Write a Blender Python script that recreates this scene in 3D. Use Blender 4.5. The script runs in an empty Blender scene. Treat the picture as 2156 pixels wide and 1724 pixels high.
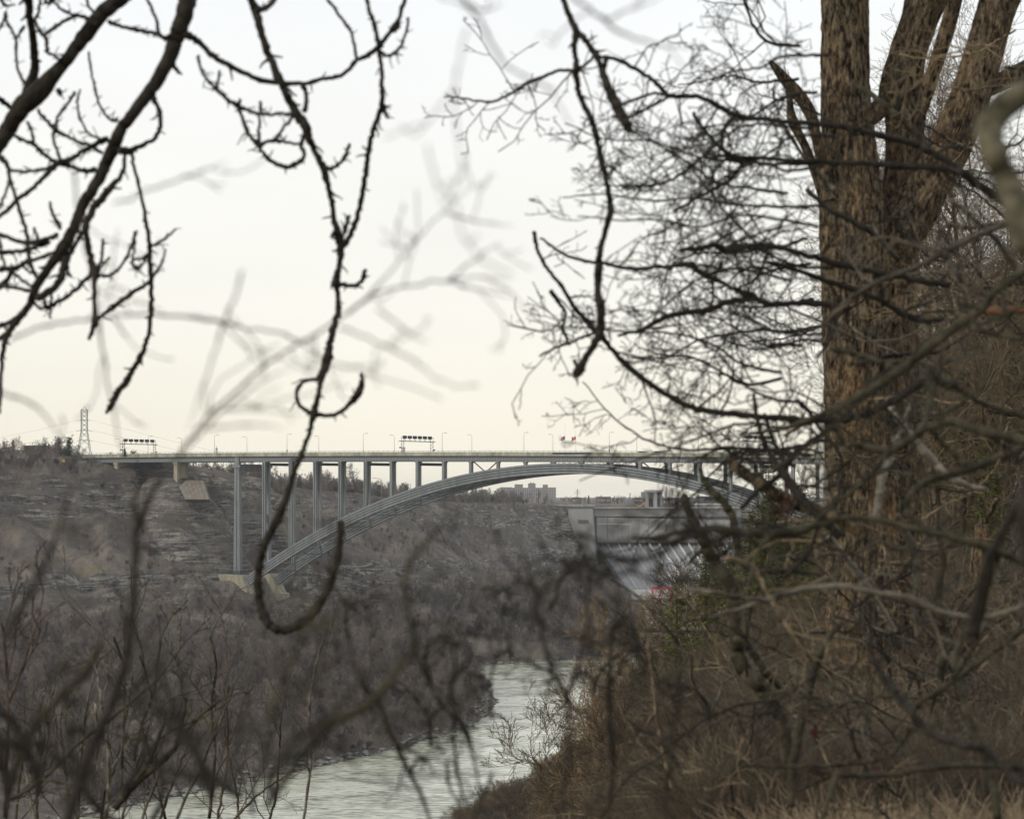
import bpy, math, random
import numpy as np
from mathutils import Vector, noise as mnoise

# ------------------------------------------------------------------ camera, world, sun, exposure
C = bpy.context.scene
col = C.collection
F = 5400.0                      # focal length in units of a 2156 px wide picture
HZ = 1045.0                     # row of the horizon in that picture
cam_d = bpy.data.cameras.new('camera')
cam = bpy.data.objects.new('camera', cam_d); col.objects.link(cam)
cam.location = (0, 0, 0); cam.rotation_euler = (math.radians(90), 0, 0)
cam_d.sensor_width = 36.0; cam_d.lens = F / 2156 * 36.0
cam_d.shift_y = (HZ - 862.0) / 2156.0
cam_d.clip_start = 0.05; cam_d.clip_end = 30000
cam_d.dof.use_dof = True; cam_d.dof.focus_distance = 420.0; cam_d.dof.aperture_fstop = 6.4
cam_d.dof.aperture_blades = 0
C.camera = cam

SUN_EL, SUN_AZ = 33.0, 243.0     # azimuth clockwise from +Y: behind the camera, to the left
w = bpy.data.worlds.new('World'); C.world = w; w.use_nodes = True
nt = w.node_tree; nt.nodes.clear()
N = nt.nodes.new; L = nt.links.new
out = N('ShaderNodeOutputWorld'); mixs = N('ShaderNodeMixShader')
sky = N('ShaderNodeTexSky'); sky.sky_type = 'NISHITA'; sky.sun_disc = False
sky.sun_elevation = math.radians(SUN_EL); sky.sun_rotation = math.radians(SUN_AZ)
bg1 = N('ShaderNodeBackground'); bg1.inputs[1].default_value = 0.10; L(sky.outputs[0], bg1.inputs[0])
tc = N('ShaderNodeTexCoord'); sep = N('ShaderNodeSeparateXYZ'); L(tc.outputs['Generated'], sep.inputs[0])
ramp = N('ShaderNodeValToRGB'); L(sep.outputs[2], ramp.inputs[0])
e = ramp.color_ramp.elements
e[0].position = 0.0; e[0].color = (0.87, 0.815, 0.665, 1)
e[1].position = 1.0; e[1].color = (0.58, 0.63, 0.70, 1)  # overhead sky, out of view, darkened to dim the ambient light
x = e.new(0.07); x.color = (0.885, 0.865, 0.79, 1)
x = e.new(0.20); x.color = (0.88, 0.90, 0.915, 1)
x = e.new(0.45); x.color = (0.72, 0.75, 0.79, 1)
nz = N('ShaderNodeTexNoise'); nz.inputs['Scale'].default_value = 5.0; nz.inputs['Detail'].default_value = 3.0
mp = N('ShaderNodeMapping'); mp.inputs['Scale'].default_value = (1, 1, 2.6)
L(tc.outputs['Generated'], mp.inputs[0]); L(mp.outputs[0], nz.inputs['Vector'])
mr = N('ShaderNodeMapRange'); mr.inputs[1].default_value = 0.35; mr.inputs[2].default_value = 0.65
mr.inputs[3].default_value = 0.985; mr.inputs[4].default_value = 1.035; L(nz.outputs[0], mr.inputs[0])
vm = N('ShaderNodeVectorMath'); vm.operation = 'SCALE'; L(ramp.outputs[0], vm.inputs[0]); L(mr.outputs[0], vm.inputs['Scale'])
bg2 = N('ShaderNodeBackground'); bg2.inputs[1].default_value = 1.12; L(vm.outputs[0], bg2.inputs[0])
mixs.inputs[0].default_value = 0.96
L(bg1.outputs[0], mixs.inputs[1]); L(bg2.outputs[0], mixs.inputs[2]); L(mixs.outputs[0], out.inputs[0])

sd = bpy.data.lights.new('sun', 'SUN'); sd.energy = 1.5; sd.angle = math.radians(12); sd.color = (1.0, 0.94, 0.84)
sun = bpy.data.objects.new('sun', sd); col.objects.link(sun)
a_, e_ = math.radians(SUN_AZ), math.radians(SUN_EL)
sdir = Vector((math.sin(a_) * math.cos(e_), math.cos(a_) * math.cos(e_), math.sin(e_)))
sun.rotation_euler = sdir.to_track_quat('Z', 'Y').to_euler()
C.view_settings.view_transform = 'Standard'; C.view_settings.look = 'None'
C.view_settings.gamma = 1.0; C.view_settings.use_curve_mapping = False; C.view_settings.exposure = 0.0
C.cycles.use_denoising = True
C.cycles.max_bounces = 6; C.cycles.diffuse_bounces = 3; C.cycles.glossy_bounces = 2
C.cycles.volume_bounces = 1; C.cycles.transparent_max_bounces = 8
C.cycles.sample_clamp_indirect = 4.0

rng = np.random.default_rng(7)
random.seed(7)

# ------------------------------------------------------------------ helpers
def P(u, v, Y):
    return (( u - 1078.0) / F * Y, Y, (HZ - v) / F * Y)

def tag(o, label=None, cat=None, group=None, kind=None):
    if label: o['label'] = label
    if cat: o['category'] = cat
    if group: o['group'] = group
    if kind: o['kind'] = kind
    return o

def empty(name, loc=(0, 0, 0), rz=0.0):
    o = bpy.data.objects.new(name, None); col.objects.link(o)
    o.location = loc; o.rotation_euler = (0, 0, rz); o.empty_display_size = 0.3
    return o

def link(name, me, parent=None, loc=None):
    o = bpy.data.objects.new(name, me); col.objects.link(o)
    if parent: o.parent = parent
    if loc is not None: o.location = loc
    return o

class MB:
    def __init__(s): s.v = []; s.q = []; s.t = []; s.n = 0; s.poly = []
    def addv(s, a):
        a = np.asarray(a, dtype=np.float32).reshape(-1, 3); b = s.n; s.v.append(a); s.n += len(a); return b
    def box(s, c, h, ax=None):
        c = np.array(c, float); h = np.array(h, float)
        A = np.eye(3) if ax is None else np.array(ax, float)
        pts = [c + A.T @ (np.array(k) * h) for k in ((-1,-1,-1),(1,-1,-1),(1,1,-1),(-1,1,-1),(-1,-1,1),(1,-1,1),(1,1,1),(-1,1,1))]
        b = s.addv(pts)
        s.q.append(np.array([[0,3,2,1],[4,5,6,7],[0,1,5,4],[1,2,6,5],[2,3,7,6],[3,0,4,7]]) + b); return s
    def beam(s, a, b, wd, ht=None):
        a = np.array(a, float); b = np.array(b, float); ht = ht or wd
        d = b - a; ln = np.linalg.norm(d); d = d / ln
        up = np.array([0, 0, 1.0]) if abs(d[2]) < 0.95 else np.array([1.0, 0, 0])
        x = np.cross(up, d); x /= np.linalg.norm(x); y = np.cross(d, x)
        return s.box((a + b) / 2, (ln / 2, wd / 2, ht / 2), (d, x, y))
    def hexa(s, p):   # 8 points, bottom ring then top ring
        b = s.addv(p)
        s.q.append(np.array([[0,3,2,1],[4,5,6,7],[0,1,5,4],[1,2,6,5],[2,3,7,6],[3,0,4,7]]) + b); return s
    def prism(s, pts, off):  # planar polygon extruded by a vector
        pts = np.array(pts, float); k = len(pts); b = s.addv(pts); s.addv(pts + np.array(off))
        s.poly.append([b + i for i in range(k)][::-1]); s.poly.append([b + k + i for i in range(k)])
        for i in range(k):
            j = (i + 1) % k
            s.poly.append([b + i, b + j, b + k + j, b + k + i])
        return s
    def tubes(s, Pp, R, n=3, cap=False):
        """Pp (N,k,3), R (N,k)"""
        Pp = np.asarray(Pp, float); R = np.asarray(R, float)
        if Pp.ndim == 2: Pp = Pp[None]; R = R[None]
        Nn, k, _ = Pp.shape
        T = np.gradient(Pp, axis=1); T /= np.linalg.norm(T, axis=2, keepdims=True) + 1e-9
        m = T.mean(axis=1); ref = np.zeros((Nn, 3)); am = np.abs(m).argmin(axis=1); ref[np.arange(Nn), am] = 1
        ref = ref[:, None, :]
        X = np.cross(T, ref); X /= np.linalg.norm(X, axis=2, keepdims=True) + 1e-9
        Yv = np.cross(T, X)
        an = np.arange(n) * 2 * math.pi / n
        V = Pp[:, :, None, :] + R[:, :, None, None] * (X[:, :, None, :] * np.cos(an)[None, None, :, None] + Yv[:, :, None, :] * np.sin(an)[None, None, :, None])
        b = s.addv(V.reshape(-1, 3))
        idx = np.arange(Nn * k * n).reshape(Nn, k, n) + b
        a0 = idx[:, :-1, :]; a1 = np.roll(idx, -1, axis=2)[:, :-1, :]
        b0 = idx[:, 1:, :]; b1 = np.roll(idx, -1, axis=2)[:, 1:, :]
        s.q.append(np.stack([a0, b0, b1, a1], axis=-1).reshape(-1, 4))
        if cap:
            for i in range(Nn):
                s.poly.append(list(idx[i, 0, :])); s.poly.append(list(idx[i, -1, ::-1]))
        return s
    def tris(s, V, T):
        b = s.addv(V); s.t.append(np.asarray(T) + b); return s
    def mesh(s, name, mat=None, smooth=False):
        me = bpy.data.meshes.new(name)
        v = np.concatenate(s.v) if s.v else np.zeros((0, 3), np.float32)
        q = np.concatenate(s.q) if s.q else np.zeros((0, 4), int)
        t = np.concatenate(s.t) if s.t else np.zeros((0, 3), int)
        pl = [len(p) for p in s.poly]; pi = [i for p in s.poly for i in p]
        loops = np.concatenate([q.ravel(), t.ravel(), np.array(pi, int)]).astype(np.int32)
        sizes = np.concatenate([np.full(len(q), 4), np.full(len(t), 3), np.array(pl, int)]).astype(np.int32)
        starts = np.concatenate([[0], np.cumsum(sizes)[:-1]]).astype(np.int32)
        me.vertices.add(len(v)); me.vertices.foreach_set('co', v.astype(np.float32).ravel())
        me.loops.add(len(loops)); me.loops.foreach_set('vertex_index', loops)
        me.polygons.add(len(sizes)); me.polygons.foreach_set('loop_start', starts)
        me.polygons.foreach_set('loop_total', sizes)
        me.update(calc_edges=True)
        me.polygons.foreach_set('use_smooth', np.full(len(sizes), bool(smooth)))
        if mat: me.materials.append(mat)
        return me
    def build(s, name, mat=None, parent=None, smooth=False, loc=None):
        return link(name, s.mesh(name, mat, smooth), parent, loc)

# value noise in numpy
_perm = np.random.default_rng(3).random((256, 256))
def vn(x, y):
    xi = np.floor(x).astype(int); yi = np.floor(y).astype(int); fx = x - xi; fy = y - yi
    fx = fx * fx * (3 - 2 * fx); fy = fy * fy * (3 - 2 * fy)
    g = lambda a, b: _perm[a & 255, b & 255]
    return (g(xi, yi) * (1 - fx) + g(xi + 1, yi) * fx) * (1 - fy) + (g(xi, yi + 1) * (1 - fx) + g(xi + 1, yi + 1) * fx) * fy
def fbm(x, y, o=4):
    r = 0; a = 0.5
    for i in range(o):
        r = r + a * (vn(x * 2 ** i + 17.3 * i, y * 2 ** i + 5.1 * i) - 0.5); a *= 0.5
    return r * 2

# ------------------------------------------------------------------ materials
def mat(name, rgb, rough=0.85, spec=0.2, var=0.25, scale=3.0, bump=0.0, bscale=20.0, metal=0.0, objvar=0.0, stretch=(1,1,1), rgb2=None, coords='Object', detail=6):
    m = bpy.data.materials.new(name); m.use_nodes = True; t = m.node_tree; b = t.nodes['Principled BSDF']
    b.inputs['Roughness'].default_value = rough; b.inputs['Specular IOR Level'].default_value = spec
    b.inputs['Metallic'].default_value = metal
    tcx = t.nodes.new('ShaderNodeTexCoord'); mpx = t.nodes.new('ShaderNodeMapping'); mpx.inputs['Scale'].default_value = stretch
    t.links.new(tcx.outputs[coords], mpx.inputs[0])
    n = t.nodes.new('ShaderNodeTexNoise'); n.inputs['Scale'].default_value = scale; n.inputs['Detail'].default_value = detail
    n.inputs['Roughness'].default_value = 0.65
    t.links.new(mpx.outputs[0], n.inputs['Vector'])
    r = t.nodes.new('ShaderNodeValToRGB'); t.links.new(n.outputs[0], r.inputs[0])
    lo = tuple(c * (1 - var) for c in rgb) + (1,); hi = tuple(min(1, c * (1 + var)) for c in (rgb2 or rgb)) + (1,)
    r.color_ramp.elements[0].position = 0.33; r.color_ramp.elements[0].color = lo
    r.color_ramp.elements[1].position = 0.67; r.color_ramp.elements[1].color = hi
    src = r.outputs[0]
    if objvar:
        oi = t.nodes.new('ShaderNodeObjectInfo'); mm = t.nodes.new('ShaderNodeMapRange')
        mm.inputs[3].default_value = 1 - objvar; mm.inputs[4].default_value = 1 + objvar
        t.links.new(oi.outputs['Random'], mm.inputs[0])
        sc = t.nodes.new('ShaderNodeVectorMath'); sc.operation = 'SCALE'
        t.links.new(src, sc.inputs[0]); t.links.new(mm.outputs[0], sc.inputs['Scale']); src = sc.outputs[0]
    t.links.new(src, b.inputs['Base Color'])
    if bump:
        n2 = t.nodes.new('ShaderNodeTexNoise'); n2.inputs['Scale'].default_value = bscale; n2.inputs['Detail'].default_value = 5
        t.links.new(mpx.outputs[0], n2.inputs['Vector'])
        bp = t.nodes.new('ShaderNodeBump'); bp.inputs['Strength'].default_value = bump; bp.inputs['Distance'].default_value = 0.02
        t.links.new(n2.outputs[0], bp.inputs['Height']); t.links.new(bp.outputs[0], b.inputs['Normal'])
    return m

M = {}
M['dark_bark'] = mat('dark_bark', (0.028, 0.023, 0.017), var=0.55, scale=25, bump=0.5, bscale=60)
M['olive_bark'] = mat('olive_bark', (0.036, 0.031, 0.020), rgb2=(0.050, 0.043, 0.026), var=0.65, scale=14, bump=0.5, bscale=60)
M['grey_bark'] = mat('grey_bark', (0.060, 0.051, 0.038), rgb2=(0.10, 0.086, 0.063), var=0.5, scale=9, bump=0.5, bscale=60, objvar=0.35)
M['red_bark'] = mat('red_bark', (0.080, 0.056, 0.040), var=0.4, scale=14, objvar=0.3)
M['tan_twig'] = mat('tan_twig', (0.17, 0.125, 0.075), var=0.4, scale=6, objvar=0.35)
M['limb_bark'] = mat('limb_bark', (0.060, 0.054, 0.034), rgb2=(0.13, 0.115, 0.072), var=0.6, scale=30, bump=0.6, bscale=50)
M['pale_bark'] = mat('pale_bark', (0.20, 0.175, 0.135), var=0.3, scale=12, objvar=0.2)
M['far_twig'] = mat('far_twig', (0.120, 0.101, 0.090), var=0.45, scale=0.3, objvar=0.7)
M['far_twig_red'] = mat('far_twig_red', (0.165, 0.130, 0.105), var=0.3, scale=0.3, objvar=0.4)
M['mid_twig'] = mat('mid_twig', (0.105, 0.078, 0.048), var=0.4, scale=1.0, objvar=0.45)
M['conifer'] = mat('conifer', (0.020, 0.035, 0.024), var=0.5, scale=1.5, objvar=0.2)
M['cedar'] = mat('cedar', (0.055, 0.072, 0.014), var=0.6, scale=1.0, rgb2=(0.085, 0.095, 0.020), objvar=0.2)
M['steel'] = mat('steel', (0.195, 0.207, 0.205), rough=0.6, spec=0.35, var=0.24, scale=0.35, stretch=(1, 1, 0.3), detail=9)
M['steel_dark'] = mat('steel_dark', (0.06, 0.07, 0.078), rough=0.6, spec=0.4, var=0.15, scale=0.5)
M['seam'] = mat('seam', (0.03, 0.033, 0.037), rough=0.6, var=0.1)
M['galv'] = mat('galv', (0.22, 0.23, 0.23), rough=0.5, spec=0.5, var=0.15)
M['sign_back'] = mat('sign_back', (0.045, 0.05, 0.055), rough=0.6, var=0.2)
M['parapet'] = mat('parapet', (0.30, 0.285, 0.22), var=0.35, scale=0.35, rgb2=(0.36, 0.345, 0.265), stretch=(1, 1, 0.25), detail=9)
M['concrete'] = mat('concrete', (0.34, 0.305, 0.22), var=0.3, scale=0.5, stretch=(1, 1, 0.3), detail=8)
M['concrete_brown'] = mat('concrete_brown', (0.20, 0.175, 0.14), var=0.25, scale=0.6, stretch=(1, 1, 0.2), detail=8)
M['dam_concrete'] = mat('dam_concrete', (0.33, 0.31, 0.29), var=0.14, scale=0.08, stretch=(1, 1, 0.25), detail=8)
M['dam_grey'] = mat('dam_grey', (0.21, 0.215, 0.22), var=0.12, scale=0.08, stretch=(1, 1, 0.3), detail=8)
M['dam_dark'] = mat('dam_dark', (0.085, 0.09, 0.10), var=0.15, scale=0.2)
M['asphalt'] = mat('asphalt', (0.06, 0.06, 0.06), var=0.15)
M['red_paint'] = mat('red_paint', (0.50, 0.035, 0.07), rough=0.5, var=0.15)
M['brick'] = mat('brick', (0.19, 0.162, 0.14), var=0.15, scale=0.1)
M['brick_dark'] = mat('brick_dark', (0.12, 0.085, 0.07), var=0.2, scale=0.1)
M['white'] = mat('white', (0.62, 0.61, 0.58), var=0.08)
M['window'] = mat('window', (0.48, 0.48, 0.47), rough=0.2, spec=0.6, var=0.2, scale=0.3)
M['roof'] = mat('roof', (0.07, 0.065, 0.065), var=0.2)
M['blue'] = mat('blue', (0.16, 0.30, 0.60), var=0.1)
M['orange'] = mat('orange', (0.65, 0.30, 0.05), var=0.1)
M['car_dark'] = mat('car_dark', (0.09, 0.09, 0.10), rough=0.3, spec=0.6, var=0.1)
M['car_grey'] = mat('car_grey', (0.30, 0.30, 0.30), rough=0.3, spec=0.6, var=0.1)
M['tyre'] = mat('tyre', (0.02, 0.02, 0.02))
M['glass'] = mat('glass', (0.05, 0.06, 0.07), rough=0.1, spec=0.8, var=0.1)
M['flag_red'] = mat('flag_red', (0.62, 0.02, 0.03), var=0.1)
M['flag_white'] = mat('flag_white', (0.75, 0.74, 0.72), var=0.05)
M['flag_blue'] = mat('flag_blue', (0.02, 0.03, 0.16), var=0.1)
M['yellow'] = mat('yellow', (0.55, 0.38, 0.03), var=0.1)
M['dry_grass'] = mat('dry_grass', (0.29, 0.22, 0.14), var=0.4, scale=2.0, objvar=0.3)
M['red_berry'] = mat('red_berry', (0.045, 0.012, 0.010), var=0.3, scale=5)
M['leaf_brown'] = mat('leaf_brown', (0.13, 0.065, 0.03), var=0.4, scale=5)

# bark of the big tree
def big_bark():
    m = bpy.data.materials.new('big_bark'); m.use_nodes = True; t = m.node_tree; b = t.nodes['Principled BSDF']
    b.inputs['Roughness'].default_value = 0.9; b.inputs['Specular IOR Level'].default_value = 0.15
    tcx = t.nodes.new('ShaderNodeTexCoord'); mpx = t.nodes.new('ShaderNodeMapping'); mpx.inputs['Scale'].default_value = (1, 1, 0.36)
    t.links.new(tcx.outputs['Object'], mpx.inputs[0])
    n1 = t.nodes.new('ShaderNodeTexNoise'); n1.inputs['Scale'].default_value = 26; n1.inputs['Detail'].default_value = 8; n1.inputs['Roughness'].default_value = 0.7
    t.links.new(mpx.outputs[0], n1.inputs['Vector'])
    r1 = t.nodes.new('ShaderNodeValToRGB'); t.links.new(n1.outputs[0], r1.inputs[0])
    r1.color_ramp.elements[0].position = 0.41; r1.color_ramp.elements[0].color = (0.010, 0.008, 0.006, 1)
    r1.color_ramp.elements[1].position = 0.66; r1.color_ramp.elements[1].color = (0.225, 0.168, 0.104, 1)
    n2 = t.nodes.new('ShaderNodeTexNoise'); n2.inputs['Scale'].default_value = 3.2; n2.inputs['Detail'].default_value = 4
    t.links.new(mpx.outputs[0], n2.inputs['Vector'])
    sp = t.nodes.new('ShaderNodeSeparateXYZ'); t.links.new(tcx.outputs['Object'], sp.inputs[0])
    mrx = t.nodes.new('ShaderNodeMapRange'); mrx.inputs[1].default_value = 2.2; mrx.inputs[2].default_value = 0.0
    mrx.inputs[3].default_value = 0.25; mrx.inputs[4].default_value = 0.8; t.links.new(sp.outputs[2], mrx.inputs[0])
    r2 = t.nodes.new('ShaderNodeValToRGB'); t.links.new(n2.outputs[0], r2.inputs[0])
    r2.color_ramp.elements[0].position = 0.45; r2.color_ramp.elements[1].position = 0.62
    mu = t.nodes.new('ShaderNodeMath'); mu.operation = 'MULTIPLY'; t.links.new(r2.outputs[0], mu.inputs[0]); t.links.new(mrx.outputs[0], mu.inputs[1])
    r3 = t.nodes.new('ShaderNodeValToRGB'); t.links.new(n1.outputs[0], r3.inputs[0])
    r3.color_ramp.elements[0].position = 0.36; r3.color_ramp.elements[0].color = (0.05, 0.028, 0.012, 1)
    r3.color_ramp.elements[1].position = 0.62; r3.color_ramp.elements[1].color = (0.30, 0.19, 0.095, 1)
    mx = t.nodes.new('ShaderNodeMixRGB'); t.links.new(mu.outputs[0], mx.inputs[0]); t.links.new(r1.outputs[0], mx.inputs[1]); t.links.new(r3.outputs[0], mx.inputs[2])
    t.links.new(mx.outputs[0], b.inputs['Base Color'])
    bp = t.nodes.new('ShaderNodeBump'); bp.inputs['Strength'].default_value = 0.9; bp.inputs['Distance'].default_value = 0.03
    t.links.new(n1.outputs[0], bp.inputs['Height']); t.links.new(bp.outputs[0], b.inputs['Normal'])
    return m
M['big_bark'] = big_bark()

def water_mat():
    m = bpy.data.materials.new('water'); m.use_nodes = True; t = m.node_tree; b = t.nodes['Principled BSDF']
    b.inputs['Roughness'].default_value = 0.12; b.inputs['IOR'].default_value = 1.33
    g = t.nodes.new('ShaderNodeTexCoord')
    n0 = t.nodes.new('ShaderNodeTexNoise'); n0.inputs['Scale'].default_value = 0.035; n0.inputs['Detail'].default_value = 4
    n0.inputs['Distortion'].default_value = 1.0
    t.links.new(g.outputs['Object'], n0.inputs['Vector'])
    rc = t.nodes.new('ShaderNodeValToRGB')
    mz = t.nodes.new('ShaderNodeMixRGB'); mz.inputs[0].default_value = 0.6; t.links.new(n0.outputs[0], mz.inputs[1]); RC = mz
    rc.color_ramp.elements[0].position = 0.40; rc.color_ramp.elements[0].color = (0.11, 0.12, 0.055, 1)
    rc.color_ramp.elements[1].position = 0.55; rc.color_ramp.elements[1].color = (0.74, 0.74, 0.58, 1)  # pale stop puts bright sky reflection into the water's colour
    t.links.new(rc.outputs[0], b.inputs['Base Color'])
    def wn(scale, det, sx=1.0):
        mpx = t.nodes.new('ShaderNodeMapping'); mpx.inputs['Scale'].default_value = (sx, 1, 1)
        mpx.inputs['Rotation'].default_value = (0, 0, math.radians(-15))
        t.links.new(g.outputs['Object'], mpx.inputs[0])
        n = t.nodes.new('ShaderNodeTexNoise'); n.inputs['Scale'].default_value = scale; n.inputs['Detail'].default_value = det
        n.inputs['Distortion'].default_value = 0.6
        t.links.new(mpx.outputs[0], n.inputs['Vector']); return n
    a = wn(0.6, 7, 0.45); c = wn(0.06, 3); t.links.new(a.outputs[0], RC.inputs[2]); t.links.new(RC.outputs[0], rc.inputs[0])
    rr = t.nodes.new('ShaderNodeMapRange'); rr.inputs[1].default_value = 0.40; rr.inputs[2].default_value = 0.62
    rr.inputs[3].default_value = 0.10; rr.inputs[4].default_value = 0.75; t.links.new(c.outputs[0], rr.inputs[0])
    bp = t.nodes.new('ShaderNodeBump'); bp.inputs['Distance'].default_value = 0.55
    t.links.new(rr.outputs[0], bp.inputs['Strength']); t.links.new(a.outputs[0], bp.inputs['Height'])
    t.links.new(bp.outputs[0], b.inputs['Normal'])
    return m
M['water'] = water_mat()

def ground_mat():
    m = bpy.data.materials.new('ground'); m.use_nodes = True; t = m.node_tree; b = t.nodes['Principled BSDF']
    b.inputs['Roughness'].default_value = 0.95; b.inputs['Specular IOR Level'].default_value = 0.1
    g = t.nodes.new('ShaderNodeTexCoord'); ge = t.nodes.new('ShaderNodeNewGeometry')
    def noi(scale, det=6, st=(1, 1, 1), dist=0.0):
        mpx = t.nodes.new('ShaderNodeMapping'); mpx.inputs['Scale'].default_value = st
        t.links.new(g.outputs['Object'], mpx.inputs[0])
        n = t.nodes.new('ShaderNodeTexNoise'); n.inputs['Scale'].default_value = scale; n.inputs['Detail'].default_value = det
        n.inputs['Roughness'].default_value = 0.7; n.inputs['Distortion'].default_value = dist
        t.links.new(mpx.outputs[0], n.inputs['Vector']); return n
    def rmp(src, stops):
        r = t.nodes.new('ShaderNodeValToRGB'); t.links.new(src, r.inputs[0]); el = r.color_ramp.elements
        el[0].position, el[0].color = stops[0][0], stops[0][1] + (1,); el[1].position, el[1].color = stops[-1][0], stops[-1][1] + (1,)
        for p, c in stops[1:-1]:
            q = el.new(p); q.color = c + (1,)
        return r
    def mixc(f, a, c):
        x = t.nodes.new('ShaderNodeMixRGB'); t.links.new(a, x.inputs[1]); t.links.new(c, x.inputs[2])
        if isinstance(f, float): x.inputs[0].default_value = f
        else: t.links.new(f, x.inputs[0])
        return x.outputs[0]
    n1 = noi(0.05, 8, (1.0, 0.45, 1.0), 1.2); n2 = noi(0.9, 8); n3 = noi(0.025, 3)
    scrub = rmp(n1.outputs[0], [(0.38, (0.050, 0.044, 0.043)), (0.5, (0.125, 0.100, 0.080)), (0.60, (0.24, 0.195, 0.15))])
    fine = rmp(n2.outputs[0], [(0.35, (0.045, 0.040, 0.038)), (0.65, (0.15, 0.128, 0.105))])
    c1 = mixc(0.5, scrub.outputs[0], fine.outputs[0])
    grass = rmp(n3.outputs[0], [(0.60, (0, 0, 0)), (0.70, (1, 1, 1))])
    gc = rmp(n2.outputs[0], [(0.3, (0.13, 0.115, 0.055)), (0.7, (0.20, 0.165, 0.09))])
    gf = t.nodes.new('ShaderNodeMath'); gf.operation = 'MULTIPLY'; gf.inputs[1].default_value = 0.55; t.links.new(grass.outputs[0], gf.inputs[0])
    c1 = mixc(gf.outputs[0], c1, gc.outputs[0])
    # rock on steep faces: flat beds, upright cracks
    bed = noi(0.55, 9, (0.10, 0.10, 1.0), 1.2); crk = noi(0.22, 8, (1.0, 1.0, 0.55), 2.5)
    rk1 = rmp(bed.outputs[0], [(0.445, (0.016, 0.017, 0.021)), (0.5, (0.15, 0.14, 0.125)), (0.58, (0.36, 0.33, 0.27))])
    rk2 = rmp(crk.outputs[0], [(0.40, (0.025, 0.027, 0.032)), (0.5, (0.13, 0.12, 0.11)), (0.62, (0.38, 0.33, 0.25))])
    rock = mixc(0.28, rk1.outputs[0], rk2.outputs[0])
    sp = t.nodes.new('ShaderNodeSeparateXYZ'); t.links.new(ge.outputs['Normal'], sp.inputs[0])
    ad = t.nodes.new('ShaderNodeMath'); ad.operation = 'ADD'; t.links.new(sp.outputs[2], ad.inputs[0])
    sb = t.nodes.new('ShaderNodeMath'); sb.operation = 'MULTIPLY_ADD'; sb.inputs[1].default_value = 0.5; sb.inputs[2].default_value = -0.25
    t.links.new(n2.outputs[0], sb.inputs[0]); t.links.new(sb.outputs[0], ad.inputs[1])
    sl = t.nodes.new('ShaderNodeMapRange'); sl.inputs[1].default_value = 0.62; sl.inputs[2].default_value = 0.46
    sl.inputs[3].default_value = 0.0; sl.inputs[4].default_value = 1.0; t.links.new(ad.outputs[0], sl.inputs[0])
    c2 = mixc(sl.outputs[0], c1, rock)
    # near litter of dead leaves and grass (y < 60 m)
    so = t.nodes.new('ShaderNodeSeparateXYZ'); t.links.new(g.outputs['Object'], so.inputs[0])
    nr = t.nodes.new('ShaderNodeMapRange'); nr.inputs[1].default_value = 320; nr.inputs[2].default_value = 120
    t.links.new(so.outputs[1], nr.inputs[0])
    n5 = noi(7.0, 8); lit = rmp(n5.outputs[0], [(0.35, (0.012, 0.009, 0.006)), (0.5, (0.045, 0.033, 0.020)), (0.68, (0.15, 0.11, 0.07))])
    c3 = mixc(nr.outputs[0], c2, lit.outputs[0])
    t.links.new(c3, b.inputs['Base Color'])
    bp = t.nodes.new('ShaderNodeBump'); bp.inputs['Strength'].default_value = 0.7; bp.inputs['Distance'].default_value = 0.6
    t.links.new(n2.outputs[0], bp.inputs['Height']); t.links.new(bp.outputs[0], b.inputs['Normal'])
    return m
M['ground'] = ground_mat()

# ------------------------------------------------------------------ terrain
WZ = -70.0
SHORE_L = np.array([(-420, 380), (-160, 470), (-105, 529), (-85.5, 586), (-55, 652), (-30, 720), (-14, 779), (-8, 830), (-6, 880), (-14, 980), (-14, 1065), (10, 1092), (33, 1102), (60, 1160), (72, 1326), (76, 1568), (80, 1900), (80, 2600)], float)
WALL_L = np.array([(-700, 800), (-330, 980), (-216, 1080), (-170, 1128), (-146, 1124), (-128, 1150), (-117, 1220), (-94, 1350), (-63, 1550), (-20, 1700), (24, 1870), (70, 1950), (80, 2600)], float)
SHORE_R = np.array([(-200, -200), (-130, 0), (-50, 250), (-14, 460), (4, 560), (26, 650), (50, 780), (62, 870), (85, 1000), (120, 1100), (150, 1250), (165, 1500), (200, 1900), (210, 2600)], float)
WALL_R = np.array([(-40, -200), (-4, -30), (-1.0, 0), (1.2, 15), (3.0, 30), (10.0, 60), (44, 250), (92, 560), (120, 780), (140, 930), (175, 1250), (190, 1500), (225, 1900), (235, 2600)], float)
def sdist(X, Y, poly):
    """signed distance to a polyline running away from the viewer; positive on its right"""
    best = np.full(X.shape, 1e18); sg = np.ones(X.shape)
    seg = poly[1:] - poly[:-1]; un_ = seg / np.linalg.norm(seg, axis=1)[:, None]
    for i_, ((ax, ay), (bx, by)) in enumerate(zip(poly[:-1], poly[1:])):
        dx, dy = bx - ax, by - ay; t = np.clip(((X - ax) * dx + (Y - ay) * dy) / (dx * dx + dy * dy), 0, 1)
        d = (X - ax - t * dx) ** 2 + (Y - ay - t * dy) ** 2
        cr = dy * (X - ax) - dx * (Y - ay)
        if i_ > 0:
            m0 = un_[i_ - 1] + un_[i_]; cr = np.where(t <= 0, m0[1] * (X - ax) - m0[0] * (Y - ay), cr)
        if i_ < len(seg) - 1:
            m1 = un_[i_ + 1] + un_[i_]; cr = np.where(t >= 1, m1[1] * (X - bx) - m1[0] * (Y - by), cr)
        m_ = d < best - 1e-9; best = np.where(m_, d, best); sg = np.where(m_, np.sign(cr), sg)
    return np.sqrt(best) * np.where(sg == 0, 1, sg)
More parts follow.
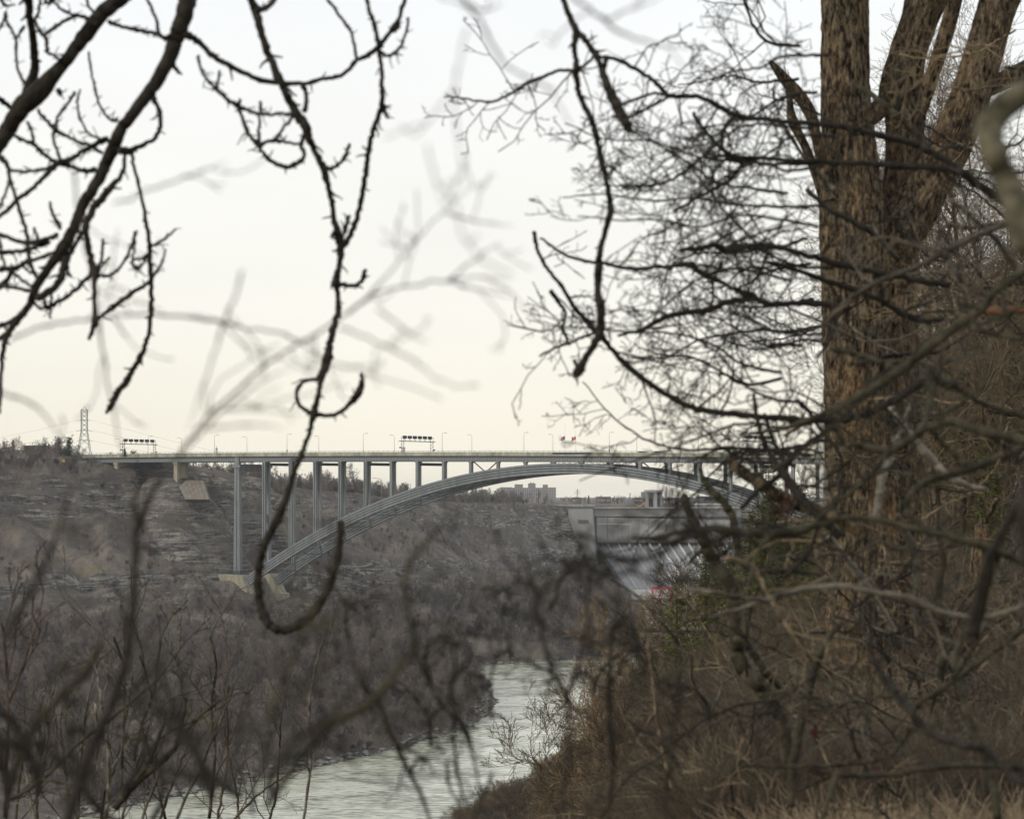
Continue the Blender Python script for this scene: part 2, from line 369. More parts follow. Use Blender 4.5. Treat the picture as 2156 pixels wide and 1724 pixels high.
def height(X, Y):
    X = np.asarray(X, float); Y = np.asarray(Y, float)
    wob = fbm(X / 70, Y / 70, 3) * 12; wob2 = fbm(X / 16 + 40, Y / 16, 4) * 5.5
    farm = np.clip((Y - 300) / 200, 0, 1)
    sL = sdist(X, Y, SHORE_L); wL = sdist(X, Y, WALL_L) + (wob + wob2) * farm
    sR = sdist(X, Y, SHORE_R); wR = sdist(X, Y, WALL_R)
    # left bank
    zc = np.interp(Y, [0, 900, 1150, 1550, 1900, 2600], [9, 9, 8, -3, -7, -7])
    zp = np.interp(Y, [0, 900, 1150, 1300, 1700, 2600], [20, 20, 19, 6, -4, -7])
    dsh = np.maximum(-sL, 0); dw = np.maximum(wL, 0)
    t = dsh / (dsh + dw + 1e-6)
    kz = np.interp(t, [0, 0.03, 0.10, 0.36, 0.53, 0.545, 0.60, 0.615, 0.65, 0.662, 0.76, 0.885, 0.897, 0.93, 0.942, 0.98, 1.0], [0, 0.06, 0.10, 0.20, 0.27, 0.33, 0.35, 0.41, 0.425, 0.50, 0.60, 0.79, 0.85, 0.865, 0.92, 0.935, 1.0])
    gul = fbm((X + 0.3 * Y) / 17, Y / 60, 4)
    zl = WZ + (zc - WZ) * kz + gul * 7 * np.clip(t * 4, 0, 1) * np.clip((1 - t) * 6, 0, 1)
    up = np.maximum(-wL, 0)
    zl = np.where(wL < 0, zc + (zp - zc) * np.clip(up / 45, 0, 1) ** 0.7 + fbm(X / 50, Y / 50, 3) * 1.5 * np.clip(up / 20, 0, 1), zl)
    # right bank
    zr0 = np.interp(Y, [0, 20, 60, 300, 900, 2600], [-1.85, -1.75, -1.9, -2.5, -4, -7])
    dsr = np.maximum(sR, 0); dwr = np.maximum(-wR, 0); tr = dsr / (dsr + dwr + 1e-6)
    prof = np.interp(tr, [0, 0.05, 0.45, 0.78, 0.975, 1.0], [0, 0.05, 0.28, 0.58, 0.94, 1.0])
    zr = WZ + (zr0 - WZ) * prof + gul * 4 * np.clip(tr * 5, 0, 1) * np.clip((1 - tr) * 5, 0, 1)
    rise = np.clip((Y - 5) / 40, 0, 1) * np.clip((500 - Y) / 200, 0, 1)
    zr = np.where(wR > 0, zr0 + 6 * (1 - np.exp(-np.maximum(wR, 0) / 45)) * rise + fbm(X / 6, Y / 6, 3) * 0.3, zr)
    # choose bank, river bed in between
    z = np.where(sL < 0, zl, np.where(sR > 0, zr, WZ - 3 * np.clip(np.minimum(sL, -sR) / 8, 0, 1)))
    ab = np.sqrt((X + 113) ** 2 + (Y - 1104) ** 2); z = np.where(Y > 700, np.minimum(z, -46.5 - np.clip((1104 - Y) * 0.3, -6, 5) + np.maximum(ab - 20, 0) * 1.25 + wob2 * 2.0 * np.clip((ab - 18) / 20, 0, 1)), z)
    md = np.sqrt((X + 150) ** 2 + (Y - 1131) ** 2); z = np.where(Y > 700, np.maximum(z, 8.0 - 1.55 * np.maximum(md - 11, 0) + wob2 * np.clip((md - 11) / 15, 0, 1)), z)
    far = np.clip((Y - 1930) / 40, 0, 1)
    z = z * (1 - far) + far * (-7 + fbm(X / 300, Y / 300, 2) * 2)
    z = z + fbm(X / 5, Y / 5, 3) * 0.7 * farm * (z > WZ + 0.5)
    return z
def H1(x, y): return float(height(np.array([x]), np.array([y]))[0])

ts = np.concatenate([-np.geomspace(1.6, 0.32, 26), np.arange(-0.30, 0.3001, 0.0017), np.geomspace(0.32, 1.6, 26)])
ys = np.concatenate([np.linspace(-36, 2, 20), np.geomspace(2.4, 60, 110), np.geomspace(61.5, 545, 150), np.arange(548, 1300, 1.7), np.geomspace(1303, 2100, 150), np.geomspace(2130, 16000, 50)])
TT, YY = np.meshgrid(ts, ys)
XX = TT * (YY + 40)
ZZ = height(XX, YY)
mb = MB(); mb.addv(np.stack([XX, YY, ZZ], -1))
nr_, nc_ = XX.shape
ix = np.arange(nr_ * nc_).reshape(nr_, nc_)
mb.q.append(np.stack([ix[:-1, :-1], ix[:-1, 1:], ix[1:, 1:], ix[1:, :-1]], -1).reshape(-1, 4))
terr = mb.build('ground', M['ground'], smooth=False)
tag(terr, 'gorge sides, rock ledges and plateau covered in winter scrub', kind='structure')

# river
mb = MB()
mb.addv([(-1500, -300, WZ), (700, -300, WZ), (700, 1935, WZ), (-1500, 1935, WZ)]); mb.q.append(np.array([[0, 1, 2, 3]]))
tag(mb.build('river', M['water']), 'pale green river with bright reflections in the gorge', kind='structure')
# ------------------------------------------------------------------ bridge
K_ = 0.682
NV = np.array([0.5635, 0.8261, 0.0]); DV = np.array([0.8261, -0.5635, 0.0]); ZV = np.array([0, 0, 1.0])
W_ = 19.5
def BP(u, v, off=0.0):
    Y = (1020.2 + off * 1.2104) / (1 + 0.0001263 * (u - 1078.0))
    return np.array(P(u, v, Y))
ORG = BP(165, 1045); ORG[2] = 0
def S_of(u, off=0.0): return float(np.dot(BP(u, 1045, off) - ORG, DV))
def U_of(s): 
    p = ORG + DV * s; return 1078 + F * p[0] / p[1]
def W3(s, off, z): return ORG + DV * s + NV * off + ZV * z
_uu = np.array([165, 500, 665, 910, 1180, 1440, 1640, 1860]); _vv = np.array([956.5, 955.5, 953.5, 951, 950.3, 953.3, 955.5, 957.5])
_ss = np.array([S_of(u) for u in _uu]); _zz = np.array([BP(u, v)[2] for u, v in zip(_uu, _vv)])
_pf = np.polyfit(_ss, _zz, 2)
def ZT(s): return float(np.polyval(_pf, s))      # top of the parapet
S0, S1 = -16.0, S_of(1880)
AX = (DV, NV, ZV)
bridge = empty('arch_bridge', (0, 0, 0))
tag(bridge, 'long grey steel arch bridge spanning the river gorge', 'bridge')
PAR, GIR = 1.25, 2.35
st_ = np.arange(S0, S1 + 1, 6.0)
def strip(name, mt, off0, off1, d0, d1, parent=bridge):
    b = MB()
    for a, c in zip(st_[:-1], st_[1:]):
        b.hexa([W3(a, off0, ZT(a) + d0), W3(c, off0, ZT(c) + d0), W3(c, off1, ZT(c) + d0), W3(a, off1, ZT(a) + d0),
                W3(a, off0, ZT(a) + d1), W3(c, off0, ZT(c) + d1), W3(c, off1, ZT(c) + d1), W3(a, off1, ZT(a) + d1)])
    return b.build(name, mt, parent)
strip('deck_slab', M['parapet'], -0.9, W_ + 0.9, -PAR - 0.25, -PAR)
strip('road_surface', M['asphalt'], 0.0, W_, -PAR + 0.01, -PAR + 0.02)
strip('parapet', M['parapet'], -1.25, -0.9, -PAR - 0.25, 0)
strip('parapet', M['parapet'], W_ + 0.9, W_ + 1.25, -PAR - 0.25, 0)
strip('kerb', M['concrete'], -0.88, -0.4, -PAR + 0.0, -PAR + 0.16)
for o_ in (0.0, W_):
    sg = strip('girder_web', M['seam'], o_ - 0.10, o_ + 0.25, -PAR - GIR + 0.05, -PAR - 0.26)
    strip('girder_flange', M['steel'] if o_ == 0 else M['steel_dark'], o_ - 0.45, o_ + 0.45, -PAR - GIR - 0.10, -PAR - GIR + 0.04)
strip('girder_flange', M['steel'], -0.5, 0.3, -PAR - 0.40, -PAR - 0.26)
# girder panels (sheets between the stiffeners)
pm = MB(); pm.box((0, 0, 0), (0.55, 0.06, (GIR - 0.55) / 2), AX); pmesh = pm.mesh('girder_panel', M['steel'])
s = S0 + 1.0
while s < S1 - 1:
    o = link('girder_panel', pmesh, bridge); o.location = W3(s, -0.20, ZT(s) - PAR - 0.40 - (GIR - 0.45) / 2); s += 1.27
# railing
s = S0; rp = MB(); rp.box((0, 0, 0.3), (0.06, 0.06, 0.3), AX); rpm = rp.mesh('railing_post', M['galv'])
while s < S1:
    o = link('railing_post', rpm, bridge); o.location = W3(s, -1.07, ZT(s) - 0.01); s += 2.55
strip('rail', M['galv'], -1.12, -1.02, 0.50, 0.60); strip('rail', M['galv'], W_ + 1.02, W_ + 1.12, 0.5, 0.6)
# cross beams under the deck
for s in np.arange(S0 + 3, S1, 12.2):
    z = ZT(s) - PAR - 0.26
    MB().box(W3(s, W_ / 2, z - 0.9), (0.2, W_ / 2 - 0.3, 0.9), AX).build('floor_beam', M['steel_dark'], bridge)

# arch
AU = [515, 562.5, 601, 657, 711, 766.8, 822.4, 878, 934.4, 991.4, 1048.9, 1107.2, 1166.4, 1226.4, 1287.4, 1348.4, 1410.8, 1473.8, 1538.3, 1603, 1670, 1738, 1800]
AV = [1213, 1187.3, 1160.7, 1122, 1093.7, 1068.5, 1044.3, 1025.1, 1008.2, 995.5, 985.2, 978.9, 976.2, 976.6, 980.6, 987.4, 999.6, 1014.2, 1032.7, 1057, 1088, 1124, 1162]
AS = np.array([S_of(u) for u in AU]); AZ = np.array([BP(u, v)[2] for u, v in zip(AU, AV)])
_ap = np.polyfit(AS, AZ, 4)
def ARCH(s): return float(np.polyval(_ap, s))
def arch_tan(s):
    d = (ARCH(s + 0.5) - ARCH(s - 0.5)); l = math.hypot(1, d); return np.array([1 / l, d / l])
RD = 4.05
def rib_pt(s, depth, off):
    t = arch_tan(s); return W3(s + t[1] * depth, off, ARCH(s) - t[0] * depth)
asx = np.linspace(AS[0], AS[-1], 70)
def rib(off, m1):
    for b_ in range(4):
        d0 = RD / 4 * b_ + (0.17 if b_ else 0.0); d1 = RD / 4 * (b_ + 1) - (0.17 if b_ < 3 else 0.0)
        b = MB()
        for a, c in zip(asx[:-1], asx[1:]):
            b.hexa([rib_pt(a, d1, off - 0.62), rib_pt(c, d1, off - 0.62), rib_pt(c, d1, off + 0.62), rib_pt(a, d1, off + 0.62),
                    rib_pt(a, d0, off - 0.62), rib_pt(c, d0, off - 0.62), rib_pt(c, d0, off + 0.62), rib_pt(a, d0, off + 0.62)])
        b.build('rib_plate', m1, bridge)
    b = MB()
    for a, c in zip(asx[:-1], asx[1:]):
        b.hexa([rib_pt(a, RD, off - 0.5), rib_pt(c, RD, off - 0.5), rib_pt(c, RD, off + 0.5), rib_pt(a, RD, off + 0.5),
                rib_pt(a, 0, off - 0.5), rib_pt(c, 0, off - 0.5), rib_pt(c, 0, off + 0.5), rib_pt(a, 0, off + 0.5)])
    b.build('arch_rib', M['seam'], bridge)
rib(0.0, M['steel']); rib(W_, M['steel'])
# columns on the arch
CU = [556.6, 612.3, 663.8, 716.6, 770, 824.3, 878.8, 934.4, 991.4, 1048.9, 1107.2, 1166.4, 1226.4, 1287.4, 1348.4, 1410.8, 1473.8, 1538.3, 1603.5, 1670, 1738, 1806]
CS = [S_of(u) for u in CU]
for k, s in enumerate(CS):
    hw = 0.80 if k < 3 else (0.72 if k < 5 else 0.56)
    zt = ZT(s) - PAR - GIR - 0.1; zb = ARCH(s) - 0.35
    if zt - zb < 0.3: continue
    for off in (0.0, W_):
        b = MB(); b.box(W3(s, off, (zt + zb) / 2), (hw, 0.55, (zt - zb) / 2), AX)
        c = b.build('column', M['steel'], bridge)
        if k < 5: MB().box(W3(s, off - 0.6, (zt + zb) / 2), (0.1, 0.08, (zt - zb) / 2 - 0.3), AX).build('column_seam', M['seam'], c)
        MB().box(W3(s, off, zt - 0.25), (hw + 0.25, 0.7, 0.22), AX).build('column_cap', M['steel'], c)
    if k % 2 == 0 and zt - zb > 8:
        MB().box(W3(s, W_ / 2, zt - 1.2), (0.35, W_ / 2 - 0.6, 0.6), AX).build('cross_strut', M['steel_dark'], bridge)
# V braces next to the crown
for (k0, k1) in ((7, 8), (14, 15)):
    a, c = CS[k0 + 1 if k0 == 7 else k0], CS[k1 + 1 if k0 == 7 else k1]
    a, c = (CS[8], CS[9]) if k0 == 7 else (CS[14], CS[15])
    zt = ZT(a) - PAR - GIR - 0.2; mid = (a + c) / 2; zb = ARCH(mid) - 0.3
    off = 0.0
    sh = 0.0
    MB().beam(W3(a + 0.8, off + 0.9, zt), W3(mid - 0.6, off + 0.9, zb), 0.38).build('diagonal_brace', M['steel_dark'], bridge)
    MB().beam(W3(c - 0.8, off + 0.9, zt), W3(mid + 0.6, off + 0.9, zb), 0.38).build('diagonal_brace', M['steel_dark'], bridge)
# light zigzag lattice over the crown
for k in (11, 12, 13):
    a, c = CS[k] + 1.0, CS[k + 1] - 1.0 if k + 1 < len(CS) else CS[k] + 11
    zt = ZT(a) - PAR - GIR - 0.1; n = 8; b = MB()
    for j in range(n):
        x0 = a + (c - a) * j / n; x1 = a + (c - a) * (j + 1) / n
        zb = ARCH((x0 + x1) / 2) + 0.1
        b.beam(W3(x0, 1.2, zt if j % 2 else zb), W3(x1, 1.2, zb if j % 2 else zt), 0.16)
    b.build('lattice_brace', M['galv'], bridge)
# bracing between the ribs
for k in range(0, len(CS)):
    s = CS[k]
    for d in (0.3, RD - 0.3):
        MB().beam(rib_pt(s, d, 0.6), rib_pt(s, d, W_ - 0.6), 0.30).build('rib_strut', M['steel_dark'], bridge)
    if k + 1 < len(CS):
        for (o0, o1) in ((0.6, W_ / 2), (W_ - 0.6, W_ / 2)):
            MB().beam(rib_pt(s, RD - 0.4, o0), rib_pt((s + CS[k + 1]) / 2, RD - 0.4, o1), 0.24).build('wind_brace', M['steel_dark'], bridge)
            MB().beam(rib_pt((s + CS[k + 1]) / 2, RD - 0.4, o1), rib_pt(CS[k + 1], RD - 0.4, o0), 0.24).build('wind_brace', M['steel_dark'], bridge)
            MB().beam(rib_pt(s, 0.4, o0), rib_pt((s + CS[k + 1]) / 2, RD - 0.4, o1), 0.2).build('wind_brace', M['galv'], bridge)
# pylon
sp_ = S_of(501)
ztp = ZT(sp_) - PAR - GIR; zbp = BP(499, 1211)[2]
for off in (0.0, W_):
    b = MB()
    h0, h1 = 1.75, 1.35
    zs = ztp - 2.6
    b.hexa([W3(sp_ + x, off + y, zbp + 2.0) for x, y in ((-h0, -0.9), (h0, -0.9), (h0, 0.9), (-h0, 0.9))] + [W3(sp_ + x, off + y, zs) for x, y in ((-h1, -0.8), (h1, -0.8), (h1, 0.8), (-h1, 0.8))])
    c = b.build('pylon_leg', M['steel'], bridge)
    MB().hexa([W3(sp_ + x, off + y, zbp + 2.1) for x, y in ((-0.15, -0.98), (0.15, -0.98), (0.15, -0.92), (-0.15, -0.92))] + [W3(sp_ + x, off + y, zs - 0.1) for x, y in ((-0.12, -0.88), (0.12, -0.88), (0.12, -0.82), (-0.12, -0.82))]).build('leg_seam', M['seam'], c)
    MB().box(W3(sp_, off, zs + 0.5), (2.1, 1.2, 0.6), AX).build('pylon_capital', M['steel'], c)
    MB().box(W3(sp_, off, (zs + ztp + 3.0) / 2 + 0.4), (1.15, 0.75, (ztp + 3.0 - zs) / 2), AX).build('pylon_head', M['steel'], c)
    MB().box(W3(sp_, off, zbp + 1.0), (1.9, 1.0, 0.98), AX).build('pylon_shoe', M['steel_dark'], c)
zb1 = BP(501, 985)[2]; zb2 = BP(501, 1088)[2]
MB().box(W3(sp_, W_ / 2, zb1), (0.9, W_ / 2 - 1.0, 1.6), AX).build('portal_beam', M['steel'], bridge)
MB().box(W3(sp_, W_ / 2, zb2), (0.8, W_ / 2 - 1.0, 1.15), AX).build('portal_beam', M['steel'], bridge)
# abutments: slanting concrete blocks that take the thrust of each rib
def abut(off, hid):
    b = MB()
    prof = [(-12, 0.3), (4.0, 0.3), (8.6, -7.6), (10.5, -8.2), (10.5, -10.5), (3.0, -17), (-12, -17)]
    c0 = [W3(sp_ + x, off - 2.7, zbp + z) for x, z in prof]
    b.prism(c0, NV * 5.4)
    return b.build('abutment', M['concrete'], bridge)
abut(0.0, 0); abut(W_, 1)
for j in range(7):
    for off in (0.0, W_):
        MB().beam(W3(sp_ - 4 + j * 1.3, off - 2.74, zbp - 0.6 - j * 1.0), W3(sp_ + 3.6 + j * 0.55 , off - 2.74, zbp + 0.1 - j * 1.0), 0.07, 0.07).build('board_mark', M['concrete_brown'], bridge)
b = MB(); b.beam(W3(sp_ - 30, -2, zbp + 3.0), W3(sp_ - 2.5, -2, zbp + 3.0), 0.12); b.beam(W3(sp_ + 2.5, W_ - 2, zbp + 3.0), W3(sp_ + 26, W_ - 2, zbp + 2.7), 0.12)
for x in range(-28, 26, 4): b.beam(W3(sp_ + x, -2 if x < 0 else W_ - 2, zbp - 3), W3(sp_ + x, -2 if x < 0 else W_ - 2, zbp + 3), 0.10)
b.build('walkway_railing', M['galv'], bridge)
MB().box(W3(sp_ - 2, W_ / 2, zbp - 2.2), (3, W_ / 2 - 2.8, 1.0), AX).build('abutment_wall', M['concrete'], bridge)
# approach piers
def pier(u0, v1, l):
    s = S_of(u0 + 5); zt = ZT(s) - PAR - GIR; zb = BP(u0, v1)[2] - 4
    MB().box(W3(s, l - 0.5, (zt + zb) / 2), (1.0, l, (zt - zb) / 2), AX).build('pier', M['concrete'], bridge)
    MB().box(W3(s, l - 0.5, zt - 0.5), (1.25, l + 0.3, 0.45), AX).build('pier_cap', M['concrete'], bridge)
pier(366, 1009, 3.6); pier(240, 985, 5.0)
MB().box(W3(-14, W_ / 2, ZT(-14) - 6.0), (5, W_ / 2 + 1.0, 4.4), AX).build('abutment', M['concrete'], bridge)
# dark plaque on the parapet under the flags
MB().box(W3((S_of(1167) + S_of(1248)) / 2, -1.30, ZT(S_of(1200)) - 0.42), ((S_of(1248) - S_of(1167)) / 2, 0.04, 0.36), AX).build('parapet_panel', M['sign_back'], bridge)

# sloping concrete apron on the hillside under the first pier
ap = [BP(370.8, 1011, 4), BP(429, 1011, 6), BP(441, 1051, -6), BP(391, 1051, -6)]
o = MB().prism([p + np.array([0, -1.5, 0]) for p in ap], (0, 9, -1.5)).build('concrete_apron', M['concrete_brown'])
tag(o, 'sloping brown concrete apron on the hillside below the first bridge pier', 'retaining wall')
for j in range(1, 6):
    t = j / 6; a = ap[0] * (1 - t) + ap[1] * t; c = ap[3] * (1 - t) + ap[2] * t
    MB().beam(a + np.array([0, -1.53, 0]), c + np.array([0, -1.53, 0]), 0.06).build('joint', M['brick_dark'], o)

# lamps
def lamp_mesh(sgn, h):
    parts = {}
    b = MB(); zz = np.linspace(0, h - 0.9, 8)
    b.tubes([[(0, 0, z) for z in zz]], [[0.11 - 0.05 * z / h for z in zz]], 6); parts['lamp_post'] = b.mesh('lamp_post', M['galv'])
    b = MB(); pts = [(0, 0, h - 0.9), (0, 0.15 * sgn, h - 0.45), (0, 0.6 * sgn, h - 0.12), (0, 1.2 * sgn, h), (0, 2.2 * sgn, h + 0.02)]
    pts = [tuple(NV * p[1] + ZV * p[2]) for p in pts]
    b.tubes([pts], [[0.06] * 5], 6); parts['lamp_arm'] = b.mesh('lamp_arm', M['galv'])
    b = MB(); b.box(NV * 2.55 * sgn + ZV * h, (0.14, 0.42, 0.09), AX); parts['lamp_head'] = b.mesh('lamp_head', M['galv'])
    return parts
near_l = lamp_mesh(1, 9.1); far_l = lamp_mesh(-1, 8.7)
def ord_(k): return ('first second third fourth fifth sixth seventh eighth ninth tenth').split()[k]
for k, u in enumerate([313.8, 453.6, 606.3, 766.8, 933, 1105, 1284.7, 1471.9]):
    s = S_of(u); e0 = empty('street_lamp', W3(s, -0.6, ZT(s) - PAR))
    tag(e0, 'tall lamp on the near side of the bridge deck, %s from the left' % ord_(k), 'street lamp', 'lamps along the near side of the bridge')
    for n, me in near_l.items(): link(n, me, e0)
    if k in (2, 6): MB().box((0, -0.15, 2.0), (0.22, 0.15, 0.5)).build('control_box', M['sign_back'], e0)
for k, u in enumerate([252.8, 382.5, 520, 671.4, 830.5, 993.6, 1164.2, 1340.9, 1525.6]):
    s = S_of(u, W_ + 0.4); e0 = empty('street_lamp', W3(s, W_ + 0.4, ZT(s) - PAR))
    tag(e0, 'shorter lamp on the far side of the bridge deck, %s from the left' % ord_(k), 'street lamp', 'lamps along the far side of the bridge')
    for n, me in far_l.items(): link(n, me, e0)
# lane signal gantries
def gantry(u, label):
    s = S_of(u + 3); z0 = ZT(s) - PAR; g = empty('lane_signal_gantry', W3(s, 0, z0)); tag(g, label, 'gantry', 'lane signal gantries across the bridge deck')
    h = 5.9
    for off in (-0.4, W_ + 0.4):
        b = MB()
        for dx in (-0.65, 0.65): b.beam(DV * dx + NV * off, DV * dx + NV * off + ZV * (h + 1.7), 0.16)
        n = 8
        for j in range(n):
            a = h * j / n; c = h * (j + 1) / n; q = 1 if j % 2 else -1
            b.beam(DV * 0.65 * q + NV * off + ZV * a, -DV * 0.65 * q + NV * off + ZV * c, 0.09)
        b.build('gantry_post', M['steel_dark'], g)
    b = MB()
    for dx in (-0.6, 0.6):
        b.beam(DV * dx + NV * -2.2 + ZV * (h - 0.1), DV * dx + NV * (W_ + 2.0) + ZV * (h - 0.1), 0.26)
    for j in range(12):
        a = W_ * j / 12; c = W_ * (j + 1) / 12; q = 1 if j % 2 else -1
        b.beam(DV * .6 * q + NV * a + ZV * h, -DV * .6 * q + NV * c + ZV * h, 0.10)
    b.build('gantry_beam', M['steel_dark'], g)
    for j in range(6):
        o_ = 1.0 + (W_ - 2.0) * j / 5
        c = MB().box(NV * o_ + ZV * (h + 1.55), (0.25, 1.15, 0.62), AX).build('lane_signal', M['sign_back'], g)
        b = MB(); b.beam(NV * (o_ - 0.5) + ZV * h, NV * (o_ - 0.2) + ZV * (h + 0.95), 0.12); b.beam(NV * (o_ + 0.5) + ZV * h, NV * (o_ + 0.2) + ZV * (h + 0.95), 0.12)
        b.box(NV * o_ + DV * 0.75 + ZV * (h + 1.6), (0.5, 1.0, 0.06), AX)
        b.build('bracket', M['steel_dark'], c)
    for zz in (1.1, 2.0, 2.9): MB().box(DV * 0.5 + NV * -0.4 + ZV * zz, (0.65, 0.3, 0.32), AX).build('equipment_box', M['galv'], g)
    MB().box(-DV * 1.1 + NV * -0.6 + ZV * 3.2, (0.3, 0.2, 0.28), AX).build('camera_box', M['sign_back'], g)
    MB().box(DV * 1.2 + NV * (W_ + 0.4) + ZV * 2.4, (0.35, 0.2, 0.3), AX).build('camera_box', M['sign_back'], g)
gantry(258, 'dark lane signal gantry at the left end of the bridge near the lattice pylon')
gantry(846, 'dark lane signal gantry over the left half of the arch')
gantry(1566, 'dark lane signal gantry at the right partly hidden by twigs beside the big trunk')
# flags
def flag(u, kind):
    s = S_of(u); z0 = ZT(s) - PAR; zt = BP(u, 897.8)[2]; h = zt - z0
    e0 = empty('flagpole', W3(s, -0.7, z0))
    b = MB(); b.tubes([[(0, 0, 0), (0, 0, h / 2), (0, 0, h)]], [[0.09, 0.07, 0.04]], 6); b.build('pole', M['white'], e0)
    b = MB(); b.box((0, 0, h + 0.07), (0.1, 0.1, 0.08)); b.build('finial', M['galv'], e0)
    wv, hh = 1.75, 1.5; zc = BP(u, 918.5)[2] - z0
    def fp(a, c): # a 0..1 from the pole to the left, c 0..1 from top down, hanging at an angle and rippling
        return (-wv * a * 0.9, 0.25 * math.sin(a * 9 + c * 2) * (0.3 + a), zc - hh * c - 0.28 * a * (1 + 0.3 * c) + 0.08 * math.sin(a * 7))
    def patch(a0, a1, c0, c1, mt, name, dy=0.0, nx=8, ny=3):
        b = MB(); V = []
        for i in range(nx + 1):
            for j in range(ny + 1):
                p = fp(a0 + (a1 - a0) * i / nx, c0 + (c1 - c0) * j / ny); V.append((p[0], p[1] - dy, p[2]))
        n0 = len(V); V += [(p[0], p[1] + 0.02, p[2]) for p in V]
        q = []
        for i in range(nx):
            for j in range(ny):
                a = i * (ny + 1) + j; q.append((a, a + 1, a + ny + 2, a + ny + 1)); q.append((n0 + a, n0 + a + ny + 1, n0 + a + ny + 2, n0 + a + 1))
        b.addv(V); b.q.append(np.array(q)); return b.build(name, mt, fl)
    fl = empty('flag'); fl.parent = e0
    if kind == 'ca':
        patch(0, 0.26, 0, 1, M['flag_red'], 'red_band'); patch(0.26, 0.74, 0, 1, M['flag_white'], 'white_field'); patch(0.74, 1, 0, 1, M['flag_red'], 'red_band')
        leaf = [(0.5, 0.12), (0.46, 0.26), (0.41, 0.22), (0.42, 0.42), (0.36, 0.33), (0.34, 0.40), (0.28, 0.38), (0.31, 0.50), (0.28, 0.54), (0.40, 0.68), (0.39, 0.76), (0.49, 0.72), (0.49, 0.90)]
        leaf = leaf + [(1 - a, c) for a, c in leaf[::-1]]
        b = MB(); pts = [(lambda p: (p[0], p[1] - 0.05, p[2]))(fp(a, c)) for a, c in leaf]; n = len(pts)
        ctr = fp(0.5, 0.5); b.addv(pts + [(ctr[0], ctr[1] - 0.05, ctr[2])]); b.t.append(np.array([(i, (i + 1) % n, n) for i in range(n)])); b.build('maple_leaf', M['flag_red'], fl)
        tag(e0, 'white flagpole with red and white maple leaf flag at half mast, right of the pair', 'flagpole')
    else:
        for j in range(13): patch(0, 1, j / 13, (j + 1) / 13, M['flag_red'] if j % 2 == 0 else M['flag_white'], 'stripe', 0, 8, 1)
        patch(0, 0.6, 0, 9 / 13, M['flag_blue'], 'canton', 0.04, 4, 2)
        b = MB()
        for r in range(5):
            for q in range(6):
                p = fp(0.05 + q * 0.1, 0.07 + r * 0.135); b.box((p[0], p[1] - 0.075, p[2]), (0.022, 0.01, 0.022))
        b.build('stars', M['flag_white'], fl)['kind'] = 'stuff'
        tag(e0, 'white flagpole with stars and stripes flag at half mast, left of the pair', 'flagpole')
flag(1191.6, 'us'); flag(1214.4, 'ca')
# cars on the bridge
def car(s, off, m_, label, sc=1.0):
    e0 = empty('car', W3(s, off, ZT(s) - PAR + 0.02)); tag(e0, label, 'car', 'cars crossing the bridge')
    prof = [(-2.2, 0.35), (2.2, 0.35), (2.25, 0.8), (1.3, 0.95), (0.6, 1.5), (-1.0, 1.52), (-1.8, 1.05), (-2.25, 0.95)]
    MB().prism([DV * x * sc - NV * 0.85 + ZV * z * sc for x, z in prof], NV * 1.7).build('body', m_, e0)
    gl = [(1.15, 0.98), (0.55, 1.43), (-0.95, 1.45), (-1.6, 1.05)]
    MB().prism([DV * x * sc - NV * 0.87 + ZV * z * sc for x, z in gl], NV * 0.03).build('side_window', M['glass'], e0)
    for x in (-1.4, 1.4):
        for y in (-0.8, 0.8):
            b = MB(); an = np.linspace(0, 2 * math.pi, 13)[:-1]
            b.prism([DV * (x + 0.33 * math.cos(a)) + NV * (y - 0.1) + ZV * (0.33 + 0.33 * math.sin(a)) for a in an], NV * 0.2); b.build('wheel', M['tyre'], e0)
car(S_of(1343), 4, M['car_dark'], 'dark car on the bridge behind the parapet right of the flags', 1.25)
car(S_of(1377), 4, M['car_grey'], 'grey estate car on the bridge following to the right of the dark car', 1.3)
car(S_of(1508), 4, M['car_dark'], 'dark car low behind the parapet left of the right hand gantry', 1.0)

# ------------------------------------------------------------------ dam, penstocks and gantry crane
dam = empty('dam'); tag(dam, 'huge pale concrete power dam at the far end of the gorge', 'dam')
YD = 1900.0
def D_(u, v, Y=YD): return np.array(P(u, v, Y))
def slab(u0, v0, u1, v1, Y, dep, mt, name, parent=None, top=None):
    a, c = D_(u0, v0, Y), D_(u1, v1, Y)
    return MB().box(((a[0] + c[0]) / 2, Y + dep / 2, (a[2] + c[2]) / 2), ((c[0] - a[0]) / 2, dep / 2, (a[2] - c[2]) / 2)).build(name, mt, parent)
# left abutment block
b = MB(); q = [D_(1060, 1064, 1890), D_(1249.6, 1067, 1890), D_(1262, 1250, 1890), D_(1060, 1250, 1890)]
b.prism(q, (0, 70, 0)); b.build('left_block', M['dam_grey'], dam)  # darker grey carries the shade of the left face
b = MB(); q = [D_(1196.5, 1071, 1888), D_(1247.5, 1071.5, 1888), D_(1258, 1200, 1888), D_(1196.5, 1200, 1888)]; b.prism(q, (0, 1.9, 0)); b.build('block_lit_face', M['dam_concrete'], dam)  # paler sheet added for the lit right face, light put into its colour
slab(1060, 1062, 1252, 1065.2, 1887, 2, M['parapet'], 'coping', dam)
for j in range(7):
    slab(1217 + j * 3.2, 1094, 1219 + j * 3.2, 1101, 1887.4, 0.55, M['dam_dark'], 'louvre', dam)
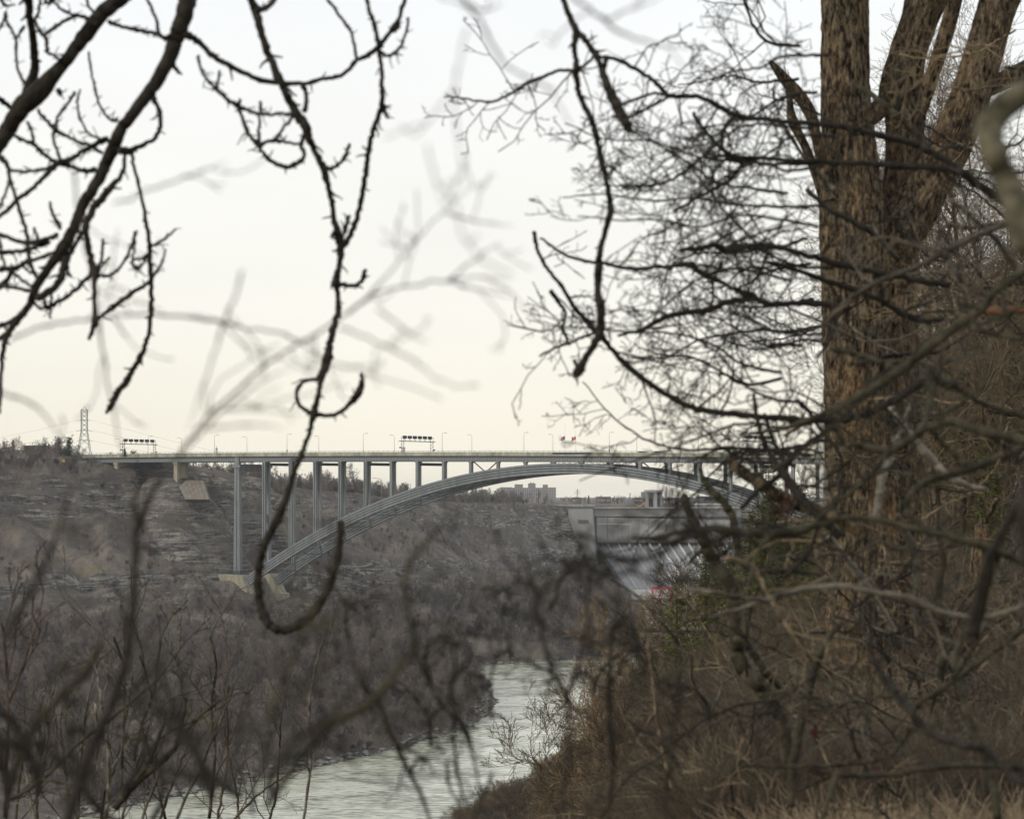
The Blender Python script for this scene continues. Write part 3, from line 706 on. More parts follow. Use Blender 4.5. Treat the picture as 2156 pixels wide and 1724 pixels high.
# main wall
slab(1251, 1068, 1560, 1087, 1905, 60, M['dam_concrete'], 'crest_wall', dam)
slab(1251, 1068, 1560, 1070.2, 1901, 4, M['parapet'], 'crest_coping', dam)
slab(1251, 1087.3, 1560, 1160, 1909, 60, M['dam_grey'], 'core_wall', dam)
jo = [1256, 1279, 1301.2, 1323.5, 1345, 1365.5, 1386.6, 1407, 1427.2, 1447, 1467, 1486, 1505, 1524, 1543]
for k in range(len(jo) - 1):
    slab(jo[k] + 0.35, 1089 + k * 0.45, jo[k + 1] - 0.35, 1141.5, 1902.5, 7, M['dam_concrete'], 'wall_bay', dam)
MB().beam(D_(1257, 1102.5, 1900), D_(1327, 1103.5, 1900), 0.5).build('pipe', M['white'], dam)
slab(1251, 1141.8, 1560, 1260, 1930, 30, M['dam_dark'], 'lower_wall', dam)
# penstocks: sloping decks with pale edge walls running down towards the viewer and the right
for k in range(len(jo) - 1):
    u0 = jo[k] + 11
    tp = D_(u0, 1144, 1903); bt = D_(u0 + 66, 1244, 1790)
    dirx = (bt - tp)
    e1 = tp + np.array([-3.0, 0, 0.0]); e2 = bt + np.array([-3.0, 0, 0])
    b = MB(); b.hexa([tp + (-2.4, 0, -6), tp + (3.6, 0, -6), bt + (3.6, 0, -6), bt + (-2.4, 0, -6), tp + (-2.4, 0, -1.6), tp + (3.6, 0, -1.6), bt + (3.6, 0, -1.6), bt + (-2.4, 0, -1.6)])
    b.build('penstock', M['dam_grey'], dam)
    b = MB(); b.hexa([tp + (3.6, 0, -6), tp + (4.4, 0, -6), bt + (4.4, 0, -6), bt + (3.6, 0, -6), tp + (3.6, 0, 0.4), tp + (4.4, 0, 0.4), bt + (4.4, 0, 0.4), bt + (3.6, 0, 0.4)])
    b.build('penstock_wall', M['white'] if 3 < k < 9 else M['dam_concrete'], dam)
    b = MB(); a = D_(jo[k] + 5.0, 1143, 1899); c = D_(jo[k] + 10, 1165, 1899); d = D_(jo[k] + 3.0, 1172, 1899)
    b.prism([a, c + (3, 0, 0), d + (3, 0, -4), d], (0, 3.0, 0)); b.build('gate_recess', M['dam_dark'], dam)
slab(1240, 1251, 1560, 1262, 1700, 90, M['dam_concrete'], 'powerhouse_roof', dam)
slab(1225, 1262.3, 1560, 1292, 1702, 88, M['dam_grey'], 'powerhouse', dam)
# crane
cr = empty('gantry_crane', P(1400, 1286, 1560)); tag(cr, 'red gantry crane standing on the powerhouse at the foot of the dam', 'crane')
def cb(u0, v0, u1, v1, y0, y1, mt, name):
    a, c = np.array(P(u0, v0, 1560)), np.array(P(u1, v1, 1560)); o0 = np.array(P(1400, 1286, 1560))
    MB().box(((a[0] + c[0]) / 2 - o0[0], (y0 + y1) / 2, (a[2] + c[2]) / 2 - o0[2]), ((c[0] - a[0]) / 2, (y1 - y0) / 2, (a[2] - c[2]) / 2)).build(name, mt, cr)
cb(1372, 1241, 1376, 1286, -1, 0, M['red_paint'], 'leg'); cb(1409, 1241, 1417, 1286, -1, 0, M['red_paint'], 'leg')
cb(1427.5, 1241, 1431.5, 1286, 7, 8, M['red_paint'], 'leg'); cb(1390, 1241, 1394, 1280, 7, 8, M['red_paint'], 'leg')
cb(1371, 1235, 1418, 1240.8, -1.2, 0.2, M['red_paint'], 'beam'); cb(1391, 1236, 1432.5, 1240.5, 7, 8.2, M['red_paint'], 'beam')
for uu in (1374, 1413): 
    a = np.array(P(uu, 1238, 1560)) - np.array(P(1400, 1286, 1560)); MB().beam(a + (0, 0, 0), a + (5.3, 7.5, 0), 0.9, 1.4).build('cross_beam', M['red_paint'], cr)
cb(1374, 1256, 1414, 1257.2, -0.6, -0.2, M['white'], 'rail')
o = slab(1366, 1257, 1440, 1288, 1575, 20, M['dam_concrete'], 'service_building'); tag(o, 'low pale concrete hall behind the red gantry crane', 'building')
slab(1376, 1265, 1408, 1284, 1574, 0.9, M['dam_dark'], 'doorway', o)

# ------------------------------------------------------------------ skyline buildings
def fbox(u0, v0, u1, v1, Y, dep, mt, name, parent): return slab(u0, v0, u1, v1, Y, dep, mt, name, parent)
apt = empty('apartment_block'); tag(apt, 'long brown apartment block with rows of small windows on the horizon under the arch', 'building')
YA = 4200
fbox(1052.4, 1025.5, 1078, 1062, YA - 14, 60, M['brick'], 'wing', apt)
fbox(1078.2, 1026.5, 1142.8, 1062, YA, 60, M['brick'], 'main_block', apt)
fbox(1143, 1026, 1170.5, 1062, YA - 10, 60, M['brick'], 'wing', apt)
fbox(1083.4, 1019.3, 1101, 1026.3, YA + 12, 30, M['brick'], 'roof_house', apt)
fbox(1112, 1017.4, 1127.5, 1026.3, YA + 12, 30, M['brick'], 'roof_house', apt); fbox(1116, 1015.2, 1119.4, 1017.2, YA + 16, 8, M['brick'], 'vent', apt); fbox(1122, 1015.6, 1124, 1017.2, YA + 16, 8, M['brick'], 'vent', apt)
fbox(1143, 1020.1, 1153.5, 1025.8, YA + 8, 30, M['brick'], 'roof_house', apt)
wm = MB(); wm.box((0, 0, 0), (0.62, 0.25, 0.5)); wme = wm.mesh('window', M['window'])
for (ua, ub, yy, n) in ((1054.5, 1066, YA - 14.3, 3), (1085, 1141, YA - 0.3, 13), (1154, 1169, YA - 10.3, 5)):
    for i in range(n):
        for j in range(8):
            o = link('window', wme, apt); o.location = P(ua + (ub - ua) * i / (n - 1), 1029.2 + j * 3.05, yy)
            o.scale = (1.3 if (i % 3 == 0) else 0.9, 1, 0.9)
gh = empty('gatehouse'); tag(gh, 'pale concrete intake tower with open frame on top of the dam', 'tower')
fbox(1359.7, 1031.5, 1366, 1069.3, 1960, 20, M['dam_concrete'], 'pillar', gh); fbox(1376.5, 1031.5, 1383.5, 1069.3, 1955, 20, M['dam_concrete'], 'pillar', gh)
fbox(1389.5, 1031.5, 1394.8, 1069.3, 1960, 20, M['dam_concrete'], 'pillar', gh); fbox(1359.7, 1031.3, 1394.8, 1036, 1954, 28, M['dam_concrete'], 'lintel', gh)
fbox(1366, 1036, 1376.5, 1048.5, 1962, 14, M['parapet'], 'panel', gh); fbox(1383.5, 1036, 1389.5, 1048.5, 1962, 14, M['dam_grey'], 'panel', gh)
fbox(1366, 1048.6, 1376.5, 1069.3, 1968, 8, M['dam_dark'], 'opening', gh); fbox(1383.5, 1048.6, 1389.5, 1069.3, 1968, 8, M['dam_dark'], 'opening', gh)
fbox(1351.3, 1035.3, 1359.5, 1048.5, 1964, 14, M['dam_grey'], 'side_wing', gh); fbox(1353, 1048.6, 1358, 1056, 1966, 8, M['brick_dark'], 'side_base', gh)
def simple(u0, v0, u1, v1, Y, mt, label, cat='building', roofm=None, nw=4, gable=False):
    b0 = empty(cat.replace(' ', '_')); tag(b0, label, cat)
    fbox(u0, v0, u1, v1, Y, 20, mt, 'wall', b0)
    a, c = D_(u0, v0, Y), D_(u1, v1, Y)
    if gable:
        hh = (c[0] - a[0]) * 0.22; m_ = (a + c) / 2
        MB().prism([(a[0] - .6, Y - .5, a[2]), (c[0] + .6, Y - .5, a[2]), (c[0] - hh, Y - .5, a[2] + hh), (a[0] + hh, Y - .5, a[2] + hh)], (0, 21, 0)).build('roof', roofm or M['roof'], b0)
    else: fbox(u0 - 0.3, v0 - 0.7, u1 + 0.3, v0 - 0.05, Y - 0.5, 21, roofm or M['roof'], 'roof', b0)
    for i in range(nw):
        uu = u0 + (u1 - u0) * (i + 0.5) / nw; du = (u1 - u0) / nw * 0.22
        fbox(uu - du, v0 + (v1 - v0) * 0.25, uu + du, v0 + (v1 - v0) * 0.5, Y - 0.3, 0.35, M['window'], 'window', b0)
    return b0
simple(1206.3, 1047.5, 1224, 1064, 2600, M['brick_dark'], 'small dark brick building on the skyline right of the apartment block')
simple(1257.8, 1046.2, 1286, 1064, 2500, M['brick_dark'], 'long dark brick building on the skyline above the left end of the dam', nw=7)
simple(1336.8, 1049.5, 1352, 1060, 2050, M['brick_dark'], 'small brown shed left of the concrete intake tower', nw=3)
simple(1395.5, 1049.5, 1428, 1069, 2100, M['brick_dark'], 'dark factory hall right of the concrete intake tower', nw=5)
simple(1403, 1047.5, 1423, 1049.4, 2120, M['white'], 'white roof strip behind the dark factory hall', nw=0)
simple(1423, 1047.3, 1434, 1050.5, 2118, M['blue'], 'bright blue roof behind the dark factory hall', nw=0, roofm=M['blue'])
simple(1460, 1056, 1512, 1068, 2400, M['roof'], 'hip roofed dark house on the skyline near the right foot of the arch', nw=4, gable=True)
simple(1528, 1052, 1548, 1066, 2400, M['brick'], 'brown building mostly behind branches right of the hip roofed house', nw=3)
cn = empty('canopy'); tag(cn, 'long white flat canopy on thin posts along the dam crest', 'canopy')
fbox(1444, 1060.2, 1540, 1062.6, 1990, 12, M['white'], 'roof', cn); fbox(1462, 1062.8, 1466, 1073, 1995, 4, M['white'], 'pier', cn)
for i in range(24): fbox(1446 + i * 4, 1062.8, 1446.6 + i * 4, 1070, 1991, 0.4, M['galv'], 'post', cn)
fn = empty('railing'); tag(fn, 'thin pale railing with posts along the top of the dam', 'railing')
for i in range(60): fbox(1095 + i * 7.6, 1062.2, 1095.5 + i * 7.6, 1068, 1900, 0.25, M['galv'], 'post', fn)
fbox(1095, 1062, 1545, 1062.5, 1899.7, 0.2, M['galv'], 'rail', fn)
ex = empty('excavator', P(1346, 1069, 1935)); tag(ex, 'small orange excavator on the dam crest left of the intake tower', 'excavator')
MB().box((0, 0, 0.4), (1.8, 1.2, 0.4)).build('track', M['tyre'], ex); MB().box((0, 0, 1.4), (1.7, 1.2, 0.6)).build('body', M['orange'], ex); MB().box((-0.5, 0, 2.2), (0.6, 0.8, 0.5)).build('cab', M['glass'], ex)
b = MB(); b.beam((1, 0, 1.8), (3.4, 0, 3.2), 0.35); b.beam((3.4, 0, 3.2), (4.6, 0, 1.2), 0.3); b.build('boom', M['orange'], ex)
# a long guard wall and road on the far left bank
o = MB().beam(P(560, 1034, 1330), P(900, 1060, 1650), 0.3, 0.5).build('guard_rail', M['white']); tag(o, 'pale road guard rail on the far left hillside behind the bridge columns', 'guard rail')
o = slab(908, 1045.5, 985, 1056, 1830, 1, M['parapet'], 'retaining_wall'); tag(o, 'low pale wall on the far rim seen below the arch', 'wall')
for i in range(10): slab(910 + 7.5 * i, 1046, 910.6 + 7.5 * i, 1056.2, 1829.6, 0.35, M['brick'], 'joint', o)

# highway lamps far behind
for k, (u, v0, v1, Y, lab) in enumerate([(802.6, 1040, 1008, 1450, 'far highway lamp with small sign seen between the bridge columns'), (864.6, 1044, 1019.5, 1600, 'far highway lamp just above the arch rib'),
        (1002, 1050, 1034.5, 2300, 'thin far lamp post at the left of the skyline gap under the arch'), (1048, 1050, 1035, 2300, 'thin far lamp post left of the apartment block'), (1152, 1066, 1049, 1950, 'thin lamp post on the dam crest before the apartment block'), (1186, 1066, 1054, 1950, 'short lamp post on the dam crest right of the apartment block'),
        (1317, 1068, 1046, 1950, 'thin lamp post on the dam crest left of the intake tower')]):
    e0 = empty('street_lamp', P(u, v0, Y)); tag(e0, lab, 'street lamp', 'far highway lamps')
    h = (v0 - v1) / F * Y
    MB().beam((0, 0, 0), (0, 0, h), 0.28).build('lamp_post', M['galv'], e0)
    MB().beam((0, 0, h), (-h * 0.42, 0, h * 1.06), 0.2).build('lamp_arm', M['galv'], e0); MB().box((-h * 0.46, 0, h * 1.06), (0.7, 0.2, 0.15)).build('lamp_head', M['galv'], e0)
    if k == 0: MB().box((-1.2, 0, h * 0.45), (1.0, 0.1, 1.2)).build('sign', M['sign_back'], e0)

# lattice pylons
def lattice(u, vb, vt, wb, wt, Y, label, arms, wm_=0.45):
    base = np.array(P(u, vb, Y)); k = Y / F; h = (vb - vt) * k; e0 = empty('transmission_tower', base); tag(e0, label, 'pylon', None)
    def hw(z):
        t = z / h; x = (t / wm_) if t < wm_ else 1; return ((wb * (1 - min(x, 1)) + wt * min(x, 1)) / 2) * k
    zs = [0]; 
    while zs[-1] < h * 0.93: zs.append(zs[-1] + max(hw(zs[-1]) * 1.5, 0.8 * k * 3))
    zs[-1] = h * 0.94
    t_ = max(0.13, 0.45 * k)
    for sx in (-1, 1):
        for sy in (-1, 1):
            b = MB()
            for a, c in zip(zs[:-1], zs[1:]): b.beam((sx * hw(a), sy * hw(a), a), (sx * hw(c), sy * hw(c), c), t_ * 1.3)
            b.build('leg', M['galv'], e0)
    b = MB()
    for a, c in zip(zs[:-1], zs[1:]):
        for sy in (-1, 1):
            b.beam((-hw(a), sy * hw(a), a), (hw(c), sy * hw(c), c), t_); b.beam((hw(a), sy * hw(a), a), (-hw(c), sy * hw(c), c), t_)
            b.beam((sy * hw(a), -hw(a), a), (sy * hw(c), hw(c), c), t_); b.beam((sy * hw(a), hw(a), a), (sy * hw(c), -hw(c), c), t_)
    b.build('lattice', M['galv'], e0)
    b = MB(); z1 = h * 0.94; b.beam((-hw(z1), 0, z1), (0, 0, h), t_); b.beam((hw(z1), 0, z1), (0, 0, h), t_); b.beam((-hw(z1), 0, z1), (hw(z1), 0, z1), t_ * 1.5); b.build('peak', M['galv'], e0)
    for v, al in arms:
        z = (vb - v) * k; b = MB(); b.beam((-al * k * 0.6, 0, z), (al * k * 0.6, 0, z), t_ * 1.8); b.beam((-al * k * .55, 0, z), (-al * k, 0, z - al * k * 0.12), t_ * 1.4); b.beam((al * k * .55, 0, z), (al * k, 0, z - al * k * 0.12), t_ * 1.4)
        b.build('cross_arm', M['galv'], e0)
    return e0
lattice(177.5, 958, 856.3, 27, 12.5, 1260, 'tall steel lattice transmission tower behind the left end of the bridge', [(884, 13), (906, 17), (927, 16)], 0.5)
lattice(1215.7, 1062, 1028.5, 4, 2.0, 4200, 'small distant twin armed pylon right of the apartment block', [(1034, 6), (1038.5, 8)], 0.3)
lattice(1403, 1062, 1022, 6, 2.5, 3000, 'small distant lattice pylon behind the intake tower', [(1029, 3), (1035, 4)], 0.5)
lattice(1326.5, 1062, 1038, 4, 1.5, 3600, 'tiny distant pylon with y shaped head left of the intake tower', [(1039, 3)], 0.4)
lattice(456, 1010, 939, 8, 3, 1700, 'thin distant lattice mast beside the second lamp at the left of the bridge', [(945, 2)], 0.6)
lattice(996, 1052, 1019, 5, 2, 2900, 'small distant lattice pylon just right of the arch rib near the skyline', [(1024, 3)], 0.5)
lattice(1014, 1052, 1018, 3, 2.4, 3100, 'narrow distant pylon between the arch rib and apartment block', [(1022, 3), (1026, 3)], 0.2)
# wires from the tall tower
for k, (u0, v0, u1, v1) in enumerate([(164, 884, -60, 930), (160, 906, -60, 955), (191, 884, 640, 990), (195, 906, 640, 1000), (192, 927, 520, 985)]):
    tt = np.linspace(0, 1, 14); pts = [P(u0 + (u1 - u0) * t, v0 + (v1 - v0) * t + 16 * t * (1 - t), 1260 + 60 * t) for t in tt]
    o = MB().tubes([pts], [[0.035] * 14], 3).build('power_line', M['sign_back']); tag(o, ['upper wire running left from the lattice tower', 'lower wire running left from the lattice tower', 'upper wire running right from the lattice tower behind the gantry', 'middle wire running right from the lattice tower', 'lowest wire running right from the lattice tower over the bridge'][k], 'power line')

# houses and hut on the left plateau
def house(u0, v0, u1, v1, Y, wallm, roofm, label, nw=2):
    b0 = empty('house'); tag(b0, label, 'house'); a, c = D_(u0, v0, Y), D_(u1, v1, Y)
    fbox(u0, v0, u1, v1 + 15, Y, 9, wallm, 'wall', b0); m_ = (a[0] + c[0]) / 2; hh = (c[0] - a[0]) * 0.30
    MB().prism([(a[0] - .5, Y - .5, a[2] - 0.1), (c[0] + .5, Y - .5, a[2] - 0.1), (m_, Y - .5, a[2] + hh)], (0, 10, 0)).build('roof', roofm, b0)
    for i in range(nw): uu = u0 + (u1 - u0) * (i + .5) / nw; fbox(uu - 1.2, v0 + 1.5, uu + 1.2, v0 + 4.5, Y - 0.2, 0.3, M['window'], 'window', b0)
    return b0
house(29, 969, 45, 977, 1150, M['concrete_brown'], M['white'], 'small house with pale gable among bare trees at the far left')
house(82, 973, 94, 979, 1150, M['brick_dark'], M['parapet'], 'small cottage with pale roof right of the pale gabled house')
hb = empty('house'); tag(hb, 'large dark flat roofed house behind the trees at the upper left', 'house')
fbox(49, 939, 91, 975, 1230, 14, M['brick_dark'], 'wall', hb); fbox(47, 937.6, 93, 938.9, 1229, 16, M['roof'], 'roof', hb)
for i in range(5): fbox(53 + i * 8, 943, 56 + i * 8, 948, 1229.7, 0.4, M['glass'], 'window', hb)
hb = empty('utility_hut'); tag(hb, 'small brown utility hut on the hilltop between pier and pylon', 'hut')
fbox(422.5, 991, 443.5, 1006, 1175, 5, M['concrete_brown'], 'wall', hb); fbox(421.5, 989.4, 444.5, 990.9, 1174.5, 6, M['roof'], 'roof', hb); fbox(427, 994, 431, 1004, 1174.8, 0.3, M['brick_dark'], 'door', hb)
o = MB().box(P(134, 970, 1105), (0.5, 0.05, 0.5)).build('warning_sign', M['yellow']); tag(o, 'tiny yellow warning sign among scrub at the left end of the bridge', 'sign')
o = MB().box(P(572, 1162, 1105), (0.01, 0.01, 0.01)).build('unused', M['white']); bpy.data.objects.remove(o)
# ------------------------------------------------------------------ branching wood
def unit(a): return a / (np.linalg.norm(a, axis=-1, keepdims=True) + 1e-9)
def grow(Pp, R, m, ln, k, ang, r, wig=0.25, up=0.0, t0=0.15, rg=None, rs=0.55, flat=None, tip=0.35):
    """children of every path: Pp (N,k0,3), R (N,k0) -> (N*m,k,3)"""
    N0, k0, _ = Pp.shape
    t = t0 + (0.97 - t0) * (np.arange(m)[None, :] + r.random((N0, m))) / m
    f = t * (k0 - 1); i = np.clip(f.astype(int), 0, k0 - 2); fr = (f - i)[..., None]
    n_ = np.arange(N0)[:, None]
    base = Pp[n_, i] * (1 - fr) + Pp[n_, i + 1] * fr
    tan = unit(Pp[n_, i + 1] - Pp[n_, i])
    rb = R[n_, i] * (1 - fr[..., 0]) + R[n_, i + 1] * fr[..., 0]
    q = r.normal(size=base.shape)
    if flat is not None: q = q * np.array(flat)
    q = unit(q - (q * tan).sum(-1, keepdims=True) * tan)
    a = ang * (0.7 + 0.6 * r.random((N0, m, 1)))
    d = unit(tan * np.cos(a) + q * np.sin(a) + np.array([0, 0, up]))
    L_ = ln * (1.15 - 0.7 * t) * (0.6 + 0.7 * r.random((N0, m)))
    if rg is not None: L_ = L_ * np.broadcast_to(rg[:, None], L_.shape)
    out = [base]; p = base
    for j in range(k - 1):
        p = p + d * (L_ / (k - 1))[..., None]; out.append(p)
        w_ = r.normal(size=d.shape) * wig
        if flat is not None: w_ = w_ * np.array(flat)
        d = unit(d + w_ + np.array([0, 0, up * 0.25]))
    Q = np.stack(out, 2).reshape(N0 * m, k, 3)
    r0 = np.minimum(rb * rs, rb * 0.9).reshape(-1)
    Rr = r0[:, None] * np.linspace(1, tip, k)[None, :]
    return Q, Rr, (L_ / ln).reshape(-1)

def tree_paths(seed, h, spread=0.35, trunk_r=0.012, counts=(9, 6, 5), up=0.25, lens=(0.45, 0.5, 0.5), minr=0.0, stems=1, wig=0.25, base_t=0.25):
    r = np.random.default_rng(seed); lv = []
    Pn = []; Rn = []
    for s_ in range(stems):
        a = r.random() * 6.28; d = np.array([math.cos(a), math.sin(a), 0]) * (0.12 if stems == 1 else spread)
        pts = [np.zeros(3)]; dd = unit(np.array([0, 0, 1.0]) + d)
        for j in range(7):
            pts.append(pts[-1] + dd * h * (0.98 if stems == 1 else 0.8 + 0.2 * r.random()) / 7); dd = unit(dd + r.normal(size=3) * 0.08 + np.array([0, 0, 0.05]))
        Pn.append(pts); Rn.append(h * trunk_r * np.linspace(1, 0.18, 8) * (1 if stems == 1 else 0.6))
    Pp = np.array(Pn); R = np.array(Rn); lv.append((Pp, R)); ln = h
    angs = (0.75, 0.7, 0.75, 0.8)
    for i, m in enumerate(counts):
        ln = ln * lens[min(i, len(lens) - 1)]
        Pp, R, _ = grow(Pp, R, m, ln, 6 if i == 0 else (4 if i == 1 else 3), angs[min(i, 3)], r, wig, up * (1 if i == 0 else 0.5), base_t if i == 0 else 0.15)
        R = np.maximum(R, minr); lv.append((Pp, R))
    return lv
def tree_meshes(name, seed, h, mt, mt2=None, sides=(6, 4, 3, 3, 3), minr=0.01, split=True, **kw):
    lv = tree_paths(seed, h, minr=minr, **kw)
    a = MB(); a.tubes(lv[0][0], lv[0][1], sides[0])
    if split:
        b = MB()
        for i, (p, R) in enumerate(lv[1:]): b.tubes(p, R, sides[min(i + 1, 4)])
        return a.mesh('trunk', mt), b.mesh('crown', mt2 or mt)
    for i, (p, R) in enumerate(lv[1:]): a.tubes(p, R, sides[min(i + 1, 4)])
    return a.mesh(name, mt)

def visible(X, Y, Z, m=60):
    u = 1078 + F * X / Y; v = HZ - F * Z / Y
    return (u > -m) & (u < 2156 + m) & (v < 1724 + m * 2) & (v > -m)

# ---- far slope trees: bare grey crowns, 300 of them single, the rest one mass
mat_f = [M['far_twig'], M['far_twig_red']]
far_mesh = []
for i in range(7):
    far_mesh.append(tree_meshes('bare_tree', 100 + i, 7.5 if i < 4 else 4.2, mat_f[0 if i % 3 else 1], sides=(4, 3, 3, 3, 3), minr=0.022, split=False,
                                counts=(9, 6, 5) if i < 4 else (8, 5, 4), stems=1 if i < 4 else 4, trunk_r=0.014, up=0.35))
rs = np.random.default_rng(21)
def slope_points(n, x0, x1, y0, y1, cond):
    X = rs.uniform(x0, x1, n); Y = rs.uniform(y0 ** .5, y1 ** .5, n) ** 2
    Z = height(X, Y); e_ = 1.5
    sx = (height(X + e_, Y) - height(X - e_, Y)) / (2 * e_); sy = (height(X, Y + e_) - height(X, Y - e_)) / (2 * e_)
    sl = np.hypot(sx, sy)
    ok = visible(X, Y, Z) & (Z > WZ + 0.6) & cond(X, Y, Z, sl)
    return X[ok], Y[ok], Z[ok]
def TL(X, Y):
    a = np.maximum(-sdist(X, Y, SHORE_L), 0); c = np.maximum(sdist(X, Y, WALL_L), 0); return np.where(c > 0, a / (a + c + 1e-6), 1.0)
sbr = lambda X, Y: (np.abs((Y - 1020.2) + 0.682 * X - 14) / 1.21 < 15)     # corridor under the bridge
dens = lambda X, Y: vn(X / 18 + 9, Y / 18) + 0.5 * vn(X / 6, Y / 6 + 3)
LX, LY, LZ = slope_points(52000, -330, 130, 560, 1900, lambda X, Y, Z, sl: (sdist(X, Y, SHORE_L) < -1) & (sl < 1.1) & ((TL(X, Y) < 0.53) | (TL(X, Y) > 0.999) | (rs.random(len(X)) < np.where(dens(X * 0.6, Y * 0.6 + 300) > 0.74, 0.7, 0.16))) & (dens(X, Y) > 0.50 + 0.30 * rs.random(len(X))) & ~(sbr(X, Y) & (Z > -45)) & ~((np.hypot(X + 143, Y - 1113) < 14)) & ~((Y < 1100) & (Y > 1062) & (X > -135) & (X < -85)))
fr_ = (LY - 560) / 1340
keep = rs.random(len(LX)) < np.clip(1.15 - 0.5 * fr_, 0.4, 1)
LX, LY, LZ = LX[keep], LY[keep], LZ[keep]
tl_ = TL(LX, LY); size = rs.uniform(0.55, 1.25, len(LX)) * np.where((tl_ > 0.53) & (tl_ < 0.999), 0.5, 1.0) * np.where((LZ > 9) & (1078 + F * LX / LY > 168), 0.35, 1.0)
scr = size / LY; order = np.argsort(-scr)
single = order[:1]; rest = order[1:]
src = []
for n_, k in enumerate(single):
    o = link('bare_tree', far_mesh[int(rs.integers(0, 4))]); o.location = (LX[k], LY[k], LZ[k] - 0.2); o.rotation_euler = (0, 0, rs.uniform(0, 6.28)); o.scale = (size[k],) * 3
    tag(o, 'leafless grey brown tree in the thicket on the far river bank', 'tree', 'leafless trees of the thicket on the far bank')
    if n_ < 1: src.append(o)

def scatter(name, X, Y, Z, S, meshes, label, mtw=None, rotx=0.12):
    """one object of many copies: a points mesh with instances set by geometry nodes"""
    me = bpy.data.meshes.new(name); me.vertices.add(len(X)); me.vertices.foreach_set('co', np.stack([X, Y, Z], -1).astype(np.float32).ravel())
    at = me.attributes.new('size', 'FLOAT', 'POINT'); at.data.foreach_set('value', np.asarray(S, np.float32))
    o = bpy.data.objects.new(name, me); col.objects.link(o); tag(o, label, kind='stuff')
    ng = bpy.data.node_groups.new(name, 'GeometryNodeTree')
    ng.interface.new_socket('Geometry', in_out='INPUT', socket_type='NodeSocketGeometry'); ng.interface.new_socket('Geometry', in_out='OUTPUT', socket_type='NodeSocketGeometry')
    gi = ng.nodes.new('NodeGroupInput'); go = ng.nodes.new('NodeGroupOutput')
    ip = ng.nodes.new('GeometryNodeInstanceOnPoints'); ip.inputs['Pick Instance'].default_value = True
    jn = ng.nodes.new('GeometryNodeGeometryToInstance')
    for ob in meshes:
        oi = ng.nodes.new('GeometryNodeObjectInfo'); oi.inputs['Object'].default_value = ob; oi.inputs['As Instance'].default_value = False
        ng.links.new(oi.outputs['Geometry'], jn.inputs[0])
    ng.links.new(gi.outputs[0], ip.inputs['Points']); ng.links.new(jn.outputs[0], ip.inputs['Instance'])
    rv = ng.nodes.new('FunctionNodeRandomValue'); rv.data_type = 'INT'; rv.inputs['Min'].default_value = 0; rv.inputs['Max'].default_value = len(meshes) - 1
    ng.links.new(rv.outputs[2], ip.inputs['Instance Index'])
    rr_ = ng.nodes.new('FunctionNodeRandomValue'); rr_.data_type = 'FLOAT_VECTOR'; rr_.inputs['Min'].default_value = (-rotx, -rotx, 0); rr_.inputs['Max'].default_value = (rotx, rotx, 6.28)
    rr_.inputs['Seed'].default_value = 5
    ng.links.new(rr_.outputs[0], ip.inputs['Rotation'])
    na = ng.nodes.new('GeometryNodeInputNamedAttribute'); na.data_type = 'FLOAT'; na.inputs['Name'].default_value = 'size'
    ng.links.new(na.outputs[0], ip.inputs['Scale']); ng.links.new(ip.outputs[0], go.inputs[0])
    md = o.modifiers.new('scatter', 'NODES'); md.node_group = ng
    return o
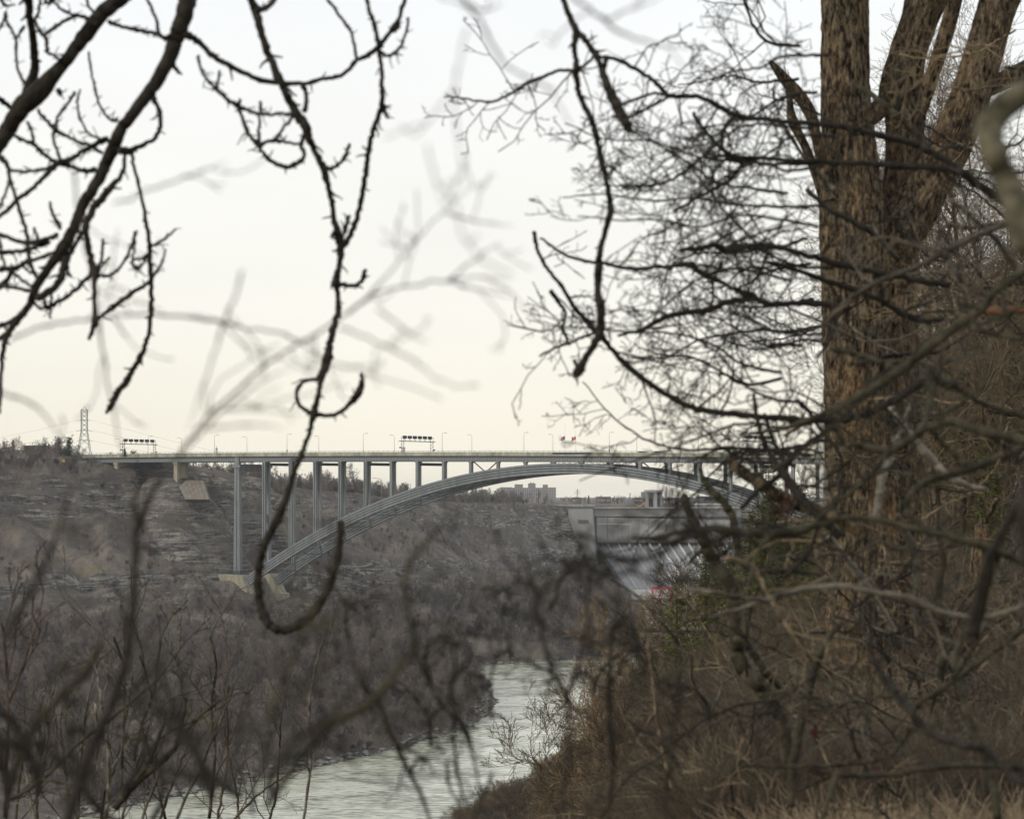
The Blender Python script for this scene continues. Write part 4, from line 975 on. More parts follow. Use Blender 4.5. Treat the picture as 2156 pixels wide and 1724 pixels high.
# an instance source must be an object: reuse single trees standing in the scene, one per shape
def sources(meshes, near=None):
    """Geometry-to-instance joins everything, so each source goes in through its own instance node"""
    return meshes
def scatter_multi(name, X, Y, Z, S, objs, label, rotx=0.12):
    n = len(objs); pick = rs.integers(0, n, len(X)); root = None
    me = bpy.data.meshes.new(name); me.vertices.add(len(X)); me.vertices.foreach_set('co', np.stack([X, Y, Z], -1).astype(np.float32).ravel())
    a1 = me.attributes.new('size', 'FLOAT', 'POINT'); a1.data.foreach_set('value', np.asarray(S, np.float32))
    a2 = me.attributes.new('pick', 'INT', 'POINT'); a2.data.foreach_set('value', pick.astype(np.int32))
    a3 = me.attributes.new('turn', 'FLOAT_VECTOR', 'POINT'); a3.data.foreach_set('vector', np.stack([rs.uniform(-rotx, rotx, len(X)), rs.uniform(-rotx, rotx, len(X)), rs.uniform(0, 6.28, len(X))], -1).astype(np.float32).ravel())
    o = bpy.data.objects.new(name, me); col.objects.link(o); tag(o, label, kind='stuff')
    ng = bpy.data.node_groups.new(name, 'GeometryNodeTree')
    ng.interface.new_socket('Geometry', in_out='INPUT', socket_type='NodeSocketGeometry'); ng.interface.new_socket('Geometry', in_out='OUTPUT', socket_type='NodeSocketGeometry')
    gi = ng.nodes.new('NodeGroupInput'); go = ng.nodes.new('NodeGroupOutput'); jo_ = ng.nodes.new('GeometryNodeJoinGeometry')
    nsz = ng.nodes.new('GeometryNodeInputNamedAttribute'); nsz.data_type = 'FLOAT'; nsz.inputs['Name'].default_value = 'size'
    npk = ng.nodes.new('GeometryNodeInputNamedAttribute'); npk.data_type = 'INT'; npk.inputs['Name'].default_value = 'pick'
    ntn = ng.nodes.new('GeometryNodeInputNamedAttribute'); ntn.data_type = 'FLOAT_VECTOR'; ntn.inputs['Name'].default_value = 'turn'
    for i, ob in enumerate(objs):
        oi = ng.nodes.new('GeometryNodeObjectInfo'); oi.inputs['Object'].default_value = ob; oi.inputs['As Instance'].default_value = True
        cp = ng.nodes.new('FunctionNodeCompare'); cp.data_type = 'INT'; cp.operation = 'EQUAL'
        ng.links.new(npk.outputs['Attribute'], cp.inputs[2]); cp.inputs[3].default_value = i
        ip = ng.nodes.new('GeometryNodeInstanceOnPoints')
        ng.links.new(gi.outputs[0], ip.inputs['Points']); ng.links.new(cp.outputs[0], ip.inputs['Selection'])
        ng.links.new(oi.outputs['Geometry'], ip.inputs['Instance']); ng.links.new(ntn.outputs['Attribute'], ip.inputs['Rotation']); ng.links.new(nsz.outputs['Attribute'], ip.inputs['Scale'])
        ng.links.new(ip.outputs[0], jo_.inputs[0])
    ng.links.new(jo_.outputs[0], go.inputs[0])
    md = o.modifiers.new('scatter', 'NODES'); md.node_group = ng
    return o
far_src = []
for i, me in enumerate(far_mesh):
    j = rest[-1 - i * 3]
    o = link('bare_tree', me); o.location = (LX[j], LY[j], LZ[j] - 0.2)
    tag(o, 'leafless grey brown tree in the thicket on the far river bank', 'tree', 'leafless trees of the thicket on the far bank'); far_src.append(o)
scatter_multi('far_thicket', LX[rest], LY[rest], LZ[rest] - 0.2, size[rest], far_src, 'dense grey brown leafless thicket covering the far gorge slope')

# taller trees that stand out of the thicket
tall = [tree_meshes('bare_tree', 150 + i, 11, M['pale_bark'] if i < 2 else M['grey_bark'], sides=(5, 3, 3, 3, 3), minr=0.045, counts=(10, 6, 4), trunk_r=0.020, up=0.4, split=True) for i in range(4)]
bench = np.where((tl_ < 0.5) & (tl_ > 0.05) & (LY < 1250))[0]; bench = rs.permutation(bench)[:60]
for n_, k in enumerate(bench):
    e0 = empty('bare_tree', (LX[k], LY[k], LZ[k] - 0.3), rs.uniform(0, 6.28)); s = rs.uniform(0.7, 1.25); e0.scale = (s * 0.8, s * 0.8, s); q = n_ % 4
    tag(e0, ('pale trunked tree standing above the thicket on the far bank' if q < 2 else 'dark taller tree standing above the thicket on the far bank'), 'tree', 'pale taller trees of the far bank' if q < 2 else 'dark taller trees of the far bank'); link('trunk', tall[q][0], e0); link('crown', tall[q][1], e0)
# boulders along the far shore
bo = MB(); rb_ = np.random.default_rng(91); oc = np.array([(1, 0, 0), (-1, 0, 0), (0, 1, 0), (0, -1, 0), (0, 0, 1), (0, 0, -1), (.6, .6, .5), (-.6, .6, .5), (-.6, -.6, .5), (.6, -.6, .5)], float)
tr_ = np.array([(4, 6, 7), (4, 7, 8), (4, 8, 9), (4, 9, 6), (0, 2, 6), (2, 1, 7), (1, 3, 8), (3, 0, 9), (6, 2, 7), (7, 1, 8), (8, 3, 9), (9, 0, 6), (5, 2, 0), (5, 1, 2), (5, 3, 1), (5, 0, 3)])
for (ax, ay), (bx, by) in zip(SHORE_L[1:-4], SHORE_L[2:-3]):
    ln = math.hypot(bx - ax, by - ay)
    for q in range(int(ln * 2.2)):
        t = rb_.random(); x = ax + (bx - ax) * t - abs(rb_.normal()) * 2.4 + 0.8; y = ay + (by - ay) * t + rb_.normal() * 0.8; s = 0.25 + rb_.random() ** 3 * 1.1
        bo.tris(oc * rb_.uniform(0.7, 1.2, (10, 1)) * s * np.array([1.2, 1, 0.7]) + np.array([x, y, max(H1(x, y), WZ) + 0.1 * s]), tr_)
o = bo.build('boulders', mat('boulder', (0.11, 0.105, 0.10), rgb2=(0.26, 0.24, 0.21), var=0.3, scale=0.6)); tag(o, 'grey boulders strewn along the far waterline', kind='stuff')

# ---- trees on the far rim and skyline (single, bigger)
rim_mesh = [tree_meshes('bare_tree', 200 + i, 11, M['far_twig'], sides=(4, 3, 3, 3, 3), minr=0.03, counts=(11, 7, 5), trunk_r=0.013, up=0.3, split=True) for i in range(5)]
def tree_at(meshes, x, y, s, label, cat='tree', group=None, name='bare_tree', zoff=-0.3, tilt=0.05, z=None):
    k = int(rs.integers(0, len(meshes))); e0 = empty(name, (x, y, (H1(x, y) if z is None else z) + zoff), rs.uniform(0, 6.28)); e0.scale = (s, s, s)
    e0.rotation_euler[0] = rs.uniform(-tilt, tilt); e0.rotation_euler[1] = rs.uniform(-tilt, tilt)
    tag(e0, label, cat, group); link('trunk', meshes[k][0], e0); link('crown', meshes[k][1], e0); return e0
for i in range(52):
    u = rs.uniform(-20, 560); Y = rs.uniform(1165, 1300); x = (u - 1078) / F * Y
    tree_at(rim_mesh, x, Y, rs.uniform(0.4, 1.0) * (0.38 if u > 168 else 1.0), 'leafless tree on the plateau behind the left end of the bridge', group='trees on the left plateau')
for i in range(34):
    u = rs.uniform(575, 860); Y = 1250 + (u - 575) * 1.2 + rs.uniform(20, 120); x = (u - 1078) / F * Y
    tree_at(rim_mesh, x, Y, rs.uniform(0.35, 1.0), 'leafless tree on the far rim seen between the bridge columns', group='trees on the rim between the bridge columns')
for (u, s) in ((750, 1.35), (671, 0.9), (690, 1.0), (730, 0.95)):
    Y = 1490; x = (u - 1078) / F * Y; z = (HZ - 1033) / F * Y
    tree_at(rim_mesh, x, Y, s, {750: 'tallest rounded bare tree on the rim between two bridge columns', 671: 'bare tree beside the fourth bridge column on the rim', 690: 'wide bare tree left of the fifth bridge column', 730: 'bare tree right beside the fifth bridge column'}[u], z=z)
un = rs.uniform(895, 1640, 380); Yn = rs.uniform(1960, 3300, 380); Xn = (un - 1078) / F * Yn
scatter_multi('skyline_wood', Xn, Yn, height(Xn, Yn) - 0.3, rs.uniform(0.5, 1.0, 380) * np.where((un > 1045) & (un < 1180), 0.45, 1.0), far_src[:4], 'distant leafless trees along the skyline beyond the dam')
un = rs.uniform(870, 1100, 330); Yn = rs.uniform(1600, 1900, 330); Xn = (un - 1078) / F * Yn
scatter_multi('rim_wood', Xn, Yn, height(Xn, Yn) - 0.3, rs.uniform(0.3, 0.75, 330), far_src[:4], 'hazy leafless trees on the far rim below the arch')

# ---- conifers
def conifer_mesh(seed, h, w, mt, n=26, drop=0.25, dens_=18, leaf=0.5, cyl=False):
    r = np.random.default_rng(seed); a = MB(); a.tubes([[(0, 0, 0), (0, 0, h * .5), (0, 0, h)]], [[h * .018, h * .012, h * .002]], 5)
    b = MB(); V = []; T = []
    for i in range(n):
        t = (i + r.random() * 0.6) / n; z = h * (0.08 + 0.9 * t)
        rad = w * ((1 - t) ** 0.8 * (0.65 + 0.5 * r.random()) + 0.03) if not cyl else w * (0.5 + 0.5 * math.sin(math.pi * min(1, 0.25 + t * 0.8))) * (0.7 + 0.4 * r.random())
        m = int(dens_ * (0.35 + 0.65 * (1 - t)))
        for j in range(m):
            an = r.random() * 6.28; L1 = rad * (0.55 + 0.5 * r.random()); d = np.array([math.cos(an), math.sin(an), -drop + 0.2 * r.normal()])
            for q in np.linspace(0.25, 1.0, 5):
                c = np.array([0, 0, z]) + d * L1 * q
                for _ in range(2):
                    o1 = r.normal(size=3) * leaf * np.array([1, 1, 0.45]); o2 = r.normal(size=3) * leaf * np.array([1, 1, 0.45]); k = len(V)
                    V += [c, c + o1, c + o2]; T.append((k, k + 1, k + 2))
    b.tris(np.array(V), np.array(T)); return a.mesh('trunk', M['grey_bark']), b.mesh('crown', mt)
con = [conifer_mesh(5 + i, 9, 3.6, M['conifer'], leaf=0.42, dens_=9) for i in range(2)]
for (u, v, Y, s, lab) in ((146, 958, 1140, 0.98, 'wide spreading dark conifer at the left end of the bridge deck'), (28, 952, 1180, 0.75, 'dark pointed conifer at the far left behind bare trees'), (96, 958, 1190, 0.75, 'pointed dark conifer right of the large dark house'), (103, 958, 1185, 0.68, 'dark conifer just right of another pointed conifer by the house'),
                       (128, 958, 1150, 0.5, 'small shaggy conifer left of the wide spreading conifer'), (263, 958, 1130, 0.42, 'small conifer against the left post of the first gantry'), (655, 1018, 1420, 0.55, 'dark evergreen on the rim left of the fourth bridge column'), (725, 1032, 1480, 0.5, 'low dark evergreen under the tallest rim tree'),
                       (1239, 1062, 2500, 1.25, 'thin dark spruce on the skyline right of the small brick building'), (1147, 1066, 2100, 0.95, 'dark spruce in front of the right wing of the apartment block'), (1300, 1062, 2500, 0.9, 'small dark spruce on the skyline before the dam left end')):
    e0 = empty('conifer_tree', P(u, v + 4, Y), rs.uniform(0, 6)); e0.scale = (s * (0.55 if u > 1200 else 1), s * (0.55 if u > 1200 else 1), s); tag(e0, lab, 'tree'); q = con[int(rs.integers(0, 2))]
    link('trunk', q[0], e0); link('crown', q[1], e0)

# ---- right bank: leafless trees in the middle distance
mid_mesh = []; mid_one = []
for i in range(8):
    mid_mesh.append(tree_meshes('bare_tree', 300 + i, 10, [M['mid_twig'], M['grey_bark'], M['tan_twig'], M['red_bark']][i % 4], sides=(6, 4, 3, 3, 3), minr=0.010, counts=(12, 7, 6, 4), lens=(0.42, 0.5, 0.5, 0.5), trunk_r=0.010, up=0.35, stems=1 if i % 2 else 3, spread=0.4, wig=0.28))
X = rs.uniform(-30, 160, 16000); Y = rs.uniform(6.5, 32, 16000) ** 2; 
ok = (sdist(X, Y, SHORE_R) > 3) & (Y > 42)
X, Y = X[ok], Y[ok]; Z = height(X, Y); u = 1078 + F * X / Y
ok = (u > 850) & (u < 2200) & visible(X, Y, Z, 150); X, Y, Z, u = X[ok], Y[ok], Z[ok], u[ok]
# keep the water in view: crowns stay right of the treeline of the photograph
S_ = rs.uniform(0.55, 1.05, len(X)); vt = HZ - F * (Z + 9.0 * S_) / Y
lim = np.interp(vt, [1100, 1200, 1256, 1352, 1398, 1464, 1525, 1600, 1682, 1724, 1850], [1480, 1440, 1350, 1265, 1235, 1145, 1085, 985, 930, 890, 850])
hw_ = 3.3 * S_ / Y * F
ok = (u - hw_ > lim) & (vt > 1130) & (vt < 1800); X, Y, Z, S_ = X[ok], Y[ok], Z[ok], S_[ok]
o_ = np.argsort(-S_ / Y)
for n_, k in enumerate(o_[:70]):
    vb_ = HZ - F * (Z[k] + 6) / Y[k]; uu_ = 1078 + F * X[k] / Y[k]
    zone = 'low on the right bank beside the bright water' if uu_ < 1200 else ('on the right bank between the river and the broken stem' if uu_ < 1480 else 'on the right bank below the big trunk')
    tree_at(mid_mesh, X[k], Y[k], S_[k], 'leafless brown tree ' + zone, group='leafless trees ' + zone, z=Z[k], tilt=0.15)
for i in range(5):
    k = o_[100 + i]; me = tree_meshes('bare_tree', 340 + i, 10, [M['mid_twig'], M['grey_bark'], M['mid_twig'], M['red_bark'], M['tan_twig']][i], sides=(6, 4, 3, 3, 3), minr=0.012, counts=(12, 7, 6, 3), lens=(0.42, 0.5, 0.5, 0.5), trunk_r=0.010, up=0.35, stems=1 if i % 2 else 3, spread=0.4, wig=0.28, split=False)
    o = link('bare_tree', me); o.location = (X[k], Y[k], Z[k]); o.scale = (S_[k],) * 3; tag(o, 'leafless brown tree on the right bank below the big trunk', 'tree', 'leafless trees on the right bank below the big trunk'); mid_one.append(o)
q_ = o_[105:2600]
scatter_multi('bank_thicket', X[q_], Y[q_], Z[q_] - 0.2, S_[q_], mid_one, 'brown leafless thicket filling the steep right hand bank', rotx=0.2)
print('right bank trees', len(o_), 'far', len(LX))
# right rim further back, against the sky
for i in range(34):
    Y = rs.uniform(130, 420); u = rs.uniform(1560, 2150); x = (u - 1078) / F * Y
    if sdist(np.array([x]), np.array([Y]), WALL_R)[0] < -25: continue
    tree_at(mid_mesh, x, Y, rs.uniform(0.7, 1.15), 'slender leafless tree on the right hand rim behind the big trunk', group='leafless trees on the right hand rim', tilt=0.1)
# woods right of the big trunk
wood_mesh = [tree_meshes('bare_tree', 400 + i, 9, [M['grey_bark'], M['tan_twig'], M['mid_twig']][i % 3], sides=(8, 5, 3, 3, 3), minr=0.0035, counts=(14, 8, 6, 4), lens=(0.40, 0.5, 0.5, 0.5), trunk_r=0.009, up=0.2, wig=0.32, base_t=0.12) for i in range(5)]
for i in range(46):
    Y = rs.uniform(32, 110); u = rs.uniform(1900, 2330) + (60 if i % 2 else 0); x = (u - 1078) / F * Y
    tree_at(wood_mesh, x, Y, rs.uniform(0.55, 1.0), 'thin leafless tree in the dense wood right of the big trunk', group='thin trees of the wood on the right', tilt=0.12)
for i in range(26):
    Y = rs.uniform(30, 95); u = rs.uniform(1480, 1960); x = (u - 1078) / F * Y
    tree_at(wood_mesh, x, Y, rs.uniform(0.16, 0.42) * (Y / 60) ** 0.5, 'low leafless sapling on the slope around the foot of the big trunk', group='saplings around the foot of the big tree', tilt=0.2, name='sapling')
# cedars
ced = [conifer_mesh(50 + i, 7, 1.25, M['cedar'], n=44, drop=-0.1, dens_=16, leaf=0.085, cyl=True) for i in range(3)]
for k, (u, v, Y, s, lab) in enumerate([(1618, 1275, 30, 0.24, 'bright green cedar beside the broken dead branch left of the big trunk'), (1578, 1345, 33, 0.24, 'green cedar left of the brighter cedar near the big trunk'), (1690, 1400, 30, 0.26, 'cedar in shade just left of the big trunk'),
        (1486, 1530, 32, 0.32, 'olive green cedar above the brush left of centre right'), (1425, 1570, 36, 0.32, 'olive cedar lowest on the slope beside the river trees'), (1540, 1480, 31, 0.26, 'small cedar between two olive cedars on the slope'), (1970, 1060, 45, 0.40, 'dark green cedar just right of the big trunk'), (2030, 1010, 50, 0.5, 'green cedar deep in the wood on the right'), (2080, 1230, 40, 0.34, 'cedar low in the wood at the right edge'), (2130, 960, 55, 0.5, 'cedar high in the wood at the right edge')]):
    p = P(u, v, Y); e0 = empty('cedar_tree', p, rs.uniform(0, 6)); h = 7 * s * (Y / F) / (Y / F); e0.scale = (s, s, s); tag(e0, lab, 'tree'); q = ced[k % 3]
    zz = H1(p[0], p[1]); 
    if p[2] > zz: MB().tubes([[(0, 0, 0), (0, 0, (zz - p[2]) / s)]], [[0.08, 0.10]], 5).build('stem', M['grey_bark'], e0)
    link('trunk', q[0], e0); link('crown', q[1], e0)
# ------------------------------------------------------------------ big tree on the right
def catmull(pts, n=6):
    pts = np.array(pts, float); p = np.vstack([2 * pts[0] - pts[1], pts, 2 * pts[-1] - pts[-2]]); out = []
    for i in range(1, len(p) - 2):
        for t in np.arange(n) / n:
            out.append(0.5 * ((2 * p[i]) + (-p[i - 1] + p[i + 1]) * t + (2 * p[i - 1] - 5 * p[i] + 4 * p[i + 1] - p[i + 2]) * t * t + (-p[i - 1] + 3 * p[i] - 3 * p[i + 1] + p[i + 2]) * t ** 3))
    out.append(pts[-1]); return np.array(out)
def strand_pts(pts, Y0, Y1=None, n=6, jit=0.0, rj=0.06, r=None):
    """traced (u, v, radius) row -> 3-D path and radii"""
    r = r or rs; Y1 = Y0 if Y1 is None else Y1
    q = catmull([p if len(p) == 3 else (p[0], p[1], 3) for p in pts], n); m = len(q)
    dj = 0.0 if n > 12 else (0.02 if q[:, 2].max() < 6 else 0.005)
    Y = np.linspace(Y0, Y1, m) + (np.convolve(r.normal(size=m + 8), np.ones(9) / 9, 'valid')) * dj * Y0
    u = q[:, 0] + r.normal(size=m) * jit; v = q[:, 1] + r.normal(size=m) * jit
    Pp = np.stack([(u - 1078) / F * Y, Y, (HZ - v) / F * Y], -1)
    R = np.maximum(q[:, 2], 0.6) / F * Y * (1 + (0 if n > 12 else 1) * np.convolve(r.normal(size=m + 2), np.ones(3) / 3, 'valid') * rj)
    return Pp, R
def bark_tube(name, pts, Y0, Y1, parent, mt, n=110, per=22, amp=0.075, seed=0.0):
    Pp, R = strand_pts(pts, Y0, Y1, per, 0, 0.012); m = len(Pp)
    T = unit(np.gradient(Pp, axis=0)); Xv = unit(np.cross(T, np.array([0, 1.0, 0.0]))); Yv = np.cross(T, Xv)
    an = np.arange(n) * 2 * math.pi / n
    s_ = np.concatenate([[0], np.cumsum(np.linalg.norm(np.diff(Pp, axis=0), axis=1))])
    A, S = np.meshgrid(an, s_); ww = fbm(A * 3 + seed, S * 1.5, 2) * 1.5
    f1 = 1 - np.abs(2 * vn(A * 7 + ww + seed * 3, S * 3.2 + seed) - 1); f2 = 1 - np.abs(2 * vn(A * 14 + ww, S * 7.5 + 7) - 1); f3 = vn(A * 34, S * 22)
    lump = fbm(np.cos(A) * 1.5 + seed + 20, S * 2.2 + np.sin(A) * 1.5, 2)
    disp = 1 + amp * (0.9 * (f1 - 0.6) + 0.6 * (f2 - 0.5) + 0.35 * (f3 - 0.5)) + 0.05 * lump
    V = Pp[:, None, :] + (R[:, None] * disp)[..., None] * (Xv[:, None, :] * np.cos(an)[None, :, None] + Yv[:, None, :] * np.sin(an)[None, :, None])
    b = MB(); b.addv(V); idx = np.arange(m * n).reshape(m, n); a1 = np.roll(idx, -1, 1)
    b.q.append(np.stack([idx[:-1], idx[1:], a1[1:], a1[:-1]], -1).reshape(-1, 4)); b.poly.append(list(idx[-1][::-1])); b.poly.append(list(idx[0]))
    return b.build(name, mt, parent, smooth=False)
YT = 21.6
bt = empty('big_tree'); tag(bt, 'large rough barked tree with several stems rising on the right', 'tree')
bark_tube('trunk', [(1830, 1640, 96), (1826, 1500, 84), (1822, 1350, 77), (1818, 1200, 75), (1814, 1000, 73), (1809, 850, 71), (1803, 650, 70), (1797, 480, 69), (1792, 400, 62), (1786, 300, 55), (1781, 200, 51), (1779, 100, 49), (1779, 0, 48), (1780, -90, 47)], YT, YT, bt, M['big_bark'], 130, 26, 0.10, 1.0)
bark_tube('stem', [(1890, 1640, 76), (1884, 1500, 66), (1880, 1200, 62), (1878, 1000, 60), (1874, 800, 60), (1870, 640, 60), (1884, 520, 50), (1893, 430, 40), (1901, 330, 37), (1903, 250, 38), (1895, 200, 44), (1910, 120, 38), (1932, 50, 38), (1958, -20, 44), (1990, -90, 46)], YT + 0.35, YT + 0.2, bt, M['big_bark'], 110, 24, 0.10, 2.3)
bark_tube('stem', [(1845, 560, 40), (1880, 505, 52), (1922, 440, 52), (1960, 380, 46), (1992, 322, 44), (2025, 250, 42), (2050, 185, 41), (2070, 120, 40), (2092, 40, 39), (2112, -20, 41), (2140, -90, 42)], YT + 0.1, YT + 0.3, bt, M['big_bark'], 100, 22, 0.10, 4.1)
bark_tube('stem', [(1915, 400, 16), (1925, 330, 15), (1935, 250, 14), (1955, 185, 15), (1972, 130, 15), (1990, 75, 16), (2003, 30, 16), (2014, -20, 16), (2020, -60, 16)], YT + 0.75, YT + 0.9, bt, M['big_bark'], 50, 20, 0.10, 5.2)
bark_tube('limb', [(2050, 190, 26), (2090, 180, 20), (2125, 165, 20), (2165, 150, 24), (2210, 130, 26)], YT + 0.3, YT + 0.6, bt, M['big_bark'], 60, 18, 0.09, 6.2)
bark_tube('limb', [(1870, 210, 20), (1845, 235, 20), (1815, 260, 22), (1790, 300, 30)], YT + 0.1, YT, bt, M['big_bark'], 60, 14, 0.09, 7.7)
sn = bark_tube('broken_limb', [(1745, 420, 15), (1730, 340, 12), (1718, 285, 11), (1708, 245, 12.5), (1692, 215, 13), (1672, 190, 13.5), (1650, 165, 11), (1634, 145, 8), (1622, 130, 5)], YT - 0.2, YT - 0.5, bt, M['big_bark'], 50, 16, 0.10, 8.4)
b = MB()
for (u0, v0, u1, v1, r0) in ((1650, 168, 1630, 131, 3), (1645, 165, 1621, 124, 2.5), (1640, 158, 1615, 127, 2.5), (1660, 178, 1652, 140, 3), (1664, 176, 1658, 146, 2)):
    p, R = strand_pts([(u0, v0, r0), ((u0 + u1) / 2, (v0 + v1) / 2, r0 * .7), (u1, v1, 0.6)], YT - 0.45); b.tubes([p], [R], 5)
b.build('splinters', M['big_bark'], sn)
bark_tube('broken_limb', [(1748, 470, 13), (1730, 405, 10), (1715, 360, 9.5), (1700, 320, 9), (1683, 285, 9), (1668, 252, 11), (1664, 225, 7), (1661, 190, 7), (1657, 172, 5)], YT - 0.1, YT - 0.3, bt, M['big_bark'], 40, 14, 0.10, 9.9)

# ------------------------------------------------------------------ traced branches
def thing(label, cat='branch', name='overhanging_branch'):
    o = empty(name); return tag(o, label, cat)
def put(parent, Y, rows, mt=None, name='branch', n=6, sides=8, dY=0.04, jit=0.95, buds=True, k_r=1.0, taper=False):
    res = []
    for row in rows:
        if isinstance(row[0], (int, float)): y0, row = row[0], row[1:]
        else: y0 = Y
        row = [tuple(p) if len(p) == 3 else (p[0], p[1], 3.0) for p in row]; row = [(a, c, r * k_r) for a, c, r in row]
        p, R = strand_pts(row, y0 * (1 + rs.uniform(-dY, dY) * 0.3), y0 * (1 + rs.uniform(-dY, dY)), n, jit, 0.05)
        if buds and max(r for _, _, r in row) < 11:   # knuckles where twigs leave
            for q in range(3, len(R) - 2, int(rs.integers(6, 12))): R[q] *= 1.22
        mx = max(r for _, _, r in row)
        if taper: R = R * np.interp(np.linspace(0, 1, len(R)), [0, 0.5, 0.8, 1], [1.15, 1, 0.7, 0.25]); R[int(rs.integers(2, max(4, len(R) - 3)))] *= 1.6
        b = MB(); b.tubes([p], [R], sides, cap=True); b.build('branch' if mx > 4.5 else 'twig', mt or M['dark_bark'], parent, smooth=True); res.append((p, R))
    return res
def twiggery(parent, paths, m, ln, mt, k=6, lev2=4, lev3=0, wig=0.35, ang=0.9, rs_=0.5, minr=0.0, up=0.0, seed=1, lenw=True, flat=(1, 0.5, 1), name='twigs', r3=0.6):
    r = np.random.default_rng(seed); b = MB()
    for (p, R) in paths:
        L_ = np.linalg.norm(np.diff(p, axis=0), axis=1).sum(); cnt = max(1, int(m * L_ / ln))
        Q, Rq, g = grow(p[None], R[None], cnt, ln, k, ang, r, wig, up, 0.08, None, rs_, flat, tip=0.45)
        Rq = np.clip(Rq, minr, None); b.tubes(Q, Rq, 5)
        if lev2:
            Q2, R2, g2 = grow(Q, Rq, lev2, ln * 0.45, 5, ang, r, wig, up, 0.15, g, 0.62, flat, tip=0.45); R2 = np.clip(R2, minr * 0.8, None); b.tubes(Q2, R2, 4)
            if lev3:
                Q3, R3, g3 = grow(Q2, R2, lev3, ln * 0.20, 4, ang, r, wig, up, 0.2, g2, r3, flat, tip=0.5); R3 = np.clip(R3, minr * 0.6, None); b.tubes(Q3, R3, 3)
    o = b.build(name, mt, parent); o['kind'] = 'stuff'; return o

# upper left: two heavy boughs, close to the camera, with their hanging twigs
YA_ = 9.0
A = thing('heaviest dark bough crossing the top left corner with twigs')
pa = put(A, YA_ * 1.03, [[(275, -22, 19), (262, -10, 18), (235, 12, 17), (212, 32, 17), (180, 75, 16), (152, 112, 14), (125, 145, 15), (85, 190, 22), (45, 228, 21), (15, 275, 17), (-12, 325, 14), (-30, 370, 12)],
    [(55, -20, 10), (60, 10, 9), (66, 60, 8), (72, 110, 9), (72, 150, 10), (58, 200, 14)],
    [(100, 105, 4), (96, 80, 4), (76, 50, 3.5), (82, 20, 3), (86, -5, 3)], [(98, 72, 3.5), (112, 60, 4), (140, 42, 4), (165, 33, 4), (190, 42, 5)], [(165, 33, 3.2), (150, 30, 3), (132, 22, 3), (112, 5, 3), (98, -8, 4)],
    [(14, 28, 3), (14, 45, 3), (33, 82, 3), (36, 140, 3), (55, 182, 4)], [(50, 58, 3.5), (43, 70, 3), (33, 82, 3)], [(12, 28, 4), (8, 45, 3), (-4, 66, 3)], [(-6, 205, 6), (15, 222, 5), (34, 233, 6)], [(96, 108, 3), (115, 118, 3), (128, 130, 3)],
    [(122, 190, 6), (127, 200, 4), (125, 192, 2)], [(0, -5, 4), (10, 12, 3), (30, 10, 2)], [(182, -4, 3), (186, 14, 2.5), (196, 24, 3)], [(105, -6, 5), (110, 3, 4), (100, 8, 3), (92, -6, 3)]])
Bt = thing('long dark bough running from the top left down to the left edge')
